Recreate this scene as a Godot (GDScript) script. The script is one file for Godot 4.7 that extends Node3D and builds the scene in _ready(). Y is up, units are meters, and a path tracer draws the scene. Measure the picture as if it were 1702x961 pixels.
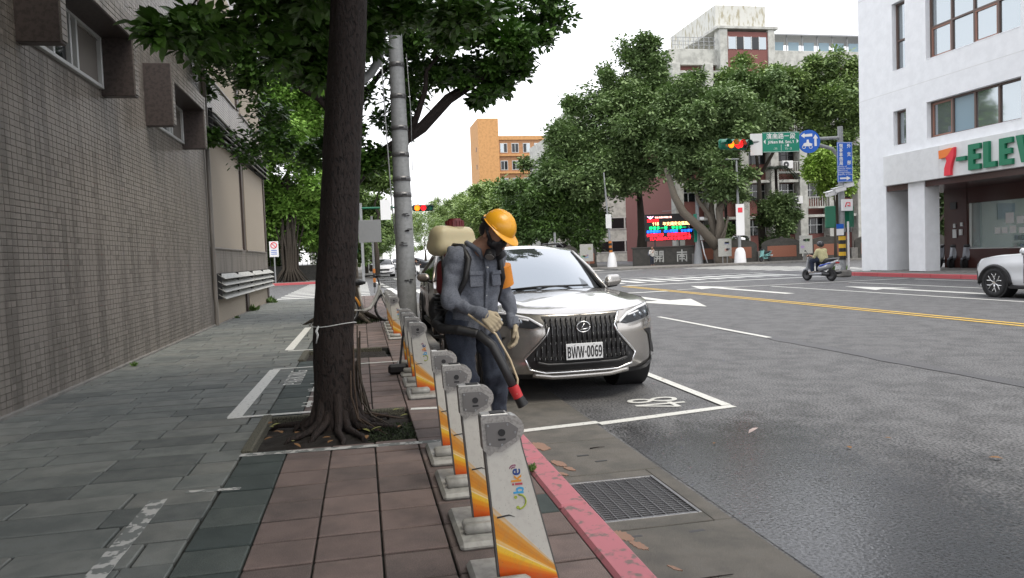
extends Node3D
# A street corner: tiled building, paved sidewalk with bike docks, a worker spraying, parked cars, crossing, school, corner shop.

var M := {}
var rng := RandomNumberGenerator.new()
var meshes := {}
var used := {}
var sans := SystemFont.new()
var sans_bold := SystemFont.new()

# ---------------------------------------------------------------- small helpers
func L(r: float, g: float, b: float) -> Color:
	return Color(r, g, b).linear_to_srgb()

func R(a: float, b: float) -> float:
	return rng.randf_range(a, b)

func numbered(called: String) -> String:
	if not used.has(called):
		used[called] = 0
		return called
	used[called] += 1
	return "%s_%03d" % [called, used[called]]

func tag(o: Node, label: String, category: String, group := "") -> Node:
	o.set_meta("label", label)
	o.set_meta("category", category)
	if group != "":
		o.set_meta("group", group)
	return o

func thing(called: String, label: String, category: String, at := Vector3.ZERO, turn := 0.0, group := "") -> Node3D:
	var o := Node3D.new()
	o.name = numbered(called)
	add_child(o, true)
	o.position = at
	o.rotation.y = turn
	tag(o, label, category, group)
	return o

func structure(called: String) -> Node3D:
	var o := Node3D.new()
	o.name = numbered(called)
	add_child(o, true)
	o.set_meta("kind", "structure")
	return o

func copy(src: Node3D, at: Vector3, turn: float, label := "") -> Node3D:
	var c: Node3D = src.duplicate()
	var base := String(src.name)
	c.name = numbered(base)
	add_child(c, true)
	c.position = at
	c.rotation.y = turn
	if label != "":
		c.set_meta("label", label)
	return c

func put(parent: Node, called: String, mesh: Mesh, m: Material, xf := Transform3D()) -> MeshInstance3D:
	var o := MeshInstance3D.new()
	o.name = called
	o.mesh = mesh
	o.material_override = m
	o.transform = xf
	parent.add_child(o, true)
	return o

# ---------------------------------------------------------------- materials
func noise_tex(seed_: int, freq: float, lo: Color, hi: Color, a := 0.0, b := 1.0, kind := 0, normal := false) -> NoiseTexture2D:
	var n := FastNoiseLite.new()
	n.seed = seed_
	n.frequency = freq
	n.noise_type = FastNoiseLite.TYPE_SIMPLEX_SMOOTH if kind == 0 else FastNoiseLite.TYPE_CELLULAR
	n.fractal_type = FastNoiseLite.FRACTAL_FBM
	n.fractal_octaves = 5
	n.fractal_gain = 0.62
	var t := NoiseTexture2D.new()
	t.width = 512
	t.height = 512
	t.seamless = true
	t.noise = n
	if normal:
		t.as_normal_map = true
	var g := Gradient.new()
	g.set_offset(0, a)
	g.set_color(0, lo)
	g.set_offset(1, b)
	g.set_color(1, hi)
	t.color_ramp = g
	return t

func plain(c: Color, rough := 0.6, metal := 0.0) -> StandardMaterial3D:
	var m := StandardMaterial3D.new()
	m.albedo_color = c
	m.roughness = rough
	m.metallic = metal
	return m

# colour c varied by a tiling noise between the factors lo and hi; size = metres per repeat; bump in centimetres
func grainy(c: Color, rough: float, lo: float, hi: float, size: float, freq := 0.02, bump := 0.0, stretch := Vector3.ONE, a := 0.25, b := 0.75, seed_ := 1, kind := 0) -> StandardMaterial3D:
	var m := plain(c, rough)
	m.albedo_texture = noise_tex(seed_, freq, Color(lo, lo, lo), Color(hi, hi, hi), a, b, kind)
	m.uv1_triplanar = true
	m.uv1_world_triplanar = true
	m.uv1_scale = stretch / size
	if bump > 0.0:
		m.heightmap_enabled = true
		m.heightmap_texture = m.albedo_texture
		m.heightmap_scale = bump
	return m

# two-colour patchy material (worn paint, stains) with a sharp border between
func patchy(c1: Color, c2: Color, rough: float, size: float, freq: float, a: float, b: float, seed_ := 3, stretch := Vector3.ONE) -> StandardMaterial3D:
	var m := plain(Color.WHITE, rough)
	m.albedo_texture = noise_tex(seed_, freq, c1, c2, a, b)
	m.uv1_triplanar = true
	m.uv1_world_triplanar = true
	m.uv1_scale = stretch / size
	return m

# stone and concrete: fine speckle with broad faint stains over it; textures are shared between the stones
func stone(c: Color, rough: float, k: int, bump := 0.04, depth := 0.16) -> StandardMaterial3D:
	var m := plain(c, rough)
	var key := "speck%d,%.2f" % [k % 3, depth]
	if not meshes.has(key):
		meshes[key] = noise_tex(100 + k % 3, 0.19, Color(1.0 - depth, 1.0 - depth, 1.0 - depth), Color(1, 1, 1), 0.25, 0.75)
	m.albedo_texture = meshes[key]
	m.uv1_triplanar = true
	m.uv1_world_triplanar = true
	m.uv1_scale = Vector3.ONE / (0.5 + 0.07 * (k % 5))
	m.uv1_offset = Vector3(0.13, 0.37, 0.71) * k
	var key2 := "stain%d" % (k % 4)
	if not meshes.has(key2):
		meshes[key2] = noise_tex(110 + k % 4, 0.011, Color(0.86, 0.87, 0.87), Color(1.04, 1.03, 1.02), 0.2, 0.8)
	m.detail_enabled = true
	m.detail_albedo = meshes[key2]
	m.detail_blend_mode = BaseMaterial3D.BLEND_MODE_MUL
	m.detail_uv_layer = BaseMaterial3D.DETAIL_UV_2
	m.uv2_triplanar = true
	m.uv2_world_triplanar = true
	m.uv2_scale = Vector3.ONE / (1.7 + 0.3 * (k % 4))
	m.uv2_offset = Vector3(0.29, 0.53, 0.17) * k
	if bump > 0.0:
		m.heightmap_enabled = true
		m.heightmap_texture = m.albedo_texture
		m.heightmap_scale = bump
	return m

func glow(c: Color, energy: float) -> StandardMaterial3D:
	var m := plain(c, 0.4)
	m.emission_enabled = true
	m.emission = c
	m.emission_energy_multiplier = energy
	return m

# ---------------------------------------------------------------- meshes
func new_st() -> SurfaceTool:
	var st := SurfaceTool.new()
	st.begin(Mesh.PRIMITIVE_TRIANGLES)
	return st

func quad(st: SurfaceTool, a: Vector3, b: Vector3, c: Vector3, d: Vector3) -> void:
	for v in [a, c, b, a, d, c]:
		st.add_vertex(v)

# box with chamfered edges, centred
func box_mesh(size: Vector3, ch := 0.0) -> ArrayMesh:
	var key := "b%.4f,%.4f,%.4f,%.4f" % [size.x, size.y, size.z, ch]
	if meshes.has(key):
		return meshes[key]
	var st := new_st()
	st.set_smooth_group(-1)
	var h := size / 2.0
	var c := minf(ch, minf(h.x, minf(h.y, h.z)) * 0.9)
	var p := {}
	for sx in [-1, 1]:
		for sy in [-1, 1]:
			for sz in [-1, 1]:
				p[[sx, sy, sz, 0]] = Vector3(sx * h.x, sy * (h.y - c), sz * (h.z - c))
				p[[sx, sy, sz, 1]] = Vector3(sx * (h.x - c), sy * h.y, sz * (h.z - c))
				p[[sx, sy, sz, 2]] = Vector3(sx * (h.x - c), sy * (h.y - c), sz * h.z)
	for s in [-1, 1]:
		var f1 := [p[[s, -1, -1, 0]], p[[s, 1, -1, 0]], p[[s, 1, 1, 0]], p[[s, -1, 1, 0]]]
		var f2 := [p[[-1, s, -1, 1]], p[[-1, s, 1, 1]], p[[1, s, 1, 1]], p[[1, s, -1, 1]]]
		var f3 := [p[[-1, -1, s, 2]], p[[1, -1, s, 2]], p[[1, 1, s, 2]], p[[-1, 1, s, 2]]]
		for f in [f1, f2, f3]:
			if s > 0:
				quad(st, f[0], f[1], f[2], f[3])
			else:
				quad(st, f[3], f[2], f[1], f[0])
	if c > 0.0:
		for s in [-1, 1]:
			for t in [-1, 1]:
				var e1 := [p[[s, t, -1, 0]], p[[s, t, 1, 0]], p[[s, t, 1, 1]], p[[s, t, -1, 1]]]
				var e2 := [p[[s, -1, t, 0]], p[[s, 1, t, 0]], p[[s, 1, t, 2]], p[[s, -1, t, 2]]]
				var e3 := [p[[-1, s, t, 1]], p[[1, s, t, 1]], p[[1, s, t, 2]], p[[-1, s, t, 2]]]
				for q in [[e1, s * t > 0], [e2, s * t < 0], [e3, s * t > 0]]:
					var e: Array = q[0]
					if q[1]:
						quad(st, e[3], e[2], e[1], e[0])
					else:
						quad(st, e[0], e[1], e[2], e[3])
		for sx in [-1, 1]:
			for sy in [-1, 1]:
				for sz in [-1, 1]:
					var t3 := [p[[sx, sy, sz, 0]], p[[sx, sy, sz, 1]], p[[sx, sy, sz, 2]]]
					if sx * sy * sz > 0:
						t3.reverse()
					for v in t3:
						st.add_vertex(v)
	st.generate_normals()
	var m := st.commit()
	meshes[key] = m
	return m

func box(parent: Node, called: String, m: Material, at: Vector3, size: Vector3, ch := 0.0, rot := Vector3.ZERO) -> MeshInstance3D:
	return put(parent, called, box_mesh(size, ch), m, Transform3D(Basis.from_euler(rot), at))

# smooth tube through points with radii
func tube_mesh(pts: Array, radii: Array, seg := 10, caps := true, wob := 0.0) -> ArrayMesh:
	var st := new_st()
	st.set_smooth_group(0)
	tube_into(st, pts, radii, seg, caps, wob)
	st.generate_normals()
	return st.commit()

func tube_into(st: SurfaceTool, pts: Array, radii: Array, seg := 10, caps := true, wob := 0.0) -> void:
	var rings := []
	var up := Vector3(0.13, 0.21, 0.97).normalized()
	for i in pts.size():
		var p: Vector3 = pts[i]
		var a: Vector3 = pts[maxi(i - 1, 0)]
		var b: Vector3 = pts[mini(i + 1, pts.size() - 1)]
		var d := (b - a).normalized()
		var u := (up - d * up.dot(d))
		if u.length() < 0.01:
			u = Vector3(1, 0, 0) - d * d.x
		u = u.normalized()
		up = u
		var v := d.cross(u)
		var ring := []
		for k in seg:
			var t := TAU * k / seg
			var r: float = radii[mini(i, radii.size() - 1)]
			if wob > 0.0:
				r *= 1.0 + wob * (sin(3.0 * t + i * 1.3) * 0.5 + sin(5.0 * t - i * 0.9) * 0.35 + rng.randf_range(-0.4, 0.4))
			ring.append(p + (u * cos(t) + v * sin(t)) * r)
		rings.append(ring)
	for i in rings.size() - 1:
		for k in seg:
			var k2 := (k + 1) % seg
			quad(st, rings[i][k], rings[i][k2], rings[i + 1][k2], rings[i + 1][k])
	if caps:
		for e in [[0, 0], [rings.size() - 1, 1]]:
			var ring: Array = rings[e[0]]
			var c: Vector3 = pts[e[0]]
			for k in seg:
				var k2 := (k + 1) % seg
				for v in ([c, ring[k], ring[k2]] if e[1] == 0 else [c, ring[k2], ring[k]]):
					st.add_vertex(v)

func tube(parent: Node, called: String, m: Material, pts: Array, radii: Array, seg := 10, wob := 0.0) -> MeshInstance3D:
	return put(parent, called, tube_mesh(pts, radii, seg, true, wob), m)

func rod(parent: Node, called: String, m: Material, a: Vector3, b: Vector3, r: float, r2 := -1.0, seg := 12) -> MeshInstance3D:
	# straight round bar with crisp ends
	var st := new_st()
	var d := (b - a).normalized()
	var u := d.cross(Vector3(0.31, 0.17, 0.93)).normalized()
	var v := d.cross(u)
	if r2 < 0.0:
		r2 = r
	for k in seg:
		var t := TAU * k / seg
		var t2 := TAU * (k + 1) / seg
		var e := u * cos(t) + v * sin(t)
		var e2 := u * cos(t2) + v * sin(t2)
		st.set_smooth_group(0)
		quad(st, a + e * r, a + e2 * r, b + e2 * r2, b + e * r2)
		st.set_smooth_group(-1)
		for w in [a, a + e * r, a + e2 * r, b, b + e2 * r2, b + e * r2]:
			st.add_vertex(w)
	st.generate_normals()
	return put(parent, called, st.commit(), m)

# revolve profile [Vector2(r, y)] round y
func lathe_mesh(prof: Array, seg := 24, flat := false) -> ArrayMesh:
	var st := new_st()
	for i in prof.size() - 1:
		st.set_smooth_group(-1 if flat else 0)
		var a: Vector2 = prof[i]
		var b: Vector2 = prof[i + 1]
		for k in seg:
			var t := TAU * k / seg
			var t2 := TAU * (k + 1) / seg
			var p0 := Vector3(cos(t) * a.x, a.y, sin(t) * a.x)
			var p1 := Vector3(cos(t2) * a.x, a.y, sin(t2) * a.x)
			var q0 := Vector3(cos(t) * b.x, b.y, sin(t) * b.x)
			var q1 := Vector3(cos(t2) * b.x, b.y, sin(t2) * b.x)
			quad(st, p1, p0, q0, q1)
	st.generate_normals()
	return st.commit()

# flat polygon (x,y) extruded in z from -depth/2 to depth/2
func prism_mesh(poly: PackedVector2Array, depth: float) -> ArrayMesh:
	if Geometry2D.is_polygon_clockwise(poly):
		poly = poly.duplicate()
		poly.reverse()
	var tri := Geometry2D.triangulate_polygon(poly)
	var st := new_st()
	st.set_smooth_group(-1)
	var h := depth / 2.0
	for i in range(0, tri.size(), 3):
		var a := poly[tri[i]]
		var b := poly[tri[i + 1]]
		var c := poly[tri[i + 2]]
		if (b - a).cross(c - a) < 0.0:
			var t := b
			b = c
			c = t
		for v in [Vector3(a.x, a.y, h), Vector3(c.x, c.y, h), Vector3(b.x, b.y, h), Vector3(a.x, a.y, -h), Vector3(b.x, b.y, -h), Vector3(c.x, c.y, -h)]:
			st.add_vertex(v)
	for i in poly.size():
		var a := poly[i]
		var b := poly[(i + 1) % poly.size()]
		quad(st, Vector3(a.x, a.y, -h), Vector3(b.x, b.y, -h), Vector3(b.x, b.y, h), Vector3(a.x, a.y, h))
	st.generate_normals()
	return st.commit()

func prism(parent: Node, called: String, m: Material, poly: Array, depth: float, xf := Transform3D()) -> MeshInstance3D:
	return put(parent, called, prism_mesh(PackedVector2Array(poly), depth), m, xf)

# skin over rings of equal point count; each ring open or closed
func loft_mesh(rings: Array, closed := false, smooth := true) -> ArrayMesh:
	var st := new_st()
	st.set_smooth_group(0 if smooth else -1)
	for i in rings.size() - 1:
		var a: Array = rings[i]
		var b: Array = rings[i + 1]
		var n := a.size()
		for k in (n if closed else n - 1):
			var k2 := (k + 1) % n
			quad(st, a[k], b[k], b[k2], a[k2])
	st.generate_normals()
	return st.commit()

func text_mesh(s: String, height: float, depth: float, bold := true) -> TextMesh:
	var t := TextMesh.new()
	t.text = s
	t.font = sans_bold if bold else sans
	t.font_size = 64
	t.pixel_size = height / 46.0
	t.depth = depth
	t.curve_step = 2.0
	return t

func text(parent: Node, called: String, m: Material, s: String, height: float, depth: float, xf: Transform3D, bold := true) -> MeshInstance3D:
	return put(parent, called, text_mesh(s, height, depth, bold), m, xf)

func multi(parent: Node, called: String, mesh: Mesh, m: Material, xfs: Array, cols := []) -> MultiMeshInstance3D:
	var mm := MultiMesh.new()
	mm.transform_format = MultiMesh.TRANSFORM_3D
	mm.use_colors = cols.size() > 0
	mm.mesh = mesh
	mm.instance_count = xfs.size()
	for i in xfs.size():
		mm.set_instance_transform(i, xfs[i])
		if cols.size() > 0:
			mm.set_instance_color(i, cols[i])
	var o := MultiMeshInstance3D.new()
	o.name = called
	o.multimesh = mm
	o.material_override = m
	parent.add_child(o, true)
	return o

# many copies of one mesh joined into a single mesh
func joined(base: Mesh, xfs: Array, cols := []) -> ArrayMesh:
	var arr := base.surface_get_arrays(0)
	var v: PackedVector3Array = arr[Mesh.ARRAY_VERTEX]
	var n: PackedVector3Array = arr[Mesh.ARRAY_NORMAL]
	var ix = arr[Mesh.ARRAY_INDEX]
	if ix != null:
		var v2 := PackedVector3Array()
		var n2 := PackedVector3Array()
		for i in ix:
			v2.append(v[i])
			n2.append(n[i])
		v = v2
		n = n2
	var vs := PackedVector3Array()
	var ns := PackedVector3Array()
	var cs := PackedColorArray()
	var one := PackedColorArray()
	one.resize(v.size())
	for i in xfs.size():
		var t: Transform3D = xfs[i]
		vs.append_array(t * v)
		ns.append_array(Transform3D(t.basis.orthonormalized(), Vector3.ZERO) * n)
		if cols.size() > 0:
			one.fill(cols[i])
			cs.append_array(one)
	var a := []
	a.resize(Mesh.ARRAY_MAX)
	a[Mesh.ARRAY_VERTEX] = vs
	a[Mesh.ARRAY_NORMAL] = ns
	if cols.size() > 0:
		a[Mesh.ARRAY_COLOR] = cs
	var m := ArrayMesh.new()
	m.add_surface_from_arrays(Mesh.PRIMITIVE_TRIANGLES, a)
	return m

# Chinese characters as strokes on a 10 x 10 square, y down
const GLYPH := {
	"一": [[1, 5, 9, 5]],
	"南": [[1, 2, 9, 2], [5, 0, 5, 4], [1, 4, 9, 4], [1, 4, 1, 10], [9, 4, 9, 10, 8, 9], [3, 6, 7, 6], [3, 8, 7, 8], [5, 5, 5, 10], [3.5, 4.6, 4.2, 5.6], [6.5, 4.6, 5.8, 5.6]],
	"濟": [[1, 1, 2, 2], [0.5, 4, 1.7, 5], [0.5, 9, 2, 6], [6, 0, 6, 1.5], [3, 1.6, 9.5, 1.6], [3.5, 2.5, 4.5, 4.5], [8.5, 2.5, 7.5, 4.5], [5, 3, 7, 3], [6, 2, 6, 5], [4, 5.5, 4, 8, 3, 10], [8.5, 5.5, 8.5, 10], [4, 7, 8.5, 7], [4, 5.5, 8.5, 5.5], [4, 8.5, 8.5, 8.5]],
	"路": [[1, 1, 4, 1, 4, 3.5, 1, 3.5, 1, 1], [2.5, 3.5, 2.5, 9], [2.5, 6, 4, 6], [1, 5.5, 1, 9.3, 4.5, 8.6], [6.5, 0.5, 5, 3], [6.2, 1.5, 9, 1.5, 5, 5.5], [6, 2.5, 9.7, 5.5], [5.7, 6, 9, 6, 9, 9.5, 5.7, 9.5, 5.7, 6]],
	"段": [[4, 0.7, 1.5, 1.8, 1.5, 10], [1.5, 4, 4, 4], [1.5, 6.3, 4, 6.3], [0.5, 8.6, 4.4, 7.8], [5.7, 1, 5.7, 3, 5, 4.4], [5.7, 1, 8.5, 1, 8.5, 3.6, 9.6, 3.6], [5, 5.5, 8.6, 5.5, 5, 10], [5.6, 6.5, 9.5, 10]],
	"外": [[2.5, 0.5, 0.5, 5], [2.2, 2, 4.8, 2, 3.5, 7, 0.8, 10], [1.7, 4.5, 3.4, 6], [7, 0.5, 7, 10], [7, 4, 9.5, 6]],
	"交": [[5, 0, 5, 1.5], [1, 2, 9, 2], [3.5, 3, 1.5, 5], [6.5, 3, 8.5, 5], [7, 5, 4.5, 8, 1, 10], [3, 5, 5.5, 8, 9.3, 10]],
	"部": [[3, 0, 3, 1.3], [0.7, 1.6, 5.3, 1.6], [1.8, 2.4, 2.3, 4], [4.2, 2.4, 3.7, 4], [0.5, 4.6, 5.5, 4.6], [1.2, 6, 4.8, 6, 4.8, 9.5, 1.2, 9.5, 1.2, 6], [6.7, 1, 6.7, 10], [6.7, 1, 9, 1, 8, 4, 9.3, 6, 8.7, 7.6, 7.4, 7.2]],
	"領": [[2.5, 0.3, 0.4, 3], [2.5, 0.3, 4.5, 2.6], [1.5, 3, 3.5, 3], [0.8, 4.6, 4, 4.6, 4, 7], [2.3, 4.6, 2.3, 10], [5, 1, 9.7, 1], [7.3, 1, 7, 2.4], [5.6, 2.5, 9.2, 2.5, 9.2, 7.4, 5.6, 7.4, 5.6, 2.5], [5.6, 4.1, 9.2, 4.1], [5.6, 5.7, 9.2, 5.7], [6.5, 7.8, 5, 10], [8.2, 7.8, 9.7, 10]],
	"事": [[1, 1.3, 9, 1.3], [5, 0, 5, 9.6, 4, 9.2], [2.5, 2.4, 7.5, 2.4, 7.5, 3.9, 2.5, 3.9, 2.5, 2.4], [2, 5.1, 8, 5.1, 8, 7.9], [0.5, 6.5, 9.5, 6.5], [2, 7.9, 8, 7.9]],
	"務": [[1, 1, 4.3, 1, 2.8, 3], [0.5, 3.8, 4.6, 3.8], [2.8, 3, 2.8, 9.6, 1.8, 9], [2.8, 4.4, 0.6, 8], [6.5, 0.3, 5.2, 2.6], [6, 1.3, 9.4, 1.3], [8.6, 1.3, 5.2, 5], [6, 2.4, 9.7, 5], [5.4, 6.2, 9.2, 6.2, 8.6, 9.7, 7.6, 9.2], [7, 5.2, 6.5, 8, 5, 10]],
	"局": [[1.8, 1, 8.6, 1, 8.6, 3.4, 1.8, 3.4], [1.8, 1, 1.8, 6, 0.6, 10], [1.8, 4.9, 9, 4.9, 8.8, 9.7, 7.7, 9.4], [3.4, 6.3, 6.6, 6.3, 6.6, 8.8, 3.4, 8.8, 3.4, 6.3]],
	"開": [[0.8, 0.6, 0.8, 10], [0.8, 0.6, 4, 0.6, 4, 3.6, 0.8, 3.6], [0.8, 2.1, 4, 2.1], [9.2, 0.6, 9.2, 10, 8.3, 9.5], [9.2, 0.6, 6, 0.6, 6, 3.6, 9.2, 3.6], [6, 2.1, 9.2, 2.1], [2.6, 5, 7.4, 5], [2.2, 7, 7.8, 7], [4, 5, 3.6, 7.5, 2.7, 9.5], [6.1, 5, 6.1, 9.7]],
	"年": [[3, 0.3, 1, 3.2], [2.5, 1.7, 8.8, 1.7], [2.6, 4.2, 8.3, 4.2], [2.6, 4.2, 2.6, 6.8], [0.6, 6.8, 9.6, 6.8], [5.6, 1.7, 5.6, 10]],
	"通": [[1, 1, 2, 2], [0.6, 4, 2.2, 4, 1.2, 8], [0.5, 9.6, 2, 8.4, 9.7, 9.6], [4, 0.8, 8.7, 0.8, 6.6, 2.4], [3.8, 3, 9, 3, 9, 8.2], [3.8, 3, 3.8, 8.2], [3.8, 4.7, 9, 4.7], [3.8, 6.4, 9, 6.4], [6.4, 2.4, 6.4, 8.2]],
	"安": [[5, 0, 5, 1.4], [1, 3.2, 1, 1.6, 9, 1.6, 9, 3.2], [4.4, 3, 2.6, 7, 8.4, 10], [0.6, 5, 9.4, 5], [7, 5, 5, 8, 1.4, 10]],
	"全": [[5, 0.3, 0.6, 4.6], [5, 0.3, 9.4, 4.6], [2.6, 5, 7.4, 5], [2.6, 7.2, 7.4, 7.2], [5, 5, 5, 9.6], [1.2, 9.6, 8.8, 9.6]],
	"多": [[4.6, 0.2, 1.6, 3], [4, 1.2, 7.5, 1.2, 1.4, 5.2], [3.2, 2.2, 4.4, 3.2], [6, 4, 2.4, 7.2], [5.2, 5.2, 9, 5.2, 1.6, 10], [4.2, 6.6, 5.6, 7.6]],
	"行": [[3, 0.4, 0.8, 3], [3.4, 3, 0.6, 6], [2.2, 4.8, 2.2, 10], [4.6, 1.6, 9.2, 1.6], [4.2, 4.4, 9.7, 4.4], [7.6, 4.4, 7.6, 9.6, 6.4, 9]],
	"人": [[5, 0.5, 4.4, 5, 0.6, 10], [4.9, 4, 9.5, 10]],
	"口": [[1.5, 2, 8.5, 2, 8.5, 8.8, 1.5, 8.8, 1.5, 2]],
	"車": [[1, 1.5, 9, 1.5], [2, 3, 8, 3, 8, 6.5, 2, 6.5, 2, 3], [2, 4.7, 8, 4.7], [0.5, 8.2, 9.5, 8.2], [5, 0, 5, 10]],
	"停": [[2.6, 0.3, 0.4, 4], [1.7, 2.8, 1.7, 10], [6, 0, 6, 1], [3.4, 1.4, 9.4, 1.4], [4.4, 2.4, 8.4, 2.4, 8.4, 4, 4.4, 4, 4.4, 2.4], [3.2, 6.2, 3.2, 5, 9.5, 5, 9.5, 6.2], [4.4, 6.8, 8.4, 6.8], [6.4, 6.8, 6.4, 9.6, 5.4, 9.2]],
	"看": [[8, 0.3, 2, 1.2], [1.6, 2.4, 8.6, 2.4], [0.6, 3.8, 9.5, 3.8], [4.6, 1, 0.8, 6.6], [3, 5, 8, 5, 8, 9.8, 3, 9.8, 3, 5], [3, 6.6, 8, 6.6], [3, 8.2, 8, 8.2]],
	"禁": [[0.8, 1.6, 4.4, 1.6], [2.6, 0.2, 2.6, 4.6], [2.6, 1.8, 0.6, 4], [5.6, 1.6, 9.4, 1.6], [7.4, 0.2, 7.4, 4.6], [7.4, 1.8, 9.6, 4], [2, 5.4, 8, 5.4], [0.6, 7, 9.4, 7], [5, 7, 5, 10], [2.8, 8, 1.4, 9.6], [7.2, 8, 8.6, 9.6]],
	"止": [[5, 0.5, 5, 9.3], [5, 4.4, 8.6, 4.4], [2, 4, 2, 9.3], [0.5, 9.3, 9.5, 9.3]],
	"區": [[9, 0.8, 1, 0.8, 1, 9.4, 9.4, 9.4], [3.6, 2, 7, 2, 7, 4.2, 3.6, 4.2, 3.6, 2], [2.2, 5.4, 4.6, 5.4, 4.6, 8, 2.2, 8, 2.2, 5.4], [6, 5.4, 8.6, 5.4, 8.6, 8, 6, 8, 6, 5.4]],
}

# strokes of a line of text as one flat mesh in the xy plane, character cell = size, starting at the origin, downwards or to the right
func strokes_mesh(s: String, size: float, w: float, step: Vector2, depth := 0.004) -> ArrayMesh:
	var st := new_st()
	st.set_smooth_group(-1)
	var at := Vector2.ZERO
	for ch in s:
		if GLYPH.has(ch):
			for stroke in GLYPH[ch]:
				for i in range(0, stroke.size() - 2, 2):
					var a := at + Vector2(stroke[i], -stroke[i + 1]) * size / 10.0
					var b := at + Vector2(stroke[i + 2], -stroke[i + 3]) * size / 10.0
					var d := (b - a).normalized() * w / 2.0
					var n := Vector2(-d.y, d.x)
					a -= d
					b += d
					quad(st, Vector3(a.x + n.x, a.y + n.y, depth), Vector3(a.x - n.x, a.y - n.y, depth), Vector3(b.x - n.x, b.y - n.y, depth), Vector3(b.x + n.x, b.y + n.y, depth))
		at += step
	st.generate_normals()
	return st.commit()

func strokes(parent: Node, called: String, m: Material, s: String, size: float, w: float, step: Vector2, xf: Transform3D) -> MeshInstance3D:
	return put(parent, called, strokes_mesh(s, size, w, step, 0.0), m, xf)

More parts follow.
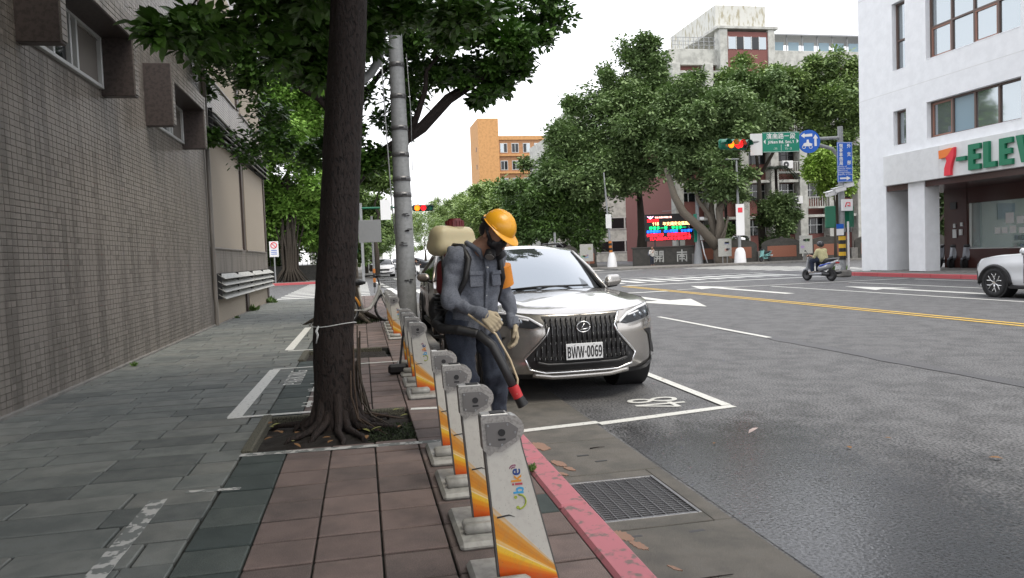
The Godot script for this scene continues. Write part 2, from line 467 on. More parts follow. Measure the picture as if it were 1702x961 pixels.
# blend of tapered capsules meshed as surface nets. bones: [a, ra, b, rb]
func flesh(bones: Array, cell: float, k: float, rough := 0.0, rough_freq := 10.0, cuts := []) -> ArrayMesh:
	var lo := Vector3(1e9, 1e9, 1e9)
	var hi := -lo
	for b in bones:
		for e in [[b[0], b[1]], [b[2], b[3]]]:
			lo = lo.min(e[0] - Vector3.ONE * e[1])
			hi = hi.max(e[0] + Vector3.ONE * e[1])
	var pad := k + cell * 3.0 + rough
	lo -= Vector3.ONE * pad
	hi += Vector3.ONE * pad
	var nx := int((hi.x - lo.x) / cell) + 2
	var ny := int((hi.y - lo.y) / cell) + 2
	var nz := int((hi.z - lo.z) / cell) + 2
	var f := PackedFloat32Array()
	f.resize(nx * ny * nz)
	f.fill(1000.0)
	for b in bones:
		var a: Vector3 = b[0]
		var ra: float = b[1]
		var c: Vector3 = b[2]
		var rb: float = b[3]
		var m := maxf(ra, rb) + pad - 0.001
		var b0 := ((a.min(c) - Vector3.ONE * m - lo) / cell).floor().max(Vector3.ZERO)
		var b1 := ((a.max(c) + Vector3.ONE * m - lo) / cell).ceil().min(Vector3(nx - 1, ny - 1, nz - 1))
		var ac := c - a
		var l2 := maxf(ac.length_squared(), 1e-9)
		for iz in range(int(b0.z), int(b1.z) + 1):
			for iy in range(int(b0.y), int(b1.y) + 1):
				var row := (iz * ny + iy) * nx
				for ix in range(int(b0.x), int(b1.x) + 1):
					var p := lo + Vector3(ix, iy, iz) * cell
					var t := clampf((p - a).dot(ac) / l2, 0.0, 1.0)
					var d := (p - a - ac * t).length() - lerpf(ra, rb, t)
					var o := f[row + ix]
					if o > 900.0:
						f[row + ix] = d
					else:
						var h := maxf(k - absf(o - d), 0.0) / k
						f[row + ix] = minf(o, d) - h * h * k * 0.25
	var noise := FastNoiseLite.new()
	noise.seed = 5
	noise.frequency = rough_freq
	noise.fractal_type = FastNoiseLite.FRACTAL_RIDGED
	noise.fractal_octaves = 2
	var idx := PackedInt32Array()
	idx.resize(nx * ny * nz)
	idx.fill(-1)
	var sxyz := [0, 1, nx, nx + 1, nx * ny, nx * ny + 1, nx * ny + nx, nx * ny + nx + 1]
	var off := [Vector3(0, 0, 0), Vector3(1, 0, 0), Vector3(0, 1, 0), Vector3(1, 1, 0), Vector3(0, 0, 1), Vector3(1, 0, 1), Vector3(0, 1, 1), Vector3(1, 1, 1)]
	var edges := [[0, 1], [2, 3], [4, 5], [6, 7], [0, 2], [1, 3], [4, 6], [5, 7], [0, 4], [1, 5], [2, 6], [3, 7]]
	if rough > 0.0:
		for i in f.size():
			if f[i] < 2.0 * cell + rough and f[i] > -2.0 * cell - rough:
				var ix := i % nx
				var iy := (i / nx) % ny
				var iz := i / (nx * ny)
				var p := lo + Vector3(ix, iy, iz) * cell
				f[i] += rough * noise.get_noise_3d(p.x + 0.35 * p.y, p.y * 0.75 - 0.3 * p.x, p.z)
	for cut in cuts:  # keep the side where normal . (p - point) < 0
		var cp: Vector3 = cut[0]
		var cn: Vector3 = cut[1]
		for i in f.size():
			if f[i] < 900.0:
				var p := lo + Vector3(i % nx, (i / nx) % ny, i / (nx * ny)) * cell
				f[i] = maxf(f[i], cn.dot(p - cp))
	var verts := PackedVector3Array()
	for iz in nz - 1:
		for iy in ny - 1:
			var row := (iz * ny + iy) * nx
			for ix in nx - 1:
				var i := row + ix
				var v0 := f[i]
				if v0 > 4.0 * cell or v0 < -4.0 * cell:
					continue
				var neg := 0
				for s in 8:
					if f[i + sxyz[s]] < 0.0:
						neg += 1
				if neg == 0 or neg == 8:
					continue
				var sum := Vector3.ZERO
				var n := 0
				for e in edges:
					var fa := f[i + sxyz[e[0]]]
					var fb := f[i + sxyz[e[1]]]
					if (fa < 0.0) != (fb < 0.0):
						sum += off[e[0]].lerp(off[e[1]], fa / (fa - fb))
						n += 1
				idx[i] = verts.size()
				verts.append(lo + (Vector3(ix, iy, iz) + sum / n) * cell)
	var tris := PackedInt32Array()
	for iz in range(1, nz - 1):
		for iy in range(1, ny - 1):
			for ix in range(1, nx - 1):
				var i := (iz * ny + iy) * nx + ix
				if idx[i] < 0:
					continue
				var s0 := f[i] < 0.0
				for ax in [[1, nx, nx * ny], [nx, nx * ny, 1], [nx * ny, 1, nx]]:
					var s1: bool = f[i + ax[0]] < 0.0
					if s0 == s1:
						continue
					var q := [idx[i], idx[i - ax[1]], idx[i - ax[1] - ax[2]], idx[i - ax[2]]]
					if q.has(-1):
						continue
					if s0:
						tris.append_array(PackedInt32Array([q[0], q[2], q[1], q[0], q[3], q[2]]))
					else:
						tris.append_array(PackedInt32Array([q[0], q[1], q[2], q[0], q[2], q[3]]))
	var st := new_st()
	st.set_smooth_group(0)
	for v in verts:
		st.add_vertex(v)
	for t in tris:
		st.add_index(t)
	st.generate_normals()
	return st.commit()

# ================================================================ the scene
func _ready() -> void:
	rng.seed = 20240
	sans.font_names = PackedStringArray(["Droid Sans"])
	sans_bold.font_names = PackedStringArray(["Droid Sans"])
	sans_bold.font_weight = 700

	var cam = Camera3D.new()
	cam.name = "camera"
	cam.fov = 42.36
	cam.near = 0.05
	cam.far = 3000.0
	cam.rotation_order = EULER_ORDER_YXZ
	cam.position = Vector3(0, 1.5, 0)
	cam.rotation_degrees = Vector3(-2.6, -11.3, -2.2)
	add_child(cam)
	cam.current = true

	var env = Environment.new()
	env.background_mode = Environment.BG_SKY
	var sky = Sky.new()
	var sm = ProceduralSkyMaterial.new()
	sm.sky_top_color = Color(0.93, 0.94, 0.97)
	sm.sky_horizon_color = Color(0.99, 0.985, 0.99)
	sm.sky_curve = 0.15
	sm.ground_bottom_color = Color(0.33, 0.33, 0.33)
	sm.ground_horizon_color = Color(0.6, 0.6, 0.6)
	sm.sun_angle_max = 0.0
	sky.sky_material = sm
	env.sky = sky
	env.tonemap_mode = Environment.TONE_MAPPER_LINEAR
	env.tonemap_exposure = 2.25
	env.sdfgi_enabled = true
	env.ssao_enabled = true
	env.ssil_enabled = true
	var we = WorldEnvironment.new()
	we.name = "world_environment"
	we.environment = env
	add_child(we)

	var sun = DirectionalLight3D.new()
	sun.name = "sun"
	sun.light_energy = 0.35
	sun.light_angular_distance = 25.0
	sun.light_color = Color(1.0, 0.97, 0.92)
	sun.rotation_degrees = Vector3(-62, 35, 0)
	sun.shadow_enabled = true
	add_child(sun)

	make_materials()
	ground()
	markings()
	sidewalk()
	tiled_building()
	corner_shop()
	school()
	far_buildings()
	front_tree()
	banyan()
	far_trees()
	docks()
	street_poles()
	signals()
	parked_cars()
	white_car()
	worker()
	scooters()
	far_traffic()
	small_things()

func make_materials() -> void:
	M.asphalt = grainy(L(0.165, 0.165, 0.168), 0.68, 0.5, 1.35, 2.2, 0.15, 0.6, Vector3.ONE, 0.25, 0.75, 11)
	M.asphalt.detail_enabled = true
	M.asphalt.detail_albedo = noise_tex(12, 0.02, Color(0.82, 0.82, 0.82), Color(1.06, 1.06, 1.06), 0.2, 0.8)
	M.asphalt.detail_blend_mode = BaseMaterial3D.BLEND_MODE_MUL
	M.asphalt.detail_uv_layer = BaseMaterial3D.DETAIL_UV_2
	M.asphalt.uv2_triplanar = true
	M.asphalt.uv2_world_triplanar = true
	M.asphalt.uv2_scale = Vector3.ONE / 5.0
	M.paint = patchy(L(0.62, 0.62, 0.59), L(0.3, 0.3, 0.29), 0.7, 0.9, 0.03, 0.66, 0.8, 13)
	M.paint_worn = patchy(L(0.46, 0.46, 0.44), L(0.165, 0.175, 0.17), 0.8, 0.9, 0.014, 0.44, 0.5, 14)
	M.yellow = patchy(L(0.62, 0.4, 0.07), L(0.3, 0.22, 0.09), 0.7, 1.2, 0.03, 0.62, 0.8, 15)
	M.mortar = plain(L(0.022, 0.023, 0.02), 0.95)
	M.gutter = stone(L(0.2, 0.187, 0.168), 0.9, 1, 0.1, 0.35)
	M.kerb_pink = patchy(L(0.46, 0.16, 0.19), L(0.19, 0.14, 0.13), 0.8, 1.3, 0.02, 0.55, 0.72, 22)
	M.kerb_grey = stone(L(0.24, 0.23, 0.215), 0.9, 2, 0.05)
	M.kerb_red = patchy(L(0.5, 0.09, 0.1), L(0.24, 0.15, 0.14), 0.75, 0.8, 0.04, 0.62, 0.75, 23)
	M.spray_orange = patchy(L(0.33, 0.16, 0.1), L(0.2, 0.175, 0.145), 0.88, 0.16, 0.05, 0.42, 0.6, 24)
	M.steel = grainy(L(0.22, 0.22, 0.225), 0.45, 0.7, 1.1, 0.3, 0.04)
	M.steel.metallic = 0.7
	M.grey_paver = []
	var greys = [L(0.195, 0.21, 0.2), L(0.215, 0.227, 0.215), L(0.18, 0.195, 0.187), L(0.205, 0.213, 0.2), L(0.14, 0.153, 0.148)]
	for i in greys.size():
		M.grey_paver.append(stone(greys[i], 0.8, i))
	M.green_paver = []
	for i in 3:
		M.green_paver.append(stone([L(0.085, 0.105, 0.1), L(0.11, 0.13, 0.122), L(0.065, 0.085, 0.082)][i], 0.82, i + 3, 0.05, 0.25))
	M.red_paver = []
	for i in 4:
		M.red_paver.append(stone([L(0.24, 0.178, 0.16), L(0.255, 0.19, 0.172), L(0.215, 0.16, 0.145), L(0.185, 0.142, 0.13)][i], 0.82, i + 1, 0.05, 0.25))
	M.soil = grainy(L(0.022, 0.017, 0.013), 0.95, 0.5, 1.5, 0.2, 0.12, 0.8, Vector3.ONE, 0.2, 0.8, 51)
	M.moss = grainy(L(0.045, 0.065, 0.028), 0.95, 0.5, 1.5, 0.2, 0.06, 0.8, Vector3.ONE, 0.2, 0.8, 52)
	M.stone_edge = grainy(L(0.12, 0.115, 0.085), 0.9, 0.5, 1.2, 0.4, 0.04, 0.1)
	M.tile = grainy(L(0.215, 0.193, 0.17), 0.4, 0.8, 1.04, 2.6, 0.012, 0.0, Vector3(1, 0.12, 1), 0.3, 0.65, 61)
	M.tile_dark = grainy(L(0.2, 0.178, 0.157), 0.42, 0.8, 1.04, 2.1, 0.012, 0.0, Vector3(1, 0.12, 1), 0.3, 0.65, 62)
	M.grout = plain(L(0.145, 0.132, 0.117), 0.95)
	M.fin_tile = grainy(L(0.06, 0.046, 0.042), 0.45, 0.8, 1.1, 0.8, 0.02)
	M.stucco = grainy(L(0.36, 0.31, 0.245), 0.95, 0.84, 1.06, 0.5, 0.12, 0.3, Vector3.ONE, 0.25, 0.75, 64)
	M.brown_strip = plain(L(0.06, 0.042, 0.035), 0.5)
	M.louver = grainy(L(0.5, 0.5, 0.46), 0.55, 0.6, 1.08, 0.5, 0.03)
	M.alu = plain(L(0.55, 0.56, 0.55), 0.4, 0.2)
	M.win_green = plain(L(0.016, 0.032, 0.028), 0.06)
	M.win_dark = plain(L(0.012, 0.014, 0.016), 0.05)
	M.white_wall = grainy(L(0.8, 0.815, 0.83), 0.8, 0.97, 1.0, 4.0, 0.012)
	M.panel_grey = grainy(L(0.68, 0.69, 0.685), 0.5, 0.97, 1.01, 3.0, 0.012)
	M.frame_brown = plain(L(0.115, 0.075, 0.06), 0.5)
	M.frame_red = plain(L(0.27, 0.13, 0.09), 0.5)
	M.pane = plain(L(0.38, 0.42, 0.44), 0.04, 0.75)
	M.pane_film = plain(L(0.2, 0.29, 0.34), 0.3, 0.0)
	M.green_letter = plain(L(0.0, 0.16, 0.075), 0.45)
	M.red_seven = plain(L(0.72, 0.03, 0.05), 0.4)
	M.orange_seven = plain(L(0.78, 0.2, 0.03), 0.4)
	M.dark_stone = grainy(L(0.085, 0.035, 0.03), 0.25, 0.7, 1.2, 0.8, 0.04)
	M.black = plain(L(0.012, 0.012, 0.013), 0.5)
	M.rubber = plain(L(0.015, 0.015, 0.016), 0.75)
	M.dark_metal = plain(L(0.05, 0.05, 0.052), 0.4, 0.5)
	M.chrome = plain(L(0.7, 0.7, 0.7), 0.12, 1.0)
	M.white_plastic = plain(L(0.6, 0.61, 0.6), 0.4)
	M.white = plain(L(0.75, 0.75, 0.75), 0.5)
	M.pole_grey = grainy(L(0.27, 0.28, 0.285), 0.5, 0.9, 1.04, 1.2, 0.02)
	M.galv = grainy(L(0.34, 0.35, 0.355), 0.4, 0.75, 1.1, 0.5, 0.04)
	M.galv.metallic = 0.4
	M.bark = grainy(L(0.021, 0.0125, 0.01), 0.8, 0.3, 1.9, 0.5, 0.04, 1.5, Vector3(1, 0.3, 1), 0.2, 0.8, 71)
	M.bark_grey = grainy(L(0.075, 0.062, 0.048), 0.95, 0.5, 1.3, 0.5, 0.05, 1.2, Vector3(1, 0.2, 1), 0.2, 0.8, 72)
	M.bark_pale = grainy(L(0.17, 0.145, 0.115), 0.95, 0.6, 1.25, 0.8, 0.05, 1.2, Vector3(1, 0.3, 1), 0.2, 0.8, 73)
	M.root = grainy(L(0.075, 0.05, 0.035), 0.9, 0.6, 1.4, 0.3, 0.05)
	M.leaf = plain(Color.WHITE, 0.45)
	M.leaf.vertex_color_use_as_albedo = true
	M.leaf.backlight_enabled = true
	M.leaf.backlight = L(0.08, 0.16, 0.02)
	M.far_leaf = plain(Color.WHITE, 0.6)
	M.far_leaf.vertex_color_use_as_albedo = true
	M.far_leaf.backlight_enabled = true
	M.far_leaf.backlight = L(0.08, 0.12, 0.035)
	M.brick_wall = grainy(L(0.3, 0.12, 0.075), 0.85, 0.8, 1.1, 1.2, 0.06)
	M.school_brick = grainy(L(0.2, 0.078, 0.068), 0.8, 0.92, 1.05, 3.0, 0.04)
	M.school_pale = grainy(L(0.5, 0.5, 0.465), 0.85, 0.86, 1.04, 7.0, 0.012)
	M.old_concrete = stone(L(0.1, 0.095, 0.085), 0.95, 3, 0.1, 0.3)
	M.orange_wall = grainy(L(0.56, 0.3, 0.12), 0.85, 0.92, 1.05, 8.0, 0.02)
	M.sign_green = plain(L(0.0, 0.2, 0.125), 0.4)
	M.sign_blue = plain(L(0.012, 0.11, 0.5), 0.4)
	M.signal_green = plain(L(0.0, 0.13, 0.075), 0.4)
	M.box_green = plain(L(0.0, 0.12, 0.06), 0.45)
	M.red_light = glow(Color(1.0, 0.08, 0.1), 1.6)
	M.amber_light = glow(Color(1.0, 0.42, 0.06), 1.6)
	M.skin = plain(L(0.32, 0.17, 0.11), 0.55)
	M.skin.subsurf_scatter_enabled = true
	M.skin.subsurf_scatter_strength = 0.1
	M.hazard_yellow = plain(L(0.6, 0.36, 0.02), 0.5)
	M.hazard_orange = plain(L(0.5, 0.16, 0.02), 0.5)
	M.teal_paint = plain(L(0.16, 0.36, 0.34), 0.3)
	M.leaf_litter = plain(L(0.2, 0.1, 0.035), 0.8)

# ---------------------------------------------------------------- ground
func sheet(parent: Node, called: String, m: Material, pts: Array, y: float) -> MeshInstance3D:
	var poly = PackedVector2Array()
	for p in pts:
		poly.append(Vector2(p[0], -p[1]))
	var o = put(parent, called, prism_mesh(poly, 0.003), m, Transform3D(Basis(Vector3.RIGHT, -PI / 2), Vector3(0, y, 0)))
	return o

func ground() -> void:
	var road = PlaneMesh.new()
	road.size = Vector2(1400, 1400)
	var rd = put(self, "road", road, M.asphalt)
	rd.position = Vector3(0, 0, -300)
	rd.set_meta("kind", "structure")
	rd.name = "road"
	# wet asphalt beside the gutter: a thin film with an irregular, broken edge
	var n = FastNoiseLite.new()
	n.seed = 9
	n.frequency = 0.02
	n.fractal_octaves = 5
	var n2 = FastNoiseLite.new()
	n2.seed = 19
	n2.frequency = 0.16
	var im = Image.create(480, 900, false, Image.FORMAT_RGBA8)
	var hm = Image.create(480, 900, false, Image.FORMAT_RGB8)
	var grain = RandomNumberGenerator.new()
	grain.seed = 5
	for y in 900:
		for x in 480:
			var u = x / 479.0
			var v = y / 899.0
			# u across the road from the gutter, v along it
			var e = 0.58 + 0.34 * v - u + 0.2 * n.get_noise_2d(x * 1.0, y * 0.57)
			var g = minf(v - 0.06, 1.1 - v) * 3.0 + 0.3 * n.get_noise_2d(x + 700, y * 0.57)
			var sp = n2.get_noise_2d(x * 1.6, y * 1.6)
			var a = clampf((minf(e, g) * 1.5 + sp * 0.8 + grain.randf_range(-0.15, 0.15) - 0.12) * 1.7, 0.0, 1.0) * (0.75 + 0.5 * sp)
			im.set_pixel(x, y, Color(0.13, 0.135, 0.145, clampf(a, 0.0, 0.95)))
			var q = clampf(0.5 + 0.5 * sp + grain.randf_range(-0.3, 0.3), 0.0, 1.0)
			hm.set_pixel(x, y, Color(q, q, q))
	var wet = plain(Color.WHITE, 0.2)
	wet.metallic_specular = 0.6
	wet.albedo_texture = ImageTexture.create_from_image(im)
	wet.transparency = BaseMaterial3D.TRANSPARENCY_ALPHA
	wet.texture_repeat = false
	wet.heightmap_enabled = true
	wet.heightmap_texture = ImageTexture.create_from_image(hm)
	wet.heightmap_scale = 0.15
	var pm = PlaneMesh.new()
	pm.size = Vector2(3.2, 6.0)
	var film = put(self, "wet_road_film", pm, wet, Transform3D(Basis(), Vector3(1.96 + 1.6, 0.004, -3.55)))
	film.set_meta("kind", "structure")
	# gutter slabs
	var gut = structure("gutter")
	var zs = [1.0, -1.1, -2.4, -3.72, -4.74, -5.62, -7.2, -8.7, -10.2, -11.7, -13.2, -14.7, -16.2, -17.7, -19.2, -20.7, -22.2, -23.7, -25.2]
	for i in zs.size() - 1:
		var z0: float = zs[i]
		var z1: float = zs[i + 1]
		if i == 3:
			box(gut, "gutter_slab", M.gutter, Vector3(1.185, -0.02, (z0 + z1) / 2), Vector3(0.03, 0.07, z0 - z1 - 0.012), 0.004)
			box(gut, "gutter_slab", M.gutter, Vector3(1.875, -0.02, (z0 + z1) / 2), Vector3(0.11, 0.07, z0 - z1 - 0.012), 0.006)
			box(gut, "gutter_slab", M.gutter, Vector3(1.51, -0.02, -3.797), Vector3(0.618, 0.07, 0.13), 0.004)
			box(gut, "gutter_slab", M.gutter, Vector3(1.51, -0.02, -4.667), Vector3(0.618, 0.07, 0.12), 0.004)
		else:
			box(gut, "gutter_slab", M.gutter, Vector3(1.55 + R(-0.004, 0.006), -0.02 + R(-0.003, 0.003), (z0 + z1) / 2), Vector3(0.76, 0.07, z0 - z1 - 0.014), 0.006)
	# slots in the gutter beside the grate
	for p in [[1.32, -3.62], [1.66, -3.60], [1.52, -5.2], [1.60, -5.02]]:
		box(gut, "drain_slot", M.black, Vector3(p[0], 0.0145, p[1]), Vector3(0.085, 0.006, 0.022), 0.0, Vector3(0, 0.06, 0))
	for p in [[1.285, -5.55, 0.05, 0.14], [1.3, -5.05, 0.035, 0.1], [1.335, -4.9, 0.025, 0.06], [1.26, -4.8, 0.02, 0.05], [1.27, -3.64, 0.035, 0.09], [1.3, -3.5, 0.025, 0.07], [1.36, -3.2, 0.012, 0.04]]:
		var q = []
		for k in 34:
			var t = TAU * k / 34
			var rr = R(0.72, 1.05)
			q.append([p[0] + cos(t) * p[2] * rr * (1.25 - 0.25 * absf(sin(t))) + sin(t) * 0.02, p[1] + signf(sin(t)) * pow(absf(sin(t)), 0.6) * p[3] * rr])
		sheet(gut, "paint_mark", M.spray_orange, q, 0.0185)
	# grate
	var gr = thing("drain_grate", "grey steel bar grating over the kerbside drain in the gutter", "drain grate", Vector3(1.51, 0.0, -4.235))
	for s in [-1, 1]:
		box(gr, "frame", M.steel, Vector3(s * 0.297, -0.006, 0), Vector3(0.022, 0.04, 0.74), 0.002)
		box(gr, "frame", M.steel, Vector3(0, -0.006, s * 0.359), Vector3(0.57, 0.038, 0.02), 0.002)
	for i in 22:
		box(gr, "bar", M.steel, Vector3(0, -0.008, -0.335 + 0.0319 * i), Vector3(0.572, 0.034, 0.005))
	for i in 8:
		rod(gr, "cross_bar", M.steel, Vector3(-0.25 + 0.0715 * i, 0.006, -0.349), Vector3(-0.25 + 0.0715 * i, 0.006, 0.349), 0.0045, -1, 6)
	box(gr, "drain_pit", M.black, Vector3(0, -0.05, 0), Vector3(0.59, 0.015, 0.72))
	# kerb stones
	var kerb = structure("kerb")
	var z = 1.0
	while z > -29.0:
		var ln = 0.98
		var zc = z - ln / 2
		box(kerb, "kerb_stone", M.kerb_pink if zc > -6.6 else M.kerb_grey, Vector3(1.083, 0.035, zc), Vector3(0.174, 0.175, ln - 0.008), 0.018)
		z -= ln
	# far pavements
	for f in [["far_pavement", Rect2(15.8, -200, 10, 140), 0.0], ["school_pavement", Rect2(19.4, -62.5, 40, 7.5), 0.0], ["shop_pavement", Rect2(21.6, -31.6, 30, 34), 0.0], ["side_street_pavement", Rect2(-60, -70, 59.5, 15.5), 0.0], ["far_side_pavement", Rect2(-3.4, -240, 4.4, 175), 0.0]]:
		var rc: Rect2 = f[1]
		var o = box(self, f[0], M.kerb_grey, Vector3(rc.get_center().x, 0.02, rc.get_center().y), Vector3(rc.size.x, 0.24, rc.size.y), 0.01)
		o.set_meta("kind", "structure")
	var rk = structure("red_kerb")
	for i in 6:
		box(rk, "kerb_stone", M.kerb_red, Vector3(21.52, 0.055, -31.0 + 1.5 * i + 0.75), Vector3(0.16, 0.2, 1.49), 0.015)
	box(rk, "kerb_stone", M.yellow, Vector3(21.52, 0.055, -21.2), Vector3(0.16, 0.2, 1.59), 0.015)
	box(rk, "kerb_stone", M.kerb_grey, Vector3(21.52, 0.055, -13.3), Vector3(0.16, 0.2, 14.1), 0.015)
	box(rk, "kerb_stone", M.kerb_red, Vector3(-20, 0.055, -54.4), Vector3(38, 0.2, 0.16), 0.015)

func bar_sheet(parent: Node, called: String, m: Material, a: Vector2, b: Vector2, w: float, y := 0.006) -> void:
	var d = (b - a).normalized()
	var n = Vector2(-d.y, d.x) * w / 2
	sheet(parent, called, m, [[(a + n).x, (a + n).y], [(b + n).x, (b + n).y], [(b - n).x, (b - n).y], [(a - n).x, (a - n).y]], y)

func markings() -> void:
	var mk = structure("road_markings")
	# parking bay
	bar_sheet(mk, "bay_line", M.paint, Vector2(1.96, -6.17), Vector2(3.36, -6.42), 0.1)
	bar_sheet(mk, "bay_line", M.paint, Vector2(3.31, -6.46), Vector2(3.29, -24.0), 0.1, 0.0105)
	bar_sheet(mk, "bay_line", M.paint, Vector2(1.2, -6.08), Vector2(1.95, -6.17), 0.09, 0.021)
	bar_sheet(mk, "bay_line", M.paint, Vector2(1.96, -12.2), Vector2(3.25, -12.2), 0.1)
	# bay number, read from the road
	var num = put(mk, "bay_number", text_mesh("48", 0.34, 0.003, false), M.paint, Transform3D(Basis(Vector3(0, 0, -1), Vector3(-1.5, 0, 0), Vector3(0, 1, 0)), Vector3(2.78, 0.007, -6.83)))
	num.name = "bay_number"
	# lane lines of our side
	bar_sheet(mk, "lane_line", M.paint, Vector2(6.42, -11.0), Vector2(6.42, -15.6), 0.11)
	for i in 2:
		bar_sheet(mk, "lane_line", M.paint, Vector2(6.42, -1.0 + i * 10.0), Vector2(6.42, 3.0 + i * 10.0), 0.11)
	for s in [-0.13, 0.13]:
		bar_sheet(mk, "centre_line", M.yellow, Vector2(10.8 + s, 6.0), Vector2(10.8 + s, -29.8), 0.11)
	# arrow of our side (points towards the camera)
	sheet(mk, "lane_arrow", M.paint, [[8.4, -24.5], [8.75, -24.5], [8.75, -20.4], [9.5, -20.6], [8.55, -17.6], [7.6, -20.6], [8.4, -20.4]], 0.006)
	sheet(mk, "lane_arrow", M.paint, [[4.7, -24.5], [5.0, -24.5], [5.0, -20.4], [5.6, -20.6], [4.85, -17.6], [4.1, -20.6], [4.7, -20.4]], 0.006)
	# arrows of the other side
	sheet(mk, "lane_arrow", M.paint, [[12.6, -20.6], [12.9, -20.6], [12.95, -25.4], [13.5, -25.1], [12.75, -27.6], [12.0, -25.1], [12.6, -25.4]], 0.006)
	sheet(mk, "lane_arrow", M.paint, [[15.9, -16.0], [16.2, -16.0], [16.2, -20.5], [16.7, -20.2], [16.05, -22.6], [15.4, -20.2], [15.9, -20.5]], 0.006)
	# stop line, box and edge lines of the other side
	bar_sheet(mk, "stop_line", M.paint, Vector2(11.0, -30.2), Vector2(20.8, -30.2), 0.35)
	bar_sheet(mk, "stop_line", M.paint, Vector2(2.0, -24.6), Vector2(10.6, -24.9), 0.3, 0.0105)
	bar_sheet(mk, "box_line", M.paint, Vector2(11.2, -25.4), Vector2(20.8, -25.4), 0.14, 0.0105)
	for x in [14.6, 17.8, 20.6]:
		bar_sheet(mk, "lane_line", M.paint, Vector2(x, -14.0), Vector2(x, -24.8), 0.12, 0.006)
	# tar seam along the lane
	var seam = []
	for k in 26:
		var zz = -13.0 + k * 0.4
		seam.append([6.57 + R(-0.05, 0.05), zz])
	for k in 26:
		var zz = -3.0 - k * 0.4
		seam.append([6.33 + R(-0.05, 0.05), zz])
	sheet(mk, "tar_seam", grainy(L(0.1, 0.1, 0.105), 0.6, 0.6, 1.3, 1.1, 0.15), seam, 0.0045)
	# zebra crossings: over our street beyond the junction mouth, and over the side street
	for i in 19:
		var x = 2.6 + i * 1.0
		bar_sheet(mk, "crossing_stripe", M.paint, Vector2(x, -32.4), Vector2(x, -36.4), 0.46)
	for i in 12:
		var z = -31.5 - i * 1.9
		bar_sheet(mk, "crossing_stripe", M.paint, Vector2(23.8, z), Vector2(28.6, z), 0.7)
	for i in 14:
		var z = -31.4 - i * 1.65
		bar_sheet(mk, "crossing_stripe", M.paint, Vector2(-3.6, z), Vector2(0.3, z), 0.62)
	bar_sheet(mk, "edge_line", M.paint, Vector2(1.6, -31.0), Vector2(1.0, -52.0), 0.3)
	for i in 19:
		var x = 2.6 + i * 1.0
		bar_sheet(mk, "crossing_stripe", M.paint, Vector2(x, -56.5), Vector2(x, -60.0), 0.46)
	bar_sheet(mk, "edge_line", M.paint, Vector2(2.2, -40.0), Vector2(21.0, -54.0), 0.16, 0.0105)
	bar_sheet(mk, "edge_line", M.paint, Vector2(11.0, -38.2), Vector2(22.0, -38.2), 0.2)
	bar_sheet(mk, "centre_line", M.yellow, Vector2(10.8, -62.0), Vector2(10.8, -190.0), 0.3)
	for i in 10:
		bar_sheet(mk, "lane_line", M.paint, Vector2(6.4, -64.0 - i * 10), Vector2(6.4, -68.0 - i * 10), 0.12)

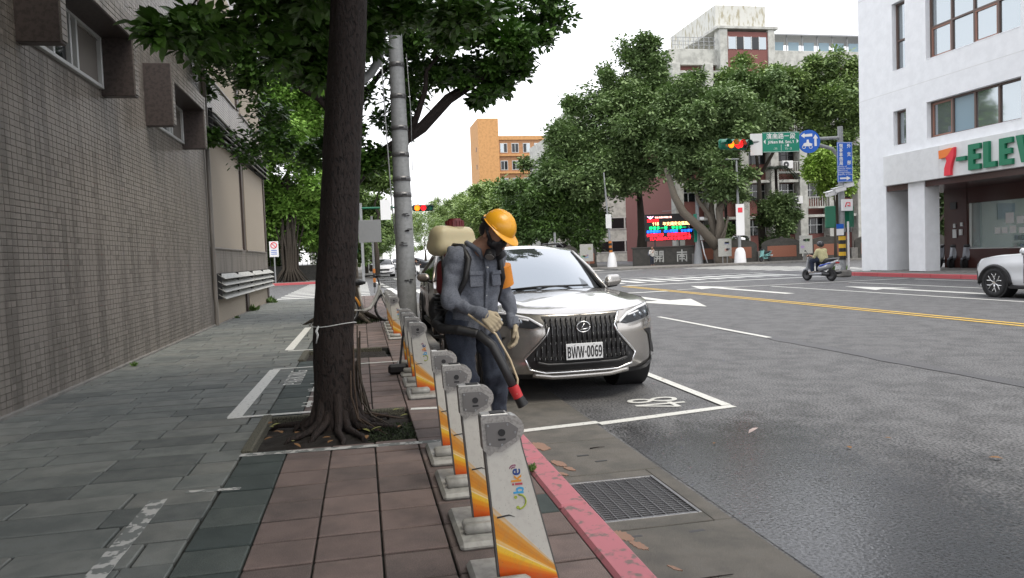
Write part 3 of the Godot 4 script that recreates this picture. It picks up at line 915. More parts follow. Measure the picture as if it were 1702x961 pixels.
# ---------------------------------------------------------------- sidewalk
func sidewalk() -> void:
	var sw = structure("sidewalk")
	# bed, left open where the tree pits are
	var pits = [[-0.94, 0.38, -5.72, -7.0], [-0.95, 0.3, -10.85, -12.0]]
	var bed = [[-3.42, -0.94, 1.5, -29.6], [0.38, 0.995, 1.5, -29.6], [-0.94, 0.38, 1.5, -5.72], [-0.94, 0.38, -7.0, -10.85], [-0.94, 0.38, -12.0, -29.6]]
	for b in bed:
		box(sw, "bed", M.mortar, Vector3((b[0] + b[1]) / 2, 0.04, (b[2] + b[3]) / 2), Vector3(b[1] - b[0], 0.12, b[2] - b[3]))
	box(sw, "bed", M.kerb_grey, Vector3(-1.2, 0.05, -29.7), Vector3(4.4, 0.13, 0.16), 0.01)
	var list = []
	# grey running bond, rows across the walk
	var row = 0
	var z = 1.2
	while z > -29.5:
		var d = 0.306
		var zc = z - d / 2
		var x = -3.4 - R(0.0, 0.55)
		while x < -0.945:
			var w = 0.6
			var x0 = maxf(x, -3.39)
			var x1 = minf(x + w, -0.925)
			if x1 - x0 > 0.06:
				var k: int = rng.randi() % 4
				if rng.randf() < 0.1:
					k = 4
				list.append([Vector3((x0 + x1) / 2, 0, zc), Vector2(x1 - x0, d), M.grey_paver[k]])
			x += w
		z -= d
		row += 1
	# dark green column, red field, strip along the kerb
	z = 1.245
	while z > -29.5:
		var d = 0.3165
		var zc = z - d / 2
		var i = 0
		for x0 in [-0.917, -0.6, -0.283, 0.034, 0.351, 0.668]:
			var x1: float = minf(x0 + 0.3165, 0.993)
			var blocked = false
			for p in pits:
				if (x0 + x1) / 2 > p[0] and (x0 + x1) / 2 < p[1] and zc < p[2] + 0.03 and zc > p[3] - 0.03:
					blocked = true
			if not blocked:
				var mats: Array = M.red_paver
				if i == 0:
					mats = M.green_paver
				if i == 5:
					mats = M.green_paver if rng.randf() < 0.35 else M.red_paver
				list.append([Vector3((x0 + x1) / 2, 0, zc), Vector2(x1 - x0, d), mats[rng.randi() % mats.size()]])
			i += 1
		z -= d
	# the pieces that show largest are parts of their own, the rest one joined part for each kind of stone
	list.sort_custom(func(a, b): return absf(a[0].z + 5.0) + (100.0 if a[0].z > -2.6 else 0.0) < absf(b[0].z + 5.0) + (100.0 if b[0].z > -2.6 else 0.0))
	var rest = {}
	var count = 0
	for e in list:
		var c: Vector3 = e[0]
		var s: Vector2 = e[1]
		var t = Transform3D(Basis.from_euler(Vector3(R(-0.006, 0.006), R(-0.004, 0.004), R(-0.005, 0.005))), Vector3(c.x, 0.098 + R(-0.0025, 0.0025), c.z))
		if count < 520:
			put(sw, "paver", box_mesh(Vector3(snappedf(s.x, 0.02) - 0.013, 0.05, s.y - 0.022), 0.006), e[2], t)
			count += 1
		else:
			if not rest.has(e[2]):
				rest[e[2]] = new_st()
			rest[e[2]].append_from(box_mesh(Vector3(snappedf(s.x, 0.02) - 0.014, 0.05, s.y - 0.024), 0.005), 0, t)
	for m in rest:
		var o = put(sw, "pavers", rest[m].commit(), m)
		o.set_meta("kind", "stuff")
	# painted lines on the paving
	var y = 0.1265
	bar_sheet(sw, "worn_line", M.paint_worn, Vector2(-1.24, -3.55), Vector2(-1.25, -4.72), 0.1, y)
	bar_sheet(sw, "worn_line", M.paint_worn, Vector2(-1.12, -4.83), Vector2(-0.8, -4.8), 0.045, y)
	bar_sheet(sw, "worn_line", M.paint_worn, Vector2(-0.93, -5.64), Vector2(0.72, -5.55), 0.075, y)
	bar_sheet(sw, "box_line", M.paint, Vector2(-1.2, -7.1), Vector2(-1.17, -10.1), 0.13, y)
	bar_sheet(sw, "box_line", M.paint, Vector2(-1.25, -7.06), Vector2(-0.45, -7.06), 0.07, y + 0.0035)
	bar_sheet(sw, "box_line", M.paint, Vector2(0.38, -6.85), Vector2(0.68, -6.8), 0.075, y)
	bar_sheet(sw, "box_line", M.paint, Vector2(-1.2, -10.13), Vector2(0.42, -10.13), 0.06, y + 0.0035)
	bar_sheet(sw, "box_line", M.paint, Vector2(-1.2, -12.3), Vector2(-1.18, -16.4), 0.13, y)
	bar_sheet(sw, "box_line", M.paint, Vector2(-1.2, -12.15), Vector2(-0.6, -12.15), 0.07, y + 0.0035)
	var flip = Basis(Vector3(0, 0, -1), Vector3(-1, 0, 0), Vector3(0, 1, 0))
	strokes(sw, "painted_writing", M.paint, "禁止停車", 0.34, 0.035, Vector2(0.42, 0), Transform3D(Basis(Vector3(0, 0, 1), Vector3(1, 0, 0), Vector3(0, -1, 0)) * Basis(Vector3(0, 0, 1), PI), Vector3(-0.62, y + 0.002, -7.3)))
	put(sw, "painted_writing", text_mesh("PARKING", 0.2, 0.003, false), M.paint, Transform3D(flip, Vector3(-0.84, y + 0.001, -9.3)))
	# tree pits
	for k in 2:
		var p: Array = pits[k]
		var pit = structure("tree_pit")
		var cx: float = (p[0] + p[1]) / 2
		var cz: float = (p[2] + p[3]) / 2
		var rings = []
		for i in 25:
			var ring = []
			for j in 25:
				var u = i / 24.0
				var v = j / 24.0
				var h = 0.06 + 0.05 * exp(-8.0 * ((u - 0.5) * (u - 0.5) + (v - 0.4) * (v - 0.4))) + R(-0.008, 0.012)
				ring.append(Vector3(lerpf(p[0], p[1], u), h, lerpf(p[2], p[3], v)))
			rings.append(ring)
		put(pit, "soil", loft_mesh(rings), M.soil)
		box(pit, "edging", M.stone_edge, Vector3(p[0] + 0.045, 0.085, cz), Vector3(0.085, 0.12, p[2] - p[3]), 0.012, Vector3(0, 0, 0.05))
		box(pit, "edging", M.stone_edge, Vector3(cx, 0.08, p[3] + 0.03), Vector3(p[1] - p[0] - 0.1, 0.09, 0.06), 0.01)

# ---------------------------------------------------------------- the tiled building beside the walk
func tiled_building() -> void:
	var b = thing("tiled_building", "long building clad in grey-brown mosaic tiles with hooded windows, rising beside the paved walk", "building", Vector3(-3.4, 0.1, 0))
	var wx = -0.02  # face of the grout
	box(b, "wall", M.grout, Vector3(-4.0 + wx, 9.9, -8.0), Vector3(8.0, 20.0, 20.6))
	# tile field: the wall face from z 1 to -18.3, less the two windows
	var tw = 0.118
	var th = 0.068
	var holes = [[-11.15, -8.95, 3.85, 4.52], [-15.9, -13.8, 3.85, 4.42], [-6.4, -4.2, 3.85, 4.52]]
	var tiles = []
	for i in range(-4, 160):
		var z = -i * tw - 0.1
		if z < -18.15:
			break
		for j in 140:
			var y = 0.05 + th * (j + 0.5)
			var skip = false
			for h in holes:
				if z > h[0] - 0.1 and z < h[1] + 0.1 and y > h[2] - 0.02 and y < h[3] + 0.02:
					skip = true
			if not skip and z < -4.0:
				tiles.append([z, y])
	tiles.sort_custom(func(p, q): return (p[0] + 8.9) * (p[0] + 8.9) + (p[1] - 1.4) * (p[1] - 1.4) < (q[0] + 8.9) * (q[0] + 8.9) + (q[1] - 1.4) * (q[1] - 1.4))
	var tm = box_mesh(Vector3(0.022, th - 0.007, tw - 0.008), 0.003)
	var xa = []
	var xb = []
	for i in tiles.size():
		var t = Transform3D(Basis.from_euler(Vector3(R(-0.008, 0.008), R(-0.012, 0.012), R(-0.02, 0.02))), Vector3(wx + R(-0.001, 0.0015), tiles[i][1], tiles[i][0]))
		var dark = rng.randf() < 0.15
		if i < 300:
			put(b, "tile", tm, M.tile_dark if dark else M.tile, t)
		elif dark:
			xb.append(t)
		else:
			xa.append(t)
	for e in [[xa, M.tile], [xb, M.tile_dark]]:
		var o = put(b, "wall_tiles", joined(box_mesh(Vector3(0.022, th - 0.007, tw - 0.008)), e[0]), e[1])
		o.set_meta("kind", "stuff")
	# plinth
	box(b, "plinth", M.kerb_grey, Vector3(0.0, 0.02, -8.6), Vector3(0.05, 0.08, 19.4), 0.01)
	# hooded windows
	for w in [[-8.85, -11.3, 3.83, 4.66], [-13.62, -16.05, 3.8, 4.6], [-4.1, -6.5, 3.83, 4.66]]:
		var hood = Node3D.new()
		hood.name = "window_hood"
		b.add_child(hood, true)
		var z0: float = w[0]
		var z1: float = w[1]
		var y0: float = w[2]
		var y1: float = w[3]
		box(hood, "fin", M.fin_tile, Vector3(0.2, (y0 + y1) / 2 + 0.1, z0 + 0.08), Vector3(0.44, y1 - y0 + 0.24, 0.16), 0.008)
		box(hood, "fin", M.fin_tile, Vector3(0.2, (y0 + y1) / 2 + 0.1, z1 - 0.08), Vector3(0.44, y1 - y0 + 0.24, 0.16), 0.008)
		box(hood, "canopy", M.fin_tile, Vector3(0.2, y1 + 0.08, (z0 + z1) / 2), Vector3(0.436, 0.28, z0 - z1 - 0.004), 0.006)
		# tiles along the front edges
		for q in [z0 + 0.08, z1 - 0.08]:
			for k in 15:
				var yy = y0 + 0.04 + k * th
				if yy < y1 + 0.2:
					box(hood, "tile", M.tile_dark if k % 4 == 1 else M.tile, Vector3(0.426, yy, q), Vector3(0.02, th - 0.007, 0.15), 0.002)
		var nk = int((z0 - z1) / 0.235)
		for k in nk:
			for r in 4:
				box(hood, "tile", M.tile_dark if (k + r) % 5 == 1 else M.tile, Vector3(0.424, y1 - 0.02 + r * th, z1 + (k + 0.5) * (z0 - z1) / nk), Vector3(0.02, th - 0.007, (z0 - z1) / nk - 0.008), 0.002)
		var win = Node3D.new()
		win.name = "window"
		b.add_child(win, true)
		var wy0 = y0 + 0.07
		var wy1 = y1 - 0.05
		box(win, "glass", M.win_green, Vector3(-0.03, (wy0 + wy1) / 2, (z0 + z1) / 2), Vector3(0.012, wy1 - wy0, z0 - z1 - 0.02))
		for yy in [wy0 + 0.02, wy1 - 0.02]:
			box(win, "frame", M.alu, Vector3(0.0, yy, (z0 + z1) / 2), Vector3(0.07, 0.045, z0 - z1 - 0.01), 0.004)
		for k in 5:
			var zz = lerpf(z0 - 0.03, z1 + 0.03, [0.0, 0.3, 0.53, 0.62, 1.0][k])
			box(win, "frame", M.alu, Vector3(0.004, (wy0 + wy1) / 2, zz), Vector3(0.06, wy1 - wy0 - 0.05, 0.05), 0.004)
		box(win, "frame", M.win_dark, Vector3(-0.02, (wy0 + wy1) / 2, lerpf(z0, z1, 0.42)), Vector3(0.012, wy1 - wy0 - 0.1, (z0 - z1) * 0.17))
	# far section with stucco panels and louvres
	box(b, "wall", M.tile, Vector3(-4.0, 9.9, -23.65), Vector3(7.9, 20.0, 10.7))
	rod(b, "rain_pipe", M.tile, Vector3(0.03, 0.0, -18.38), Vector3(0.03, 13.0, -18.38), 0.05)
	for fl in [[0.03, 0.62, 0], [1.86, 4.5, 1], [6.0, 8.9, 1], [10.2, 13.0, 1]]:
		for seg in [[-18.75, -23.05], [-24.0, -28.35]]:
			box(b, "stucco_panel", M.stucco, Vector3(-0.03, (fl[0] + fl[1]) / 2, (seg[0] + seg[1]) / 2), Vector3(0.04, fl[1] - fl[0], seg[0] - seg[1]), 0.004)
			box(b, "panel_border", M.tile_dark, Vector3(-0.015, fl[0] - 0.02, (seg[0] + seg[1]) / 2), Vector3(0.07, 0.04, seg[0] - seg[1] + 0.1), 0.004)
		for zz in [-23.5, -28.6]:
			box(b, "brown_strip", M.brown_strip, Vector3(-0.02, (fl[0] + fl[1]) / 2, zz), Vector3(0.07, fl[1] - fl[0], 0.34), 0.004)
	# narrow tile courses of the far section
	var st = new_st()
	var course = box_mesh(Vector3(0.016, 0.059, 0.112), 0.0)
	for i in 90:
		for j in 130:
			var yy = 0.06 + j * th
			var zz = -18.5 - (i + 0.5) * tw
			if (yy > 0.62 and yy < 1.84) or (yy > 4.52 and yy < 5.98) or yy > 8.93 or (zz < -23.07 and zz > -23.3) or (zz < -23.7 and zz > -23.98):
				st.append_from(course, 0, Transform3D(Basis(), Vector3(-0.044, yy, zz)))
	var far_tiles = put(b, "wall_tiles", st.commit(), M.tile)
	far_tiles.set_meta("kind", "stuff")
	far_tiles.position.x = 0.005
	for lv in [[0.62, 1.23, -18.8, -23.85], [0.62, 1.23, -24.0, -28.9], [4.52, 5.15, -18.8, -23.7], [4.52, 5.15, -23.85, -28.9]]:
		var lo = Node3D.new()
		lo.name = "louvre"
		b.add_child(lo, true)
		var zc: float = (lv[2] + lv[3]) / 2
		var ln: float = lv[2] - lv[3]
		box(lo, "backing", M.black, Vector3(-0.01, (lv[0] + lv[1]) / 2, zc), Vector3(0.03, lv[1] - lv[0], ln - 0.02))
		for k in 4:
			box(lo, "slat", M.louver, Vector3(0.11, lv[0] + 0.05 + k * 0.16, zc), Vector3(0.21, 0.018, ln), 0.004, Vector3(0, 0, -0.6))
		for e in [lv[2] - 0.02, lv[3] + 0.02, zc]:
			box(lo, "bracket", M.dark_metal, Vector3(0.06, (lv[0] + lv[1]) / 2, e), Vector3(0.1, lv[1] - lv[0], 0.02))
	# weeds at the wall foot
	for s in [[-23.6, 0.25], [-28.0, 0.32], [-11.5, 0.08], [-20.6, 0.1]]:
		weed(Vector3(-3.26, 0.12, s[0]), s[1], "small green weed tuft growing at the foot of the tiled building")

func weed(at: Vector3, size: float, label: String) -> void:
	var w = thing("weed", label, "plant", at, 0.0, "weeds at the wall foot")
	var st = new_st()
	st.set_smooth_group(-1)
	for i in 46:
		var d = Vector3(R(-1, 1), R(0.3, 1.3), R(-1, 1)).normalized()
		var b0 = Vector3(R(-0.5, 0.5), 0, R(-0.9, 0.9)) * size * 0.7
		var side = d.cross(Vector3(R(-1, 1), R(-1, 1), R(-1, 1))).normalized() * size * 0.13
		var tip = b0 + d * size * R(0.5, 1.0)
		var mid = b0.lerp(tip, 0.55)
		for v in [b0, mid + side, tip, b0, tip, mid - side]:
			st.add_vertex(v)
	st.generate_normals()
	put(w, "leaves", st.commit(), plain(L(0.09, 0.16, 0.035), 0.6))

# ---------------------------------------------------------------- white corner building with the shop
func corner_shop() -> void:
	var b = thing("corner_building", "tall white rendered corner building with brown window bands over a convenience store", "building", Vector3(23.0, 0.1, 0))
	# facade plane x = 0 local, building runs towards +x; z from -31.1 to +6
	# upper body with window openings (built of pieces round the openings)
	var bands = [[5.5, 7.0], [8.72, 11.6], [13.4, 16.0]]
	var cols = [[-28.86, -28.08], [-26.9, -22.42], [-21.5, -17.0], [-16.0, -11.0]]
	var ys = [5.1]
	for r in bands:
		ys.append(r[0])
		ys.append(r[1])
	ys.append(19.0)
	for i in range(0, ys.size() - 1, 2):
		box(b, "wall", M.white_wall, Vector3(4.0, (ys[i] + ys[i + 1]) / 2, -14.55), Vector3(8.0, ys[i + 1] - ys[i], 33.1))
	for r in bands:
		var edges = [-31.1]
		for c in cols:
			edges.append(c[0])
			edges.append(c[1])
		edges.append(2.0)
		for i in range(0, edges.size() - 1, 2):
			box(b, "wall", M.white_wall, Vector3(4.0, (r[0] + r[1]) / 2, (edges[i] + edges[i + 1]) / 2), Vector3(7.994, r[1] - r[0], edges[i + 1] - edges[i]))
		for ci in cols.size():
			var c: Array = cols[ci]
			var win = Node3D.new()
			win.name = "window"
			b.add_child(win, true)
			var zc: float = (c[0] + c[1]) / 2
			var wl: float = c[1] - c[0]
			var n = 1 if wl < 1.0 else 4
			var tall: bool = r[1] - r[0] > 2.0
			for yy in ([r[0] + 0.04, r[1] - 0.04] if not tall else [r[0] + 0.04, r[0] + 1.28, r[1] - 0.04]):
				box(win, "frame", M.frame_brown, Vector3(0.26, yy, zc), Vector3(0.1, 0.08, wl), 0.006)
			for k in n + 1:
				box(win, "frame", M.frame_brown, Vector3(0.262, (r[0] + r[1]) / 2, lerpf(c[0] + 0.04, c[1] - 0.04, float(k) / n)), Vector3(0.11, r[1] - r[0], 0.085), 0.006)
			for k in n:
				var za = lerpf(c[0] + 0.04, c[1] - 0.04, float(k) / n) + 0.05
				var zb = lerpf(c[0] + 0.04, c[1] - 0.04, float(k + 1) / n) - 0.05
				var rows = [[r[0] + 0.09, r[1] - 0.09]] if not tall else [[r[0] + 0.09, r[0] + 1.23], [r[0] + 1.33, r[1] - 0.09]]
				for q in rows.size():
					var film: bool = (not tall) and n > 1 and k == 1
					box(win, "pane", M.pane_film if film else M.pane, Vector3(0.275 + 0.004 * (k % 2), (rows[q][0] + rows[q][1]) / 2, (za + zb) / 2), Vector3(0.012, rows[q][1] - rows[q][0], zb - za))
					if n > 1 and ((not tall and k == 0) or (tall and q == 0 and k % 2 == 0)):
						for s in [0, 1]:
							box(win, "sash", M.frame_red, Vector3(0.245, [rows[q][0], rows[q][1]][s], (za + zb) / 2), Vector3(0.05, 0.09, zb - za + 0.09), 0.006)
							box(win, "sash", M.frame_red, Vector3(0.246, (rows[q][0] + rows[q][1]) / 2, [za, zb][s]), Vector3(0.05, rows[q][1] - rows[q][0] - 0.09, 0.09), 0.006)
			# sloping sill
			box(win, "sill", M.white_wall, Vector3(0.12, r[0] - 0.01, zc), Vector3(0.26, 0.03, wl - 0.01), 0.004, Vector3(0, 0, -0.12))
	for yy in [7.86, 12.4]:
		box(b, "facade_joint", M.panel_grey, Vector3(-0.001, yy, -14.55), Vector3(0.006, 0.03, 33.0))
	# ground floor: corner pier, column, arcade with the shop front set back behind it
	box(b, "pier", M.white_wall, Vector3(0.8, 2.55, -30.24), Vector3(1.6, 5.1, 1.72))
	box(b, "column", M.white_wall, Vector3(0.36, 1.95, -27.55), Vector3(0.72, 3.9, 0.95), 0.01)
	for zc in [-17.5, -10.0]:
		box(b, "column", M.white_wall, Vector3(0.4, 1.95, zc), Vector3(0.8, 3.9, 1.0), 0.01)
	box(b, "arcade_ceiling", M.dark_stone, Vector3(4.0, 3.72, -14.0), Vector3(7.9, 0.3, 33.6))
	box(b, "sign_band", M.panel_grey, Vector3(0.02, 4.46, -14.0), Vector3(0.5, 1.3, 30.5), 0.01)
	for k in 4:
		box(b, "band_joint", M.alu, Vector3(-0.232, 4.46, -29.2 + 3.2 + k * 6.4), Vector3(0.006, 1.28, 0.012))
	box(b, "wall", M.white_wall, Vector3(4.2, 4.5, -14.5), Vector3(7.8, 1.3, 33.0))
	box(b, "end_beam", M.white_wall, Vector3(4.6, 4.4, -30.9), Vector3(7.0, 1.4, 0.4))
	box(b, "shop_wall", M.dark_stone, Vector3(5.3, 1.8, -28.95), Vector3(4.3, 3.6, 1.3), 0.01)
	box(b, "shop_wall", M.dark_stone, Vector3(3.3, 0.45, -20.0), Vector3(0.3, 0.9, 16.5), 0.01)
	box(b, "shop_wall", M.dark_stone, Vector3(3.3, 3.25, -20.0), Vector3(0.3, 0.7, 16.5), 0.01)
	var glass = plain(Color(0.75, 0.85, 0.84, 0.22), 0.03)
	glass.transparency = BaseMaterial3D.TRANSPARENCY_ALPHA
	for k in 4:
		var z0 = -28.2 + k * 3.1
		box(b, "shop_window", glass, Vector3(3.3, 1.9, z0 + 1.5), Vector3(0.02, 2.0, 3.0))
		box(b, "frame", M.alu, Vector3(3.24, 1.9, z0 + 0.02), Vector3(0.08, 2.0, 0.06), 0.004)
		box(b, "frame", M.alu, Vector3(3.24, 0.92, z0 + 1.5), Vector3(0.08, 0.05, 3.0), 0.004)
	box(b, "shop_ceiling", M.white, Vector3(6.0, 3.45, -20.0), Vector3(5.2, 0.1, 16.4))
	box(b, "shop_floor", M.kerb_grey, Vector3(4.5, 0.03, -14.0), Vector3(9.0, 0.08, 33.0))
	box(b, "back_wall", plain(L(0.32, 0.36, 0.3), 0.7), Vector3(8.2, 1.8, -20.0), Vector3(0.2, 3.4, 17.0))
	box(b, "back_wall", plain(L(0.24, 0.26, 0.25), 0.7), Vector3(6.0, 1.8, -28.2), Vector3(4.4, 3.4, 0.12))
	box(b, "poster", plain(L(0.05, 0.09, 0.13), 0.5), Vector3(5.0, 2.5, -28.1), Vector3(0.9, 0.7, 0.03))
	box(b, "blind", M.panel_grey, Vector3(3.36, 2.62, -23.6), Vector3(0.03, 0.5, 3.0))
	var lamp = box(b, "ceiling_light", glow(Color(1.0, 0.98, 0.92), 1.2), Vector3(5.4, 3.36, -24.5), Vector3(0.3, 0.04, 5.0))
	var al = AreaLight3D.new()
	al.name = "shop_light"
	al.area_size = Vector2(0.3, 5.0)
	al.light_energy = 3.0
	al.shadow_enabled = true
	al.rotation_degrees = Vector3(-90, 0, 0)
	al.position = lamp.position + Vector3(0, -0.05, 0)
	b.add_child(al)
	# shelves seen through the glass
	for k in 4:
		var sh = thing("shop_shelf", "stocked shop shelf seen through the store window", "shelf", Vector3(28.0, 0.17, -27.0 + k * 1.5), 0.0, "shelves inside the store")
		for q in 3:
			box(sh, "board", M.white, Vector3(0, 0.35 + q * 0.38, 0), Vector3(0.45, 0.03, 1.3))
			for u in 7:
				box(sh, "package", plain(Color.from_hsv(R(0, 1), R(0.2, 0.7), R(0.2, 0.7)), 0.5), Vector3(R(-0.1, 0.0), 0.49 + q * 0.38, -0.55 + u * 0.18), Vector3(0.16, R(0.16, 0.26), 0.12), 0.01)
		box(sh, "upright", M.alu, Vector3(0.24, 0.7, 0), Vector3(0.03, 1.4, 1.3))
	# papers and boxes on the front
	for p in [[1.65, -26.8, 0.28, 0.26], [1.65, -26.45, 0.28, 0.26], [1.67, -26.05, 0.3, 0.3], [2.15, -26.2, 0.4, 0.44], [2.05, -25.7, 0.32, 0.3], [1.62, -25.6, 0.3, 0.24]]:
		box(b, "notice", M.white, Vector3(3.275, p[0], p[1]), Vector3(0.006, p[3], p[2]))
	for p in [[1.6, -28.95, 0.2, 0.38], [1.95, -28.95, 0.12, 0.18], [1.65, -28.6, 0.16, 0.26], [2.0, -28.55, 0.12, 0.16], [2.85, -29.0, 0.34, 0.3]]:
		box(b, "switch_box", M.panel_grey if p[0] < 2.5 else M.dark_metal, Vector3(3.12, p[0], p[1]), Vector3(0.06, p[3], p[2]), 0.006)
	# lettering: 7-ELEVEN
	var sign_ = thing("shop_sign", "raised store lettering, orange and red numeral with green capital letters, on the pale band", "sign", Vector3(22.72, 4.48, -25.9))
	var face = Basis(Vector3.UP, -PI / 2)  # local x runs along +z, faces -x
	var seven_top = [Vector2(0.0, 1.02), Vector2(0.02, 0.7), Vector2(0.36, 0.72), Vector2(0.52, 0.8), Vector2(0.6, 0.9), Vector2(0.72, 1.04), Vector2(0.6, 1.06)]
	var seven_leg = [Vector2(0.36, 0.72), Vector2(0.5, 0.8), Vector2(0.72, 1.04), Vector2(0.8, 1.06), Vector2(0.78, 0.72), Vector2(0.66, 0.45), Vector2(0.6, 0.2), Vector2(0.6, 0.0), Vector2(0.28, 0.0), Vector2(0.3, 0.3), Vector2(0.42, 0.58)]
	prism(sign_, "numeral_top", M.orange_seven, seven_top, 0.13, Transform3D(face, Vector3(0, -0.52, 0)))
	prism(sign_, "numeral_leg", M.red_seven, seven_leg, 0.138, Transform3D(face, Vector3(0, -0.52, 0)))
	box(sign_, "dash", M.green_letter, Vector3(0, 0.05, 1.12), Vector3(0.14, 0.16, 0.44), 0.0)
	var letters = {"E": [[0, 0, 0.24, 0.96], [0.24, 0, 0.3, 0.2], [0.24, 0.38, 0.26, 0.2], [0.24, 0.76, 0.3, 0.2]], "L": [[0, 0, 0.24, 0.96], [0.24, 0, 0.3, 0.2]]}
	var zz = 1.48
	for ch in "ELEVEN":
		var node = Node3D.new()
		node.name = "letter"
		sign_.add_child(node, true)
		node.position = Vector3(0, -0.44, zz)
		if ch == "V":
			prism(node, "stroke", M.green_letter, [Vector2(0, 0.96), Vector2(0.26, 0.96), Vector2(0.36, 0.4), Vector2(0.46, 0.96), Vector2(0.72, 0.96), Vector2(0.5, 0), Vector2(0.22, 0)], 0.14, Transform3D(face, Vector3.ZERO))
			zz += 0.8
		elif ch == "N":
			prism(node, "stroke", M.green_letter, [Vector2(0, 0), Vector2(0, 0.96), Vector2(0.22, 0.96), Vector2(0.42, 0.45), Vector2(0.42, 0.96), Vector2(0.64, 0.96), Vector2(0.64, 0), Vector2(0.42, 0), Vector2(0.22, 0.5), Vector2(0.22, 0)], 0.14, Transform3D(face, Vector3.ZERO))
			zz += 0.75
		else:
			for r in letters[ch]:
				box(node, "stroke", M.green_letter, Vector3(0, r[1] + r[3] / 2, r[0] + r[2] / 2), Vector3(0.14, r[3], r[2]))
			zz += 0.7

# ---------------------------------------------------------------- school: perimeter wall, brick block
func school() -> void:
	# perimeter wall in bays, each bay an arched slab with a brick field
	var z = -62.6
	var wall_at = func(x: float) -> float: return -63.2 + (x - 20.0) * 0.34
	var turn = atan2(-0.34, 1.0) * -1.0
	var xs = [16.3, 18.0, 19.7, 21.3, 28.6, 31.7, 35.2, 38.8, 42.4, 46.0]
	for i in xs.size():
		var x: float = xs[i]
		if i == 3:
			continue
		var w = 1.45 if i < 4 else (2.7 if i == 4 else 3.3)
		if i == 4:
			x = 29.7
		var zc: float = -63.2 if x < 20 else wall_at.call(x)
		if x < 20.0:
			zc = -63.6
		var bay = thing("wall_bay", ["arched school wall bay behind the narrow notice board", "arched school wall bay beside the short striped post", "arched school wall bay by the striped-foot lamp", "", "brick bay of the school wall just behind the leaning tree", "brick bay of the school wall behind the slim lamp pole", "brick bay of the school wall behind the teal scooter", "brick bay of the school wall behind the scooter rider", "brick bay of the school wall behind the hazard-wrapped pole", "brick bay of the school wall running behind the white corner building"][i], "wall", Vector3(x, 0.13, zc), 0.0 if x < 20 else -atan(0.34) * -1.0, "arched bays of the school wall")
		bay.rotation.y = 0.0 if x < 20 else -atan2(0.34, 1.0)
		var poly = [Vector2(-w / 2, 0), Vector2(w / 2, 0), Vector2(w / 2, 1.35)]
		for k in 9:
			var t = PI * (k + 0.5) / 9.0
			poly.append(Vector2(cos(t) * w / 2, 1.4 + sin(t) * 0.55))
		poly.append(Vector2(-w / 2, 1.35))
		prism(bay, "slab", M.old_concrete, poly, 0.3)
		box(bay, "brick_field", M.brick_wall, Vector3(0, 0.82, 0.14), Vector3(w * 0.72, 0.95, 0.06), 0.01)
		box(bay, "cap_knob", M.old_concrete, Vector3(0, 1.98, 0), Vector3(0.3, 0.16, 0.34), 0.05)
		box(bay, "plinth", M.old_concrete, Vector3(0, 0.14, 0.03), Vector3(w + 0.04, 0.28, 0.4), 0.02)
		if i > 3:
			box(bay, "pier_block", M.kerb_grey, Vector3(-w / 2 - 0.1, 0.45, 0.1), Vector3(0.5, 0.9, 0.45), 0.02)
	# name slab under the screen
	var ns = thing("name_slab", "dark stone slab with pale carved school name below the message screen", "wall", Vector3(25.8, 0.13, wall_at.call(25.8)), -atan2(0.34, 1.0))
	box(ns, "slab", M.old_concrete, Vector3(0, 0.75, 0), Vector3(5.3, 1.5, 0.4), 0.04)
	box(ns, "coping", M.old_concrete, Vector3(0, 1.56, 0.02), Vector3(5.5, 0.14, 0.5), 0.03)
	strokes(ns, "carved_character", M.school_pale, "開", 0.95, 0.1, Vector2(1, 0), Transform3D(Basis(), Vector3(-0.9, 1.25, 0.206)))
	strokes(ns, "carved_character", M.school_pale, "南", 0.95, 0.1, Vector2(1, 0), Transform3D(Basis(), Vector3(1.1, 1.25, 0.206)))
	# message screen
	var led = thing("message_screen", "black electronic message board with glowing coloured rows of text above the name slab", "screen", Vector3(26.2, 2.3, wall_at.call(26.2) - 0.15), -atan2(0.34, 1.0) + 0.1)
	led.scale = Vector3(0.88, 0.88, 0.88)
	box(led, "cabinet", M.black, Vector3(0, 1.25, -0.06), Vector3(4.3, 2.65, 0.25), 0.02)
	for s in [-1.2, 1.2]:
		box(led, "post", M.dark_metal, Vector3(s, -0.4, -0.08), Vector3(0.12, 0.9, 0.12))
	box(led, "lamp_bracket", M.galv, Vector3(0.2, 2.85, 0.1), Vector3(1.2, 0.05, 0.05))
	var rows = [["安全交通行車路口南", 0.17, 2.34, Color(1.0, 0.75, 0.7), -1.15], ["交通安全", 0.28, 2.1, Color(1.0, 0.08, 0.12), -1.95], ["   年交通安全區路段", 0.34, 1.78, Color(1.0, 0.75, 0.5), -1.5], ["停看多一看 安全多一", 0.34, 1.38, Color(0.0, 0.75, 0.4), -1.75], ["車停看路行 行人停看路 安全通行", 0.26, 1.0, Color(0.08, 0.42, 1.0), -2.0], ["行通路口停 車停看路停行人", 0.31, 0.68, Color(1.0, 0.1, 0.18), -2.0], ["行人通路車口安全看南車禁", 0.31, 0.32, Color(1.0, 0.1, 0.18), -1.7]]
	for r in rows:
		strokes(led, "text_row", glow(r[3], 1.5), r[0], r[1], r[1] * 0.13, Vector2(r[1] * 1.08, 0), Transform3D(Basis(), Vector3(r[4], r[2], 0.072)))
	text(led, "text_row", glow(Color(1.0, 0.75, 0.5), 1.5), "118", 0.3, 0.004, Transform3D(Basis(), Vector3(-1.1, 1.62, 0.072)))
	prism(led, "bird_emblem", glow(Color(1.0, 0.75, 0.9), 1.5), [Vector2(-0.35, 0.1), Vector2(-0.08, 0.02), Vector2(0, 0.12), Vector2(0.08, 0.02), Vector2(0.35, 0.1), Vector2(0.12, -0.12), Vector2(0, -0.2), Vector2(-0.12, -0.12)], 0.006, Transform3D(Basis(), Vector3(-1.6, 2.3, 0.072)))
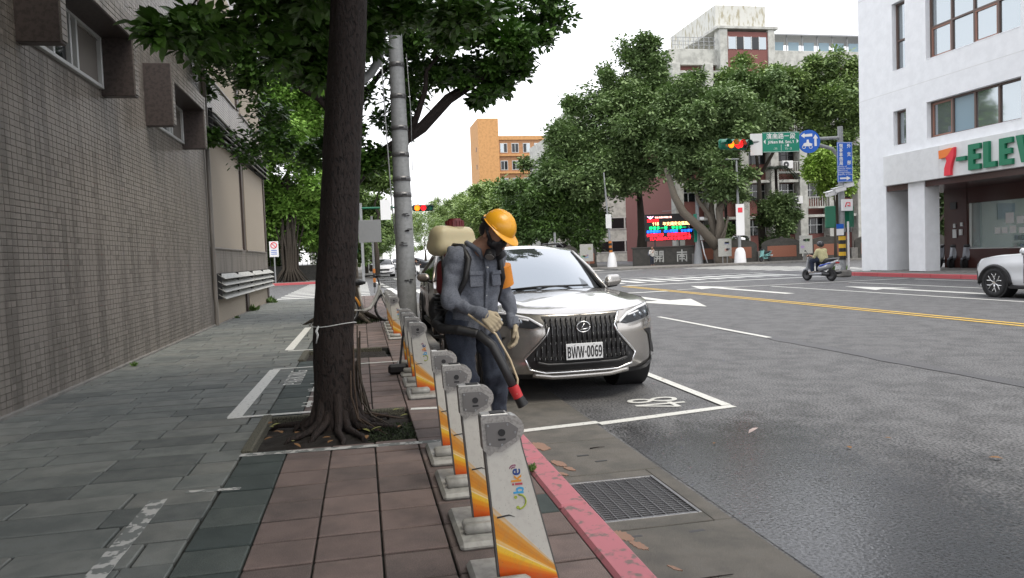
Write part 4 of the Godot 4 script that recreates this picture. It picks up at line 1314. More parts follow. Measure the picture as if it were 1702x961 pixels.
	# brick block behind the trees
	var b = thing("school_block", "red brick school block with pale concrete columns, balconies and a white roof tower", "building", Vector3(33.6, 0.1, -76))
	box(b, "wall", M.school_brick, Vector3(13.0, 10.6, -8.0), Vector3(26.0, 21.2, 15.0))
	box(b, "parapet", M.school_pale, Vector3(13.0, 22.0, -7.8), Vector3(26.6, 1.7, 15.8), 0.03)
	for c in [0.2, 4.0, 7.9, 11.5, 15.0, 18.6, 22.2, 25.8]:
		box(b, "column", M.school_pale, Vector3(c, 10.6, 0.1), Vector3(0.95, 21.2, 1.2), 0.03)
	for f in 5:
		var y0 = 2.4 + f * 3.95
		for k in 7:
			var x0: float = [0.2, 4.0, 7.9, 11.5, 15.0, 18.6, 22.2][k]
			var x1: float = [4.0, 7.9, 11.5, 15.0, 18.6, 22.2, 25.8][k]
			var xc = (x0 + x1) / 2
			var w = x1 - x0 - 1.0
			box(b, "ledge", M.school_pale, Vector3(xc, y0 + 2.1, 0.05), Vector3(w, 0.3, 0.9), 0.02)
			var win = Node3D.new()
			win.name = "window"
			b.add_child(win, true)
			box(win, "glass", M.win_dark, Vector3(xc, y0 + 1.0, -0.48), Vector3(w - 0.2, 1.7, 0.06))
			for q in 4:
				box(win, "frame", M.alu if f != 2 else M.dark_metal, Vector3(x0 + 0.62 + q * (w - 0.24) / 3, y0 + 1.0, -0.42), Vector3(0.08, 1.7, 0.08))
			box(win, "frame", M.alu if f != 2 else M.dark_metal, Vector3(xc, y0 + 1.1, -0.41), Vector3(w - 0.2, 0.08, 0.07))
			if (k == 3 or k == 4) and f >= 1 and f < 4:
				var bal = Node3D.new()
				bal.name = "balcony"
				b.add_child(bal, true)
				box(bal, "slab", M.school_pale, Vector3(xc, y0 - 0.9, 0.2), Vector3(w, 0.2, 1.0))
				box(bal, "rail", M.school_pale, Vector3(xc, y0 + 0.25, 0.5), Vector3(w, 0.1, 0.1))
				for q in 9:
					box(bal, "baluster", M.school_pale, Vector3(xc - w / 2 + 0.15 + q * (w - 0.3) / 8, y0 - 0.3, 0.5), Vector3(0.09, 1.05, 0.07))
	for ac in [[12.9, 9.9], [14.0, 6.0], [20.0, 10.0]]:
		var unit = thing("air_conditioner", "white air conditioner unit hung on the red brick school wall", "air conditioner", Vector3(33.6 + ac[0], ac[1], -75.25), 0.0, "air conditioners on the school wall")
		box(unit, "case", M.white, Vector3(0, 0.4, 0), Vector3(1.3, 0.85, 0.5), 0.03)
		put(unit, "fan_ring", lathe_mesh([Vector2(0.1, 0.0), Vector2(0.3, 0.02), Vector2(0.34, 0.0)], 18), M.dark_metal, Transform3D(Basis(Vector3.RIGHT, PI / 2), Vector3(-0.2, 0.4, 0.26)))
	var tw = Node3D.new()
	tw.name = "roof_tower"
	b.add_child(tw)
	box(tw, "brick_bay", M.school_brick, Vector3(8.55, 22.0, 0.2), Vector3(4.8, 5.2, 1.0))
	box(tw, "pilaster", M.school_pale, Vector3(5.7, 22.2, 0.2), Vector3(0.9, 5.4, 1.3), 0.03)
	box(tw, "pilaster", M.school_pale, Vector3(11.35, 22.2, 0.2), Vector3(0.8, 5.4, 1.3), 0.03)
	box(tw, "slab", M.school_pale, Vector3(8.5, 25.0, -2.0), Vector3(7.2, 0.3, 6.0), 0.03)
	box(tw, "water_tank_house", patchy(L(0.58, 0.58, 0.54), L(0.36, 0.33, 0.24), 0.85, 6.0, 0.02, 0.5, 0.75, 77, Vector3(1, 0.3, 1)), Vector3(8.2, 26.4, -6.0), Vector3(6.0, 2.5, 12.0), 0.03)
	for k in 5:
		box(tw, "pane", M.pane if k % 2 == 0 else M.win_dark, Vector3(6.75 + k * 0.9, 23.4, 0.72), Vector3(0.8, 1.3, 0.05))
		box(tw, "frame", M.alu, Vector3(6.3 + k * 0.9, 23.4, 0.74), Vector3(0.07, 1.4, 0.08))
	# roof terrace with rails and a glazed shelter
	var rf = Node3D.new()
	rf.name = "roof_terrace"
	b.add_child(rf)
	for k in 9:
		box(rf, "rail_post", M.galv, Vector3(0.2 + k * 0.6, 23.5, 0.0), Vector3(0.05, 1.3, 0.05))
	for yy in [23.3, 23.7, 24.1]:
		box(rf, "rail", M.galv, Vector3(2.6, yy, 0.0), Vector3(5.0, 0.05, 0.05))
	for k in 8:
		box(rf, "shelter_post", M.galv, Vector3(12.4 + k * 1.9, 23.8, -1.0), Vector3(0.1, 2.0, 0.1))
		box(rf, "shelter_pane", M.pane_film, Vector3(13.3 + k * 1.9, 23.5, -1.1), Vector3(1.3, 1.2, 0.05))
	box(rf, "shelter_roof", M.galv, Vector3(19.0, 24.8, -2.5), Vector3(14.2, 0.14, 4.0))

func far_buildings() -> void:
	var o = thing("orange_block", "tall orange apartment block with brown windowed wing, rising beyond the street trees", "building", Vector3(27.4, 0, -170))
	box(o, "tower", M.orange_wall, Vector3(2.4, 16.5, -6), Vector3(4.8, 33, 12))
	box(o, "wing", grainy(L(0.42, 0.22, 0.11), 0.85, 0.9, 1.06, 6.0, 0.02), Vector3(10.3, 14.4, -6.6), Vector3(11.0, 28.8, 12))
	box(o, "parapet", M.orange_wall, Vector3(10.3, 28.6, -0.5), Vector3(11.1, 0.9, 0.4))
	for f in 5:
		var y = 26.3 - f * 4.0
		for k in 4:
			var win = Node3D.new()
			win.name = "window"
			o.add_child(win, true)
			box(win, "frame", M.alu, Vector3(6.0 + k * 2.7, y, -0.57), Vector3(1.7, 2.2, 0.1))
			for q in 2:
				box(win, "pane", M.win_dark if (k + f + q) % 3 else M.pane, Vector3(5.6 + k * 2.7 + q * 0.8, y, -0.5), Vector3(0.65, 1.9, 0.06))
		box(o, "ledge", M.orange_wall, Vector3(10.3, y - 1.7, -0.4), Vector3(11.0, 0.4, 0.6))
		box(o, "ledge", M.frame_brown, Vector3(0.0 - 0.02, y, -3.0), Vector3(0.1, 1.0, 0.8))
	var w = thing("white_block", "white stepped block with roof rails behind the street trees, near the orange block", "building", Vector3(36.5, 0, -135))
	box(w, "wall", M.school_pale, Vector3(5, 11.5, -8), Vector3(14, 23, 12))
	box(w, "stair_house", M.school_pale, Vector3(5.5, 25.5, -8), Vector3(5, 6, 8))
	box(w, "window", M.win_dark, Vector3(4.0, 26.5, -3.95), Vector3(1.3, 2.6, 0.1))
	for k in 12:
		box(w, "rail_post", M.galv, Vector3(-1.9 + k * 0.9, 23.6, -2.1), Vector3(0.08, 1.3, 0.08))
	box(w, "rail", M.galv, Vector3(3, 24.2, -2.1), Vector3(10, 0.1, 0.1))
	for f in 4:
		box(w, "window_band", M.win_dark, Vector3(4.0, 20.0 - f * 4.5, -1.97), Vector3(9, 1.6, 0.08))
	# blocks closing the far end of the street and behind the left trees
	var e = [["grey_block", "grey far block closing the end of the street beyond the trees", Vector3(-6, 0, -330), Vector3(30, 16, 20)], ["pale_block", "low pale block behind the fence of the banyan beside the side street", Vector3(-28, 0, -86), Vector3(40, 9, 12)], ["beige_block", "beige block half hidden behind the trees along the school side", Vector3(34, 0, -112), Vector3(14, 10, 14)]]
	for a in e:
		var t = thing(a[0], a[1], "building", a[2])
		box(t, "wall", M.school_pale, Vector3(0, a[3].y / 2, 0), a[3])
		box(t, "parapet", M.kerb_grey, Vector3(0, a[3].y + 0.3, 0), Vector3(a[3].x + 0.5, 0.6, a[3].z + 0.5))
		for f in int(a[3].y / 3.6):
			for k in 6:
				var win = Node3D.new()
				win.name = "window"
				t.add_child(win, true)
				var wx: float = (k - 2.5) * a[3].x / 6.5
				box(win, "frame", M.alu, Vector3(wx, 2.2 + f * 3.4, a[3].z / 2 + 0.03), Vector3(2.2, 1.8, 0.08))
				box(win, "pane", M.win_dark, Vector3(wx, 2.2 + f * 3.4, a[3].z / 2 + 0.05), Vector3(1.9, 1.5, 0.08))
	# low fence wall beside the side street
	var fw = thing("garden_wall", "low dark stone garden wall with iron rails behind the banyan", "wall", Vector3(-14, 0.13, -61))
	box(fw, "wall", M.old_concrete, Vector3(0, 0.6, 0), Vector3(24, 1.2, 0.3), 0.02)
	for k in 60:
		box(fw, "rail", M.dark_metal, Vector3(-11.8 + k * 0.4, 1.7, 0), Vector3(0.04, 1.0, 0.04))
	box(fw, "top_rail", M.dark_metal, Vector3(0, 2.2, 0), Vector3(24, 0.06, 0.06))

# ---------------------------------------------------------------- trees
func leaf_into(st: SurfaceTool, at: Vector3, dir: Vector3, up: Vector3, ln: float, w: float) -> void:
	var d = dir.normalized()
	var s = d.cross(up).normalized()
	var n = s.cross(d)
	var a = at
	var t = at + d * ln - n * ln * 0.12
	var m1 = at + d * ln * 0.33
	var m2 = at + d * ln * 0.7 - n * ln * 0.04
	var q = [a, m1 + s * w * 0.5 + n * w * 0.12, m2 + s * w * 0.42 + n * w * 0.08, t, m2 - s * w * 0.42 + n * w * 0.08, m1 - s * w * 0.5 + n * w * 0.12]
	for tri in [[0, 1, 5], [1, 2, 5], [2, 4, 5], [2, 3, 4]]:
		for k in tri:
			st.add_vertex(q[k])

func leaf_cluster(n: int, spread: float, ln: float, w: float, droop: float, simple := false) -> ArrayMesh:
	var st = new_st()
	st.set_smooth_group(-1)
	for i in n:
		var az = TAU * i / n + R(-0.4, 0.4)
		var p = Vector3(cos(az) * R(0.0, 1.0), R(-0.5, 0.5), sin(az) * R(0.0, 1.0)) * spread
		var d = Vector3(cos(az), R(-droop, 0.5), sin(az))
		var up = Vector3(R(-0.4, 0.4), 1, R(-0.4, 0.4)).normalized()
		if simple:
			var s = d.cross(up).normalized() * w * R(0.7, 1.1) * 0.5
			var l2 = d.normalized() * ln * R(0.7, 1.15)
			quad(st, p, p + l2 * 0.5 + s, p + l2, p + l2 * 0.5 - s)
		else:
			leaf_into(st, p, d, up, ln * R(0.7, 1.15), w * R(0.8, 1.15))
	st.generate_normals()
	return st.commit()

var cluster_near: Array = []
var cluster_far: Array = []

# crown of leaf sprays spread through ellipsoids [centre, radii, count]
func crown(parent: Node, blobs: Array, kinds: Array, m: Material, c0: Color, c1: Color, scale_ := 1.0, hollow := 0.45) -> void:
	var noise = FastNoiseLite.new()
	noise.seed = rng.randi() % 1000
	noise.frequency = 0.9
	var xs = []
	var cs = []
	for k in kinds.size():
		xs.append([])
		cs.append([])
	for b in blobs:
		var c: Vector3 = b[0]
		var r: Vector3 = b[1]
		# sub clumps make the outline uneven
		var clumps = []
		for i in maxi(6, int(b[2]) / 45):
			var d = Vector3(rng.randfn(), rng.randfn(), rng.randfn()).normalized()
			clumps.append([c + d * r * (R(0.4, 0.98) if i % 4 else R(0.95, 1.16)), R(0.2, 0.42) if i % 4 else R(0.1, 0.2), rng.randf()])
		for i in int(b[2]):
			var cl: Array = clumps[rng.randi() % clumps.size()]
			var d = Vector3(rng.randfn(), rng.randfn(), rng.randfn()).normalized()
			var p: Vector3 = cl[0] + d * r * cl[1] * pow(rng.randf(), hollow)
			if noise.get_noise_3d(p.x * 1.7, p.y * 1.7, p.z * 1.7) < -0.28:
				continue
			var k = rng.randi() % kinds.size()
			var bs = Basis.from_euler(Vector3(R(-0.5, 0.5), R(0, TAU), R(-0.5, 0.5))).scaled(Vector3.ONE * scale_ * R(0.75, 1.25))
			xs[k].append(Transform3D(bs, p))
			cs[k].append(c0.lerp(c1, rng.randf()))
	var all = ArrayMesh.new()
	for k in kinds.size():
		if xs[k].size() > 0:
			var jm = joined(kinds[k], xs[k], cs[k])
			all.add_surface_from_arrays(Mesh.PRIMITIVE_TRIANGLES, jm.surface_get_arrays(0))
	put(parent, "crown", all, m)

func limb_pts(a: Vector3, b: Vector3, n: int, wob: float) -> Array:
	var out = []
	for i in n + 1:
		var t = float(i) / n
		var p = a.lerp(b, t)
		if i > 0 and i < n:
			p += Vector3(R(-wob, wob), R(-wob, wob) + sin(PI * t) * wob, R(-wob, wob))
		out.append(p)
	return out

func taper(r0: float, r1: float, n: int) -> Array:
	var out = []
	for i in n + 1:
		out.append(lerpf(r0, r1, float(i) / n))
	return out

func front_tree() -> void:
	for i in 3:
		cluster_near.append(leaf_cluster(8, 0.1, 0.13, 0.062, 0.9))
	for i in 3:
		cluster_far.append(leaf_cluster(16, 0.55, 0.38, 0.21, 0.8, true))
	var o = Vector3(-0.27, 0.08, -6.45)
	var t = thing("street_tree", "dark wet-barked street tree standing in the paved tree pit, white string tied round it", "tree", o)
	var pts = []
	var rad = []
	for q in [[0.0, -0.03, 0.27], [0.0, 0.06, 0.225], [0.0, 0.16, 0.2], [0.0, 0.4, 0.185], [0.005, 0.8, 0.18], [0.04, 1.2, 0.178], [0.085, 1.6, 0.175], [0.13, 2.1, 0.172], [0.175, 2.6, 0.17], [0.23, 3.1, 0.166], [0.28, 3.7, 0.16], [0.33, 4.4, 0.14], [0.35, 5.4, 0.11], [0.4, 6.6, 0.05]]:
		pts.append(Vector3(q[0], q[1], 0))
		rad.append(q[2])
	# many fine rings: ridged, furrowed bark
	var bn = FastNoiseLite.new()
	bn.seed = 8
	bn.frequency = 1.0
	bn.fractal_type = FastNoiseLite.FRACTAL_RIDGED
	bn.fractal_octaves = 3
	var rings = []
	for i in pts.size() - 1:
		var steps = int(ceil(pts[i].distance_to(pts[i + 1]) / 0.022))
		for k in steps:
			var u = float(k) / steps
			var c = pts[i].lerp(pts[i + 1], u)
			var rr = lerpf(rad[i], rad[i + 1], u) * 0.9
			var ring = []
			for q in 65:
				var az = TAU * (q % 64) / 64.0
				var d = Vector3(cos(az), 0, sin(az))
				var n = bn.get_noise_3d(d.x * 2.6, c.y * 1.6, d.z * 2.6)
				var big = sin(az * 3.0 + c.y * 1.1) * 0.03 + sin(az * 5.0 - c.y * 0.7) * 0.018
				ring.append(c + d * rr * (1.0 + big + 0.055 * n))
			rings.append(ring)
	put(t, "trunk", loft_mesh(rings), M.bark)
	# root flare and surface roots
	for i in 15:
		var az = -0.6 + i * 0.42 + R(-0.2, 0.2)
		var ln = R(0.25, 0.55)
		var d = Vector3(cos(az), 0, sin(az))
		if d.x > 0.3 and i % 2 == 0:
			ln = R(0.5, 0.62)
		var a = d * 0.14 + Vector3(0, R(0.18, 0.34), 0)
		var e = d * ln
		tube(t, "root", M.bark, [a, d * 0.2 + Vector3(0, 0.1, 0), d * 0.3 + Vector3(R(-0.03, 0.03), 0.05, R(-0.03, 0.03)), e + Vector3(0, 0.03, 0), e * 1.12 + Vector3(R(-0.05, 0.05), -0.03, R(-0.05, 0.05))], [0.04, 0.038, 0.03, 0.022, 0.01], 8, 0.14)
	for i in 12:
		var az = R(-0.7, 0.9)
		var r0 = R(0.16, 0.2)
		var d = Vector3(cos(az), 0, sin(az))
		var top = R(0.15, 0.9)
		tube(t, "hanging_root", M.root if i % 2 else M.bark_grey, [d * r0 + Vector3(top * 0.05, top, 0), d * (r0 + 0.03) + Vector3(0, top * 0.6, 0), d * (r0 + 0.08) + Vector3(R(-0.04, 0.04), 0.12, R(-0.04, 0.04)), d * R(0.35, 0.6) + Vector3(0, 0.03, R(-0.1, 0.1))], [0.006, 0.008, 0.009, 0.004], 5)
	# string tied round the trunk
	var sp = []
	for i in 25:
		var az = TAU * i / 24
		sp.append(Vector3(0.015 + cos(az) * 0.186, 0.9 + 0.012 * sin(az * 2), sin(az) * 0.186))
	tube(t, "string", M.white_plastic, sp, [0.004], 6)
	tube(t, "string", M.white_plastic, [Vector3(-0.1, 0.9, 0.165), Vector3(-0.12, 0.86, 0.17), Vector3(-0.11, 0.83, 0.172), Vector3(-0.125, 0.76, 0.168)], [0.007, 0.012, 0.01, 0.005], 6)
	# limbs
	for l in [[Vector3(0.27, 3.75, 0), Vector3(-0.9, 3.85, -0.4), 0.03], [Vector3(-0.5, 3.9, -0.15), Vector3(-1.3, 3.35, -0.2), 0.014], [Vector3(0.3, 3.9, 0), Vector3(1.4, 4.9, 0.3), 0.08], [Vector3(0.33, 4.4, 0), Vector3(-1.5, 5.6, 0.9), 0.08], [Vector3(0.35, 5.0, 0), Vector3(0.9, 6.2, -1.6), 0.07], [Vector3(0.3, 4.0, 0), Vector3(0.2, 5.0, 1.9), 0.07], [Vector3(0.3, 3.6, 0), Vector3(-0.7, 4.4, -2.0), 0.06]]:
		tube(t, "limb", M.bark, limb_pts(l[0], l[1], 6, 0.07), taper(l[2], l[2] * 0.25, 6), 9, 0.04)
	var dark = Color(0.055, 0.12, 0.02)
	var lite = Color(0.075, 0.155, 0.026)
	crown(t, [[Vector3(-0.92, 3.3, -0.1), Vector3(0.32, 0.2, 0.4), 80], [Vector3(-0.62, 3.4, -0.3), Vector3(0.42, 0.34, 0.5), 170], [Vector3(-0.4, 3.85, -0.6), Vector3(0.58, 0.4, 0.8), 360], [Vector3(-0.15, 3.9, -1.3), Vector3(0.6, 0.5, 0.8), 420], [Vector3(0.9, 4.0, -1.0), Vector3(0.8, 0.35, 0.9), 420], [Vector3(0.2, 5.7, 0.2), Vector3(3.0, 1.2, 3.0), 2600]], cluster_near, M.leaf, dark, lite, 1.0, 0.4)
	# unseen tree continuing the row, added so its crown shades the near docks
	var t2 = thing("street_tree", "unseen street tree added behind the viewpoint to shade the first bike docks", "tree", Vector3(-0.3, 0.1, 2.6))
	tube(t2, "trunk", M.bark, [Vector3(0, -0.05, 0), Vector3(0, 0.5, 0), Vector3(0.1, 3, 0), Vector3(0.15, 5.2, 0)], [0.28, 0.19, 0.17, 0.12], 20, 0.04)
	for l in [Vector3(2.4, 6.2, -1.5), Vector3(-1.9, 6.0, -1.0), Vector3(0.4, 6.4, -3.2), Vector3(0.2, 6.4, 2.4)]:
		tube(t2, "limb", M.bark, limb_pts(Vector3(0.12, 4.6, 0), l, 5, 0.1), taper(0.09, 0.03, 5), 9, 0.04)
	crown(t2, [[Vector3(0.4, 6.3, -1.2), Vector3(3.4, 1.3, 4.0), 2600]], cluster_near, M.leaf, dark, lite, 1.6, 0.4)
	# leaf litter and moss in the pit
	for i in 34:
		var st = new_st()
		leaf_into(st, Vector3.ZERO, Vector3(R(-1, 1), R(-0.1, 0.25), R(-1, 1)), Vector3.UP, R(0.06, 0.1), R(0.025, 0.045))
		st.generate_normals()
		var lf = put(self, "fallen_leaf", st.commit(), M.leaf_litter if i % 4 else plain(L(0.2, 0.2, 0.05), 0.7), Transform3D(Basis(), Vector3(R(-0.85, 0.4), 0.13, R(-6.9, -5.75))))
		lf.name = numbered("fallen_leaf")
		tag(lf, "dry brown fallen leaf lying in the tree pit", "leaf", "fallen leaves in the tree pit")
	var ms = new_st()
	for i in 900:
		var p = Vector3(R(0.0, 0.36), 0.1, R(-6.35, -5.76))
		leaf_into(ms, p, Vector3(R(-1, 1), R(0.4, 1.4), R(-1, 1)), Vector3(R(-1, 1), 1, R(-1, 1)).normalized(), R(0.012, 0.035), 0.012)
	ms.generate_normals()
	var moss = put(self, "moss", ms.commit(), M.moss)
	moss.set_meta("kind", "stuff")
	tag(moss, "patch of dark green moss and sprouts in the tree pit", "moss")

func banyan() -> void:
	var o = Vector3(-0.45, 0.1, -17.3)
	var t = thing("banyan_tree", "banyan with a ropy trunk of fused roots and one long limb over the grey pole", "tree", o)
	var trunk = [[Vector3(0, -0.05, 0), 0.42], [Vector3(0.0, 0.5, 0), 0.33], [Vector3(-0.05, 1.2, 0), 0.27], [Vector3(-0.05, 2.2, 0), 0.25], [Vector3(0.05, 3.2, 0), 0.27], [Vector3(0.1, 4.0, 0), 0.26], [Vector3(0.0, 5.4, 0), 0.2], [Vector3(-0.2, 7.0, 0), 0.12]]
	var pts = []
	var rad = []
	for q in trunk:
		pts.append(q[0])
		rad.append(q[1])
	tube(t, "trunk", M.bark_grey, pts, rad, 18, 0.07)
	for i in 20:
		var az = TAU * i / 20 + R(-0.15, 0.15)
		var d = Vector3(cos(az), 0, sin(az))
		var h = R(1.6, 3.9)
		tube(t, "aerial_root", M.bark_grey if i % 3 else M.bark_pale, [d * 0.2 + Vector3(0, h, 0), d * 0.27 + Vector3(R(-0.05, 0.05), h * 0.6, R(-0.05, 0.05)), d * 0.31 + Vector3(R(-0.06, 0.06), h * 0.3, 0), d * 0.42 + Vector3(0, 0.25, 0), d * R(0.75, 1.05) + Vector3(0, 0.0, 0)], [0.05, 0.06, 0.06, 0.07, 0.02], 7, 0.08)
	tube(t, "limb", M.bark, [Vector3(0.1, 2.9, 0.1), Vector3(0.6, 3.45, 0.3), Vector3(1.25, 3.9, 0.5), Vector3(1.9, 4.3, 0.6), Vector3(2.5, 4.9, 0.7), Vector3(3.1, 5.25, 0.8), Vector3(4.4, 6.3, 0.8)], [0.17, 0.15, 0.14, 0.13, 0.12, 0.09, 0.03], 10, 0.06)
	for l in [[Vector3(1.6, 4.1, 0.55), Vector3(2.4, 6.2, 0.9), 0.08], [Vector3(0.05, 4.6, 0), Vector3(-1.5, 6.3, -0.5), 0.1], [Vector3(0.1, 4.2, 0), Vector3(2.0, 6.6, -1.2), 0.1], [Vector3(2.5, 4.9, 0.7), Vector3(3.6, 5.0, 1.2), 0.04], [Vector3(0.0, 5.2, 0), Vector3(1.2, 7.6, 1.6), 0.08]]:
		tube(t, "limb", M.bark, limb_pts(l[0], l[1], 5, 0.12), taper(l[2], l[2] * 0.25, 5), 8, 0.05)
	var dark = Color(0.055, 0.12, 0.022)
	var lite = Color(0.075, 0.155, 0.028)
	crown(t, [[Vector3(3.1, 6.0, 0.4), Vector3(1.35, 0.75, 1.4), 1000], [Vector3(1.2, 5.4, -0.4), Vector3(1.2, 1.1, 1.5), 900], [Vector3(4.5, 6.75, 0.6), Vector3(1.2, 0.5, 1.0), 420], [Vector3(3.3, 5.2, 0.8), Vector3(0.8, 0.32, 0.7), 240], [Vector3(-1.6, 5.4, -0.6), Vector3(1.4, 1.5, 1.6), 900], [Vector3(1.0, 7.6, 0), Vector3(3.2, 1.3, 2.4), 1500], [Vector3(-0.1, 4.3, -0.9), Vector3(0.9, 0.8, 0.8), 400], [Vector3(0.5, 3.9, 0.6), Vector3(0.5, 0.5, 0.4), 160]], cluster_near, M.leaf, dark, lite, 1.35, 0.42)
	# grass at its foot
	var gs = new_st()
	for i in 300:
		var az = R(-0.4, 1.2)
		var p = Vector3(cos(az), 0, sin(az)) * R(0.35, 0.9)
		leaf_into(gs, p, Vector3(R(-0.6, 0.6), 1, R(-0.6, 0.6)), Vector3(R(-1, 1), 0.2, R(-1, 1)).normalized(), R(0.05, 0.14), 0.015)
	gs.generate_normals()
	put(t, "root_grass", gs.commit(), M.moss)

func a_tree(called: String, label: String, group: String, base: Vector3, trunk_r: float, trunk_m: Material, pts: Array, blobs: Array, c0: Color, c1: Color, sc := 1.0) -> Node3D:
	var t = thing(called, label, "tree", base, 0.0, group)
	var n = pts.size()
	tube(t, "trunk", trunk_m, pts, taper(trunk_r, trunk_r * 0.4, n - 1), 12, 0.07)
	var bl = []
	for b in blobs:
		bl.append([b[0] - base, b[1], b[2] * 1.65])
		tube(t, "limb", trunk_m, limb_pts(pts[n - 1], (b[0] - base) - Vector3(0, b[1].y * 0.2, 0), 4, 0.4), taper(trunk_r * 0.4, 0.05, 4), 7, 0.05)
	crown(t, bl, cluster_far, M.far_leaf, c0, c1, sc, 0.5)
	return t

func far_trees() -> void:
	var d0 = Color(0.135, 0.2, 0.085)
	var d1 = Color(0.185, 0.265, 0.1)
	var y1 = Color(0.24, 0.335, 0.1)
	# the tall banyans behind the school wall
	a_tree("school_tree", "tallest tree above the message screen, dark crown with a ragged top", "", Vector3(26.0, 0, -67), 0.6, M.bark_grey, [Vector3(0, 0, 0), Vector3(0.2, 3, 0), Vector3(0, 7, 0)], [[Vector3(23.5, 12.5, -67.5), Vector3(5.0, 5.0, 4.5), 1900], [Vector3(26.2, 18.0, -68), Vector3(3.2, 3.8, 3), 900], [Vector3(28.8, 14.5, -69), Vector3(3.2, 3.2, 3), 800], [Vector3(22.0, 8.5, -66), Vector3(4.5, 3.2, 3.5), 1100], [Vector3(19.4, 9.6, -70), Vector3(3.2, 3.8, 4), 1000]], d0, d1, 1.05)
	a_tree("school_tree", "rounded tree between the message screen and the street, overhanging the school wall", "", Vector3(17.2, 0, -70), 0.5, M.bark_grey, [Vector3(0, 0, 0), Vector3(0.2, 3, 0), Vector3(0, 5.5, 0)], [[Vector3(16.4, 6.2, -71), Vector3(3.4, 3.4, 4), 1300], [Vector3(18.4, 6.0, -68), Vector3(3.0, 3.4, 3), 800], [Vector3(20.4, 4.2, -66.5), Vector3(1.6, 2.6, 1.4), 380]], d0, Color(0.12, 0.22, 0.045), 1.0)
	# tree with the pale leaning forked trunk on the pavement
	var lt = a_tree("leaning_tree", "tree with a pale forked leaning trunk in front of the school wall", "", Vector3(29.6, 0.1, -58.6), 0.75, M.bark_pale, [Vector3(0.6, -0.05, 0), Vector3(0.25, 0.6, 0), Vector3(-0.1, 1.7, 0)], [[Vector3(30.4, 12.6, -61), Vector3(4.8, 3.6, 4), 1700], [Vector3(27.4, 9.8, -60), Vector3(3.2, 2.4, 3), 700], [Vector3(34.6, 14.0, -62), Vector3(3.8, 3.2, 3), 1100], [Vector3(30.6, 7.0, -58.5), Vector3(2.6, 1.3, 2), 420]], d0, d1, 1.0)
	tube(lt, "limb", M.bark_pale, [Vector3(-0.1, 1.5, 0), Vector3(-1.4, 3.0, 0), Vector3(-2.9, 4.4, -0.2), Vector3(-3.6, 5.8, -0.4), Vector3(-4.2, 8.2, -0.6)], [0.45, 0.38, 0.34, 0.3, 0.2], 12, 0.06)
	tube(lt, "limb", M.bark_pale, [Vector3(0.0, 1.4, 0), Vector3(0.5, 2.6, -0.1), Vector3(0.4, 4.2, -0.3), Vector3(0.7, 6.2, -0.6), Vector3(1.0, 8.5, -1)], [0.45, 0.34, 0.3, 0.26, 0.15], 12, 0.06)
	tube(lt, "limb", M.bark_pale, [Vector3(-0.1, 1.6, 0.1), Vector3(0.6, 2.9, 0.3), Vector3(0.9, 4.0, 0.3)], [0.16, 0.12, 0.08], 8, 0.06)
	a_tree("school_tree", "broad leafy tree before the brick block's roof tower", "", Vector3(38.2, 0, -66), 0.45, M.bark_grey, [Vector3(0, 0, 0), Vector3(-0.3, 4, 0), Vector3(-0.4, 8, 0)], [[Vector3(38.0, 16.0, -66), Vector3(4.6, 3.0, 3.6), 1500], [Vector3(41.4, 15.6, -65), Vector3(3.2, 2.8, 3), 800]], d0, y1, 1.0)
	a_tree("school_tree", "full bright tree beside the corner building, behind the blue panel sign", "", Vector3(43.5, 0, -62), 0.4, M.bark_grey, [Vector3(0, 0, 0), Vector3(0, 4, 0), Vector3(0, 8, 0)], [[Vector3(43.2, 14.6, -62), Vector3(3.2, 4.0, 3), 1300], [Vector3(43.4, 9.0, -61), Vector3(3.2, 2.2, 2.5), 600]], d0, y1, 1.0)
	a_tree("young_tree", "young yellow-green tree just behind the blue panel sign pole", "", Vector3(36.6, 0.1, -52.6), 0.14, M.bark_grey, [Vector3(0, 0, 0), Vector3(0, 2.2, 0), Vector3(0, 4.2, 0)], [[Vector3(36.4, 7.3, -52.6), Vector3(1.7, 2.3, 1.7), 620]], Color(0.2, 0.32, 0.05), Color(0.27, 0.4, 0.07), 0.8)
	a_tree("shrub_tree", "dark bushy shrub tree against the brick school block behind the wall", "", Vector3(39.0, 0, -64.5), 0.15, M.bark_grey, [Vector3(0, 0, 0), Vector3(0, 1.5, 0), Vector3(0, 2.5, 0)], [[Vector3(38.8, 3.8, -64.5), Vector3(2.0, 2.5, 1.8), 620]], d0, d1, 0.85)
	a_tree("shrub_tree", "leafy tree glimpsed through the arcade beside the white column", "", Vector3(47.5, 0, -54.5), 0.3, M.bark_pale, [Vector3(0, 0, 0), Vector3(0, 1.5, 0), Vector3(0, 2.8, 0)], [[Vector3(48.0, 5.6, -55.0), Vector3(4.0, 3.6, 3.0), 900], [Vector3(52.0, 5.0, -55.0), Vector3(4.0, 3.6, 3.0), 900]], d0, d1, 1.0)
	a_tree("shrub_tree", "low garden shrub behind the wall bays under the street lamp", "", Vector3(32.8, 0, -64.0), 0.1, M.bark_grey, [Vector3(0, 0, 0), Vector3(0, 0.8, 0), Vector3(0, 1.6, 0)], [[Vector3(32.2, 2.4, -63.6), Vector3(1.5, 1.3, 1.0), 300]], d0, Color(0.08, 0.15, 0.03), 0.7)
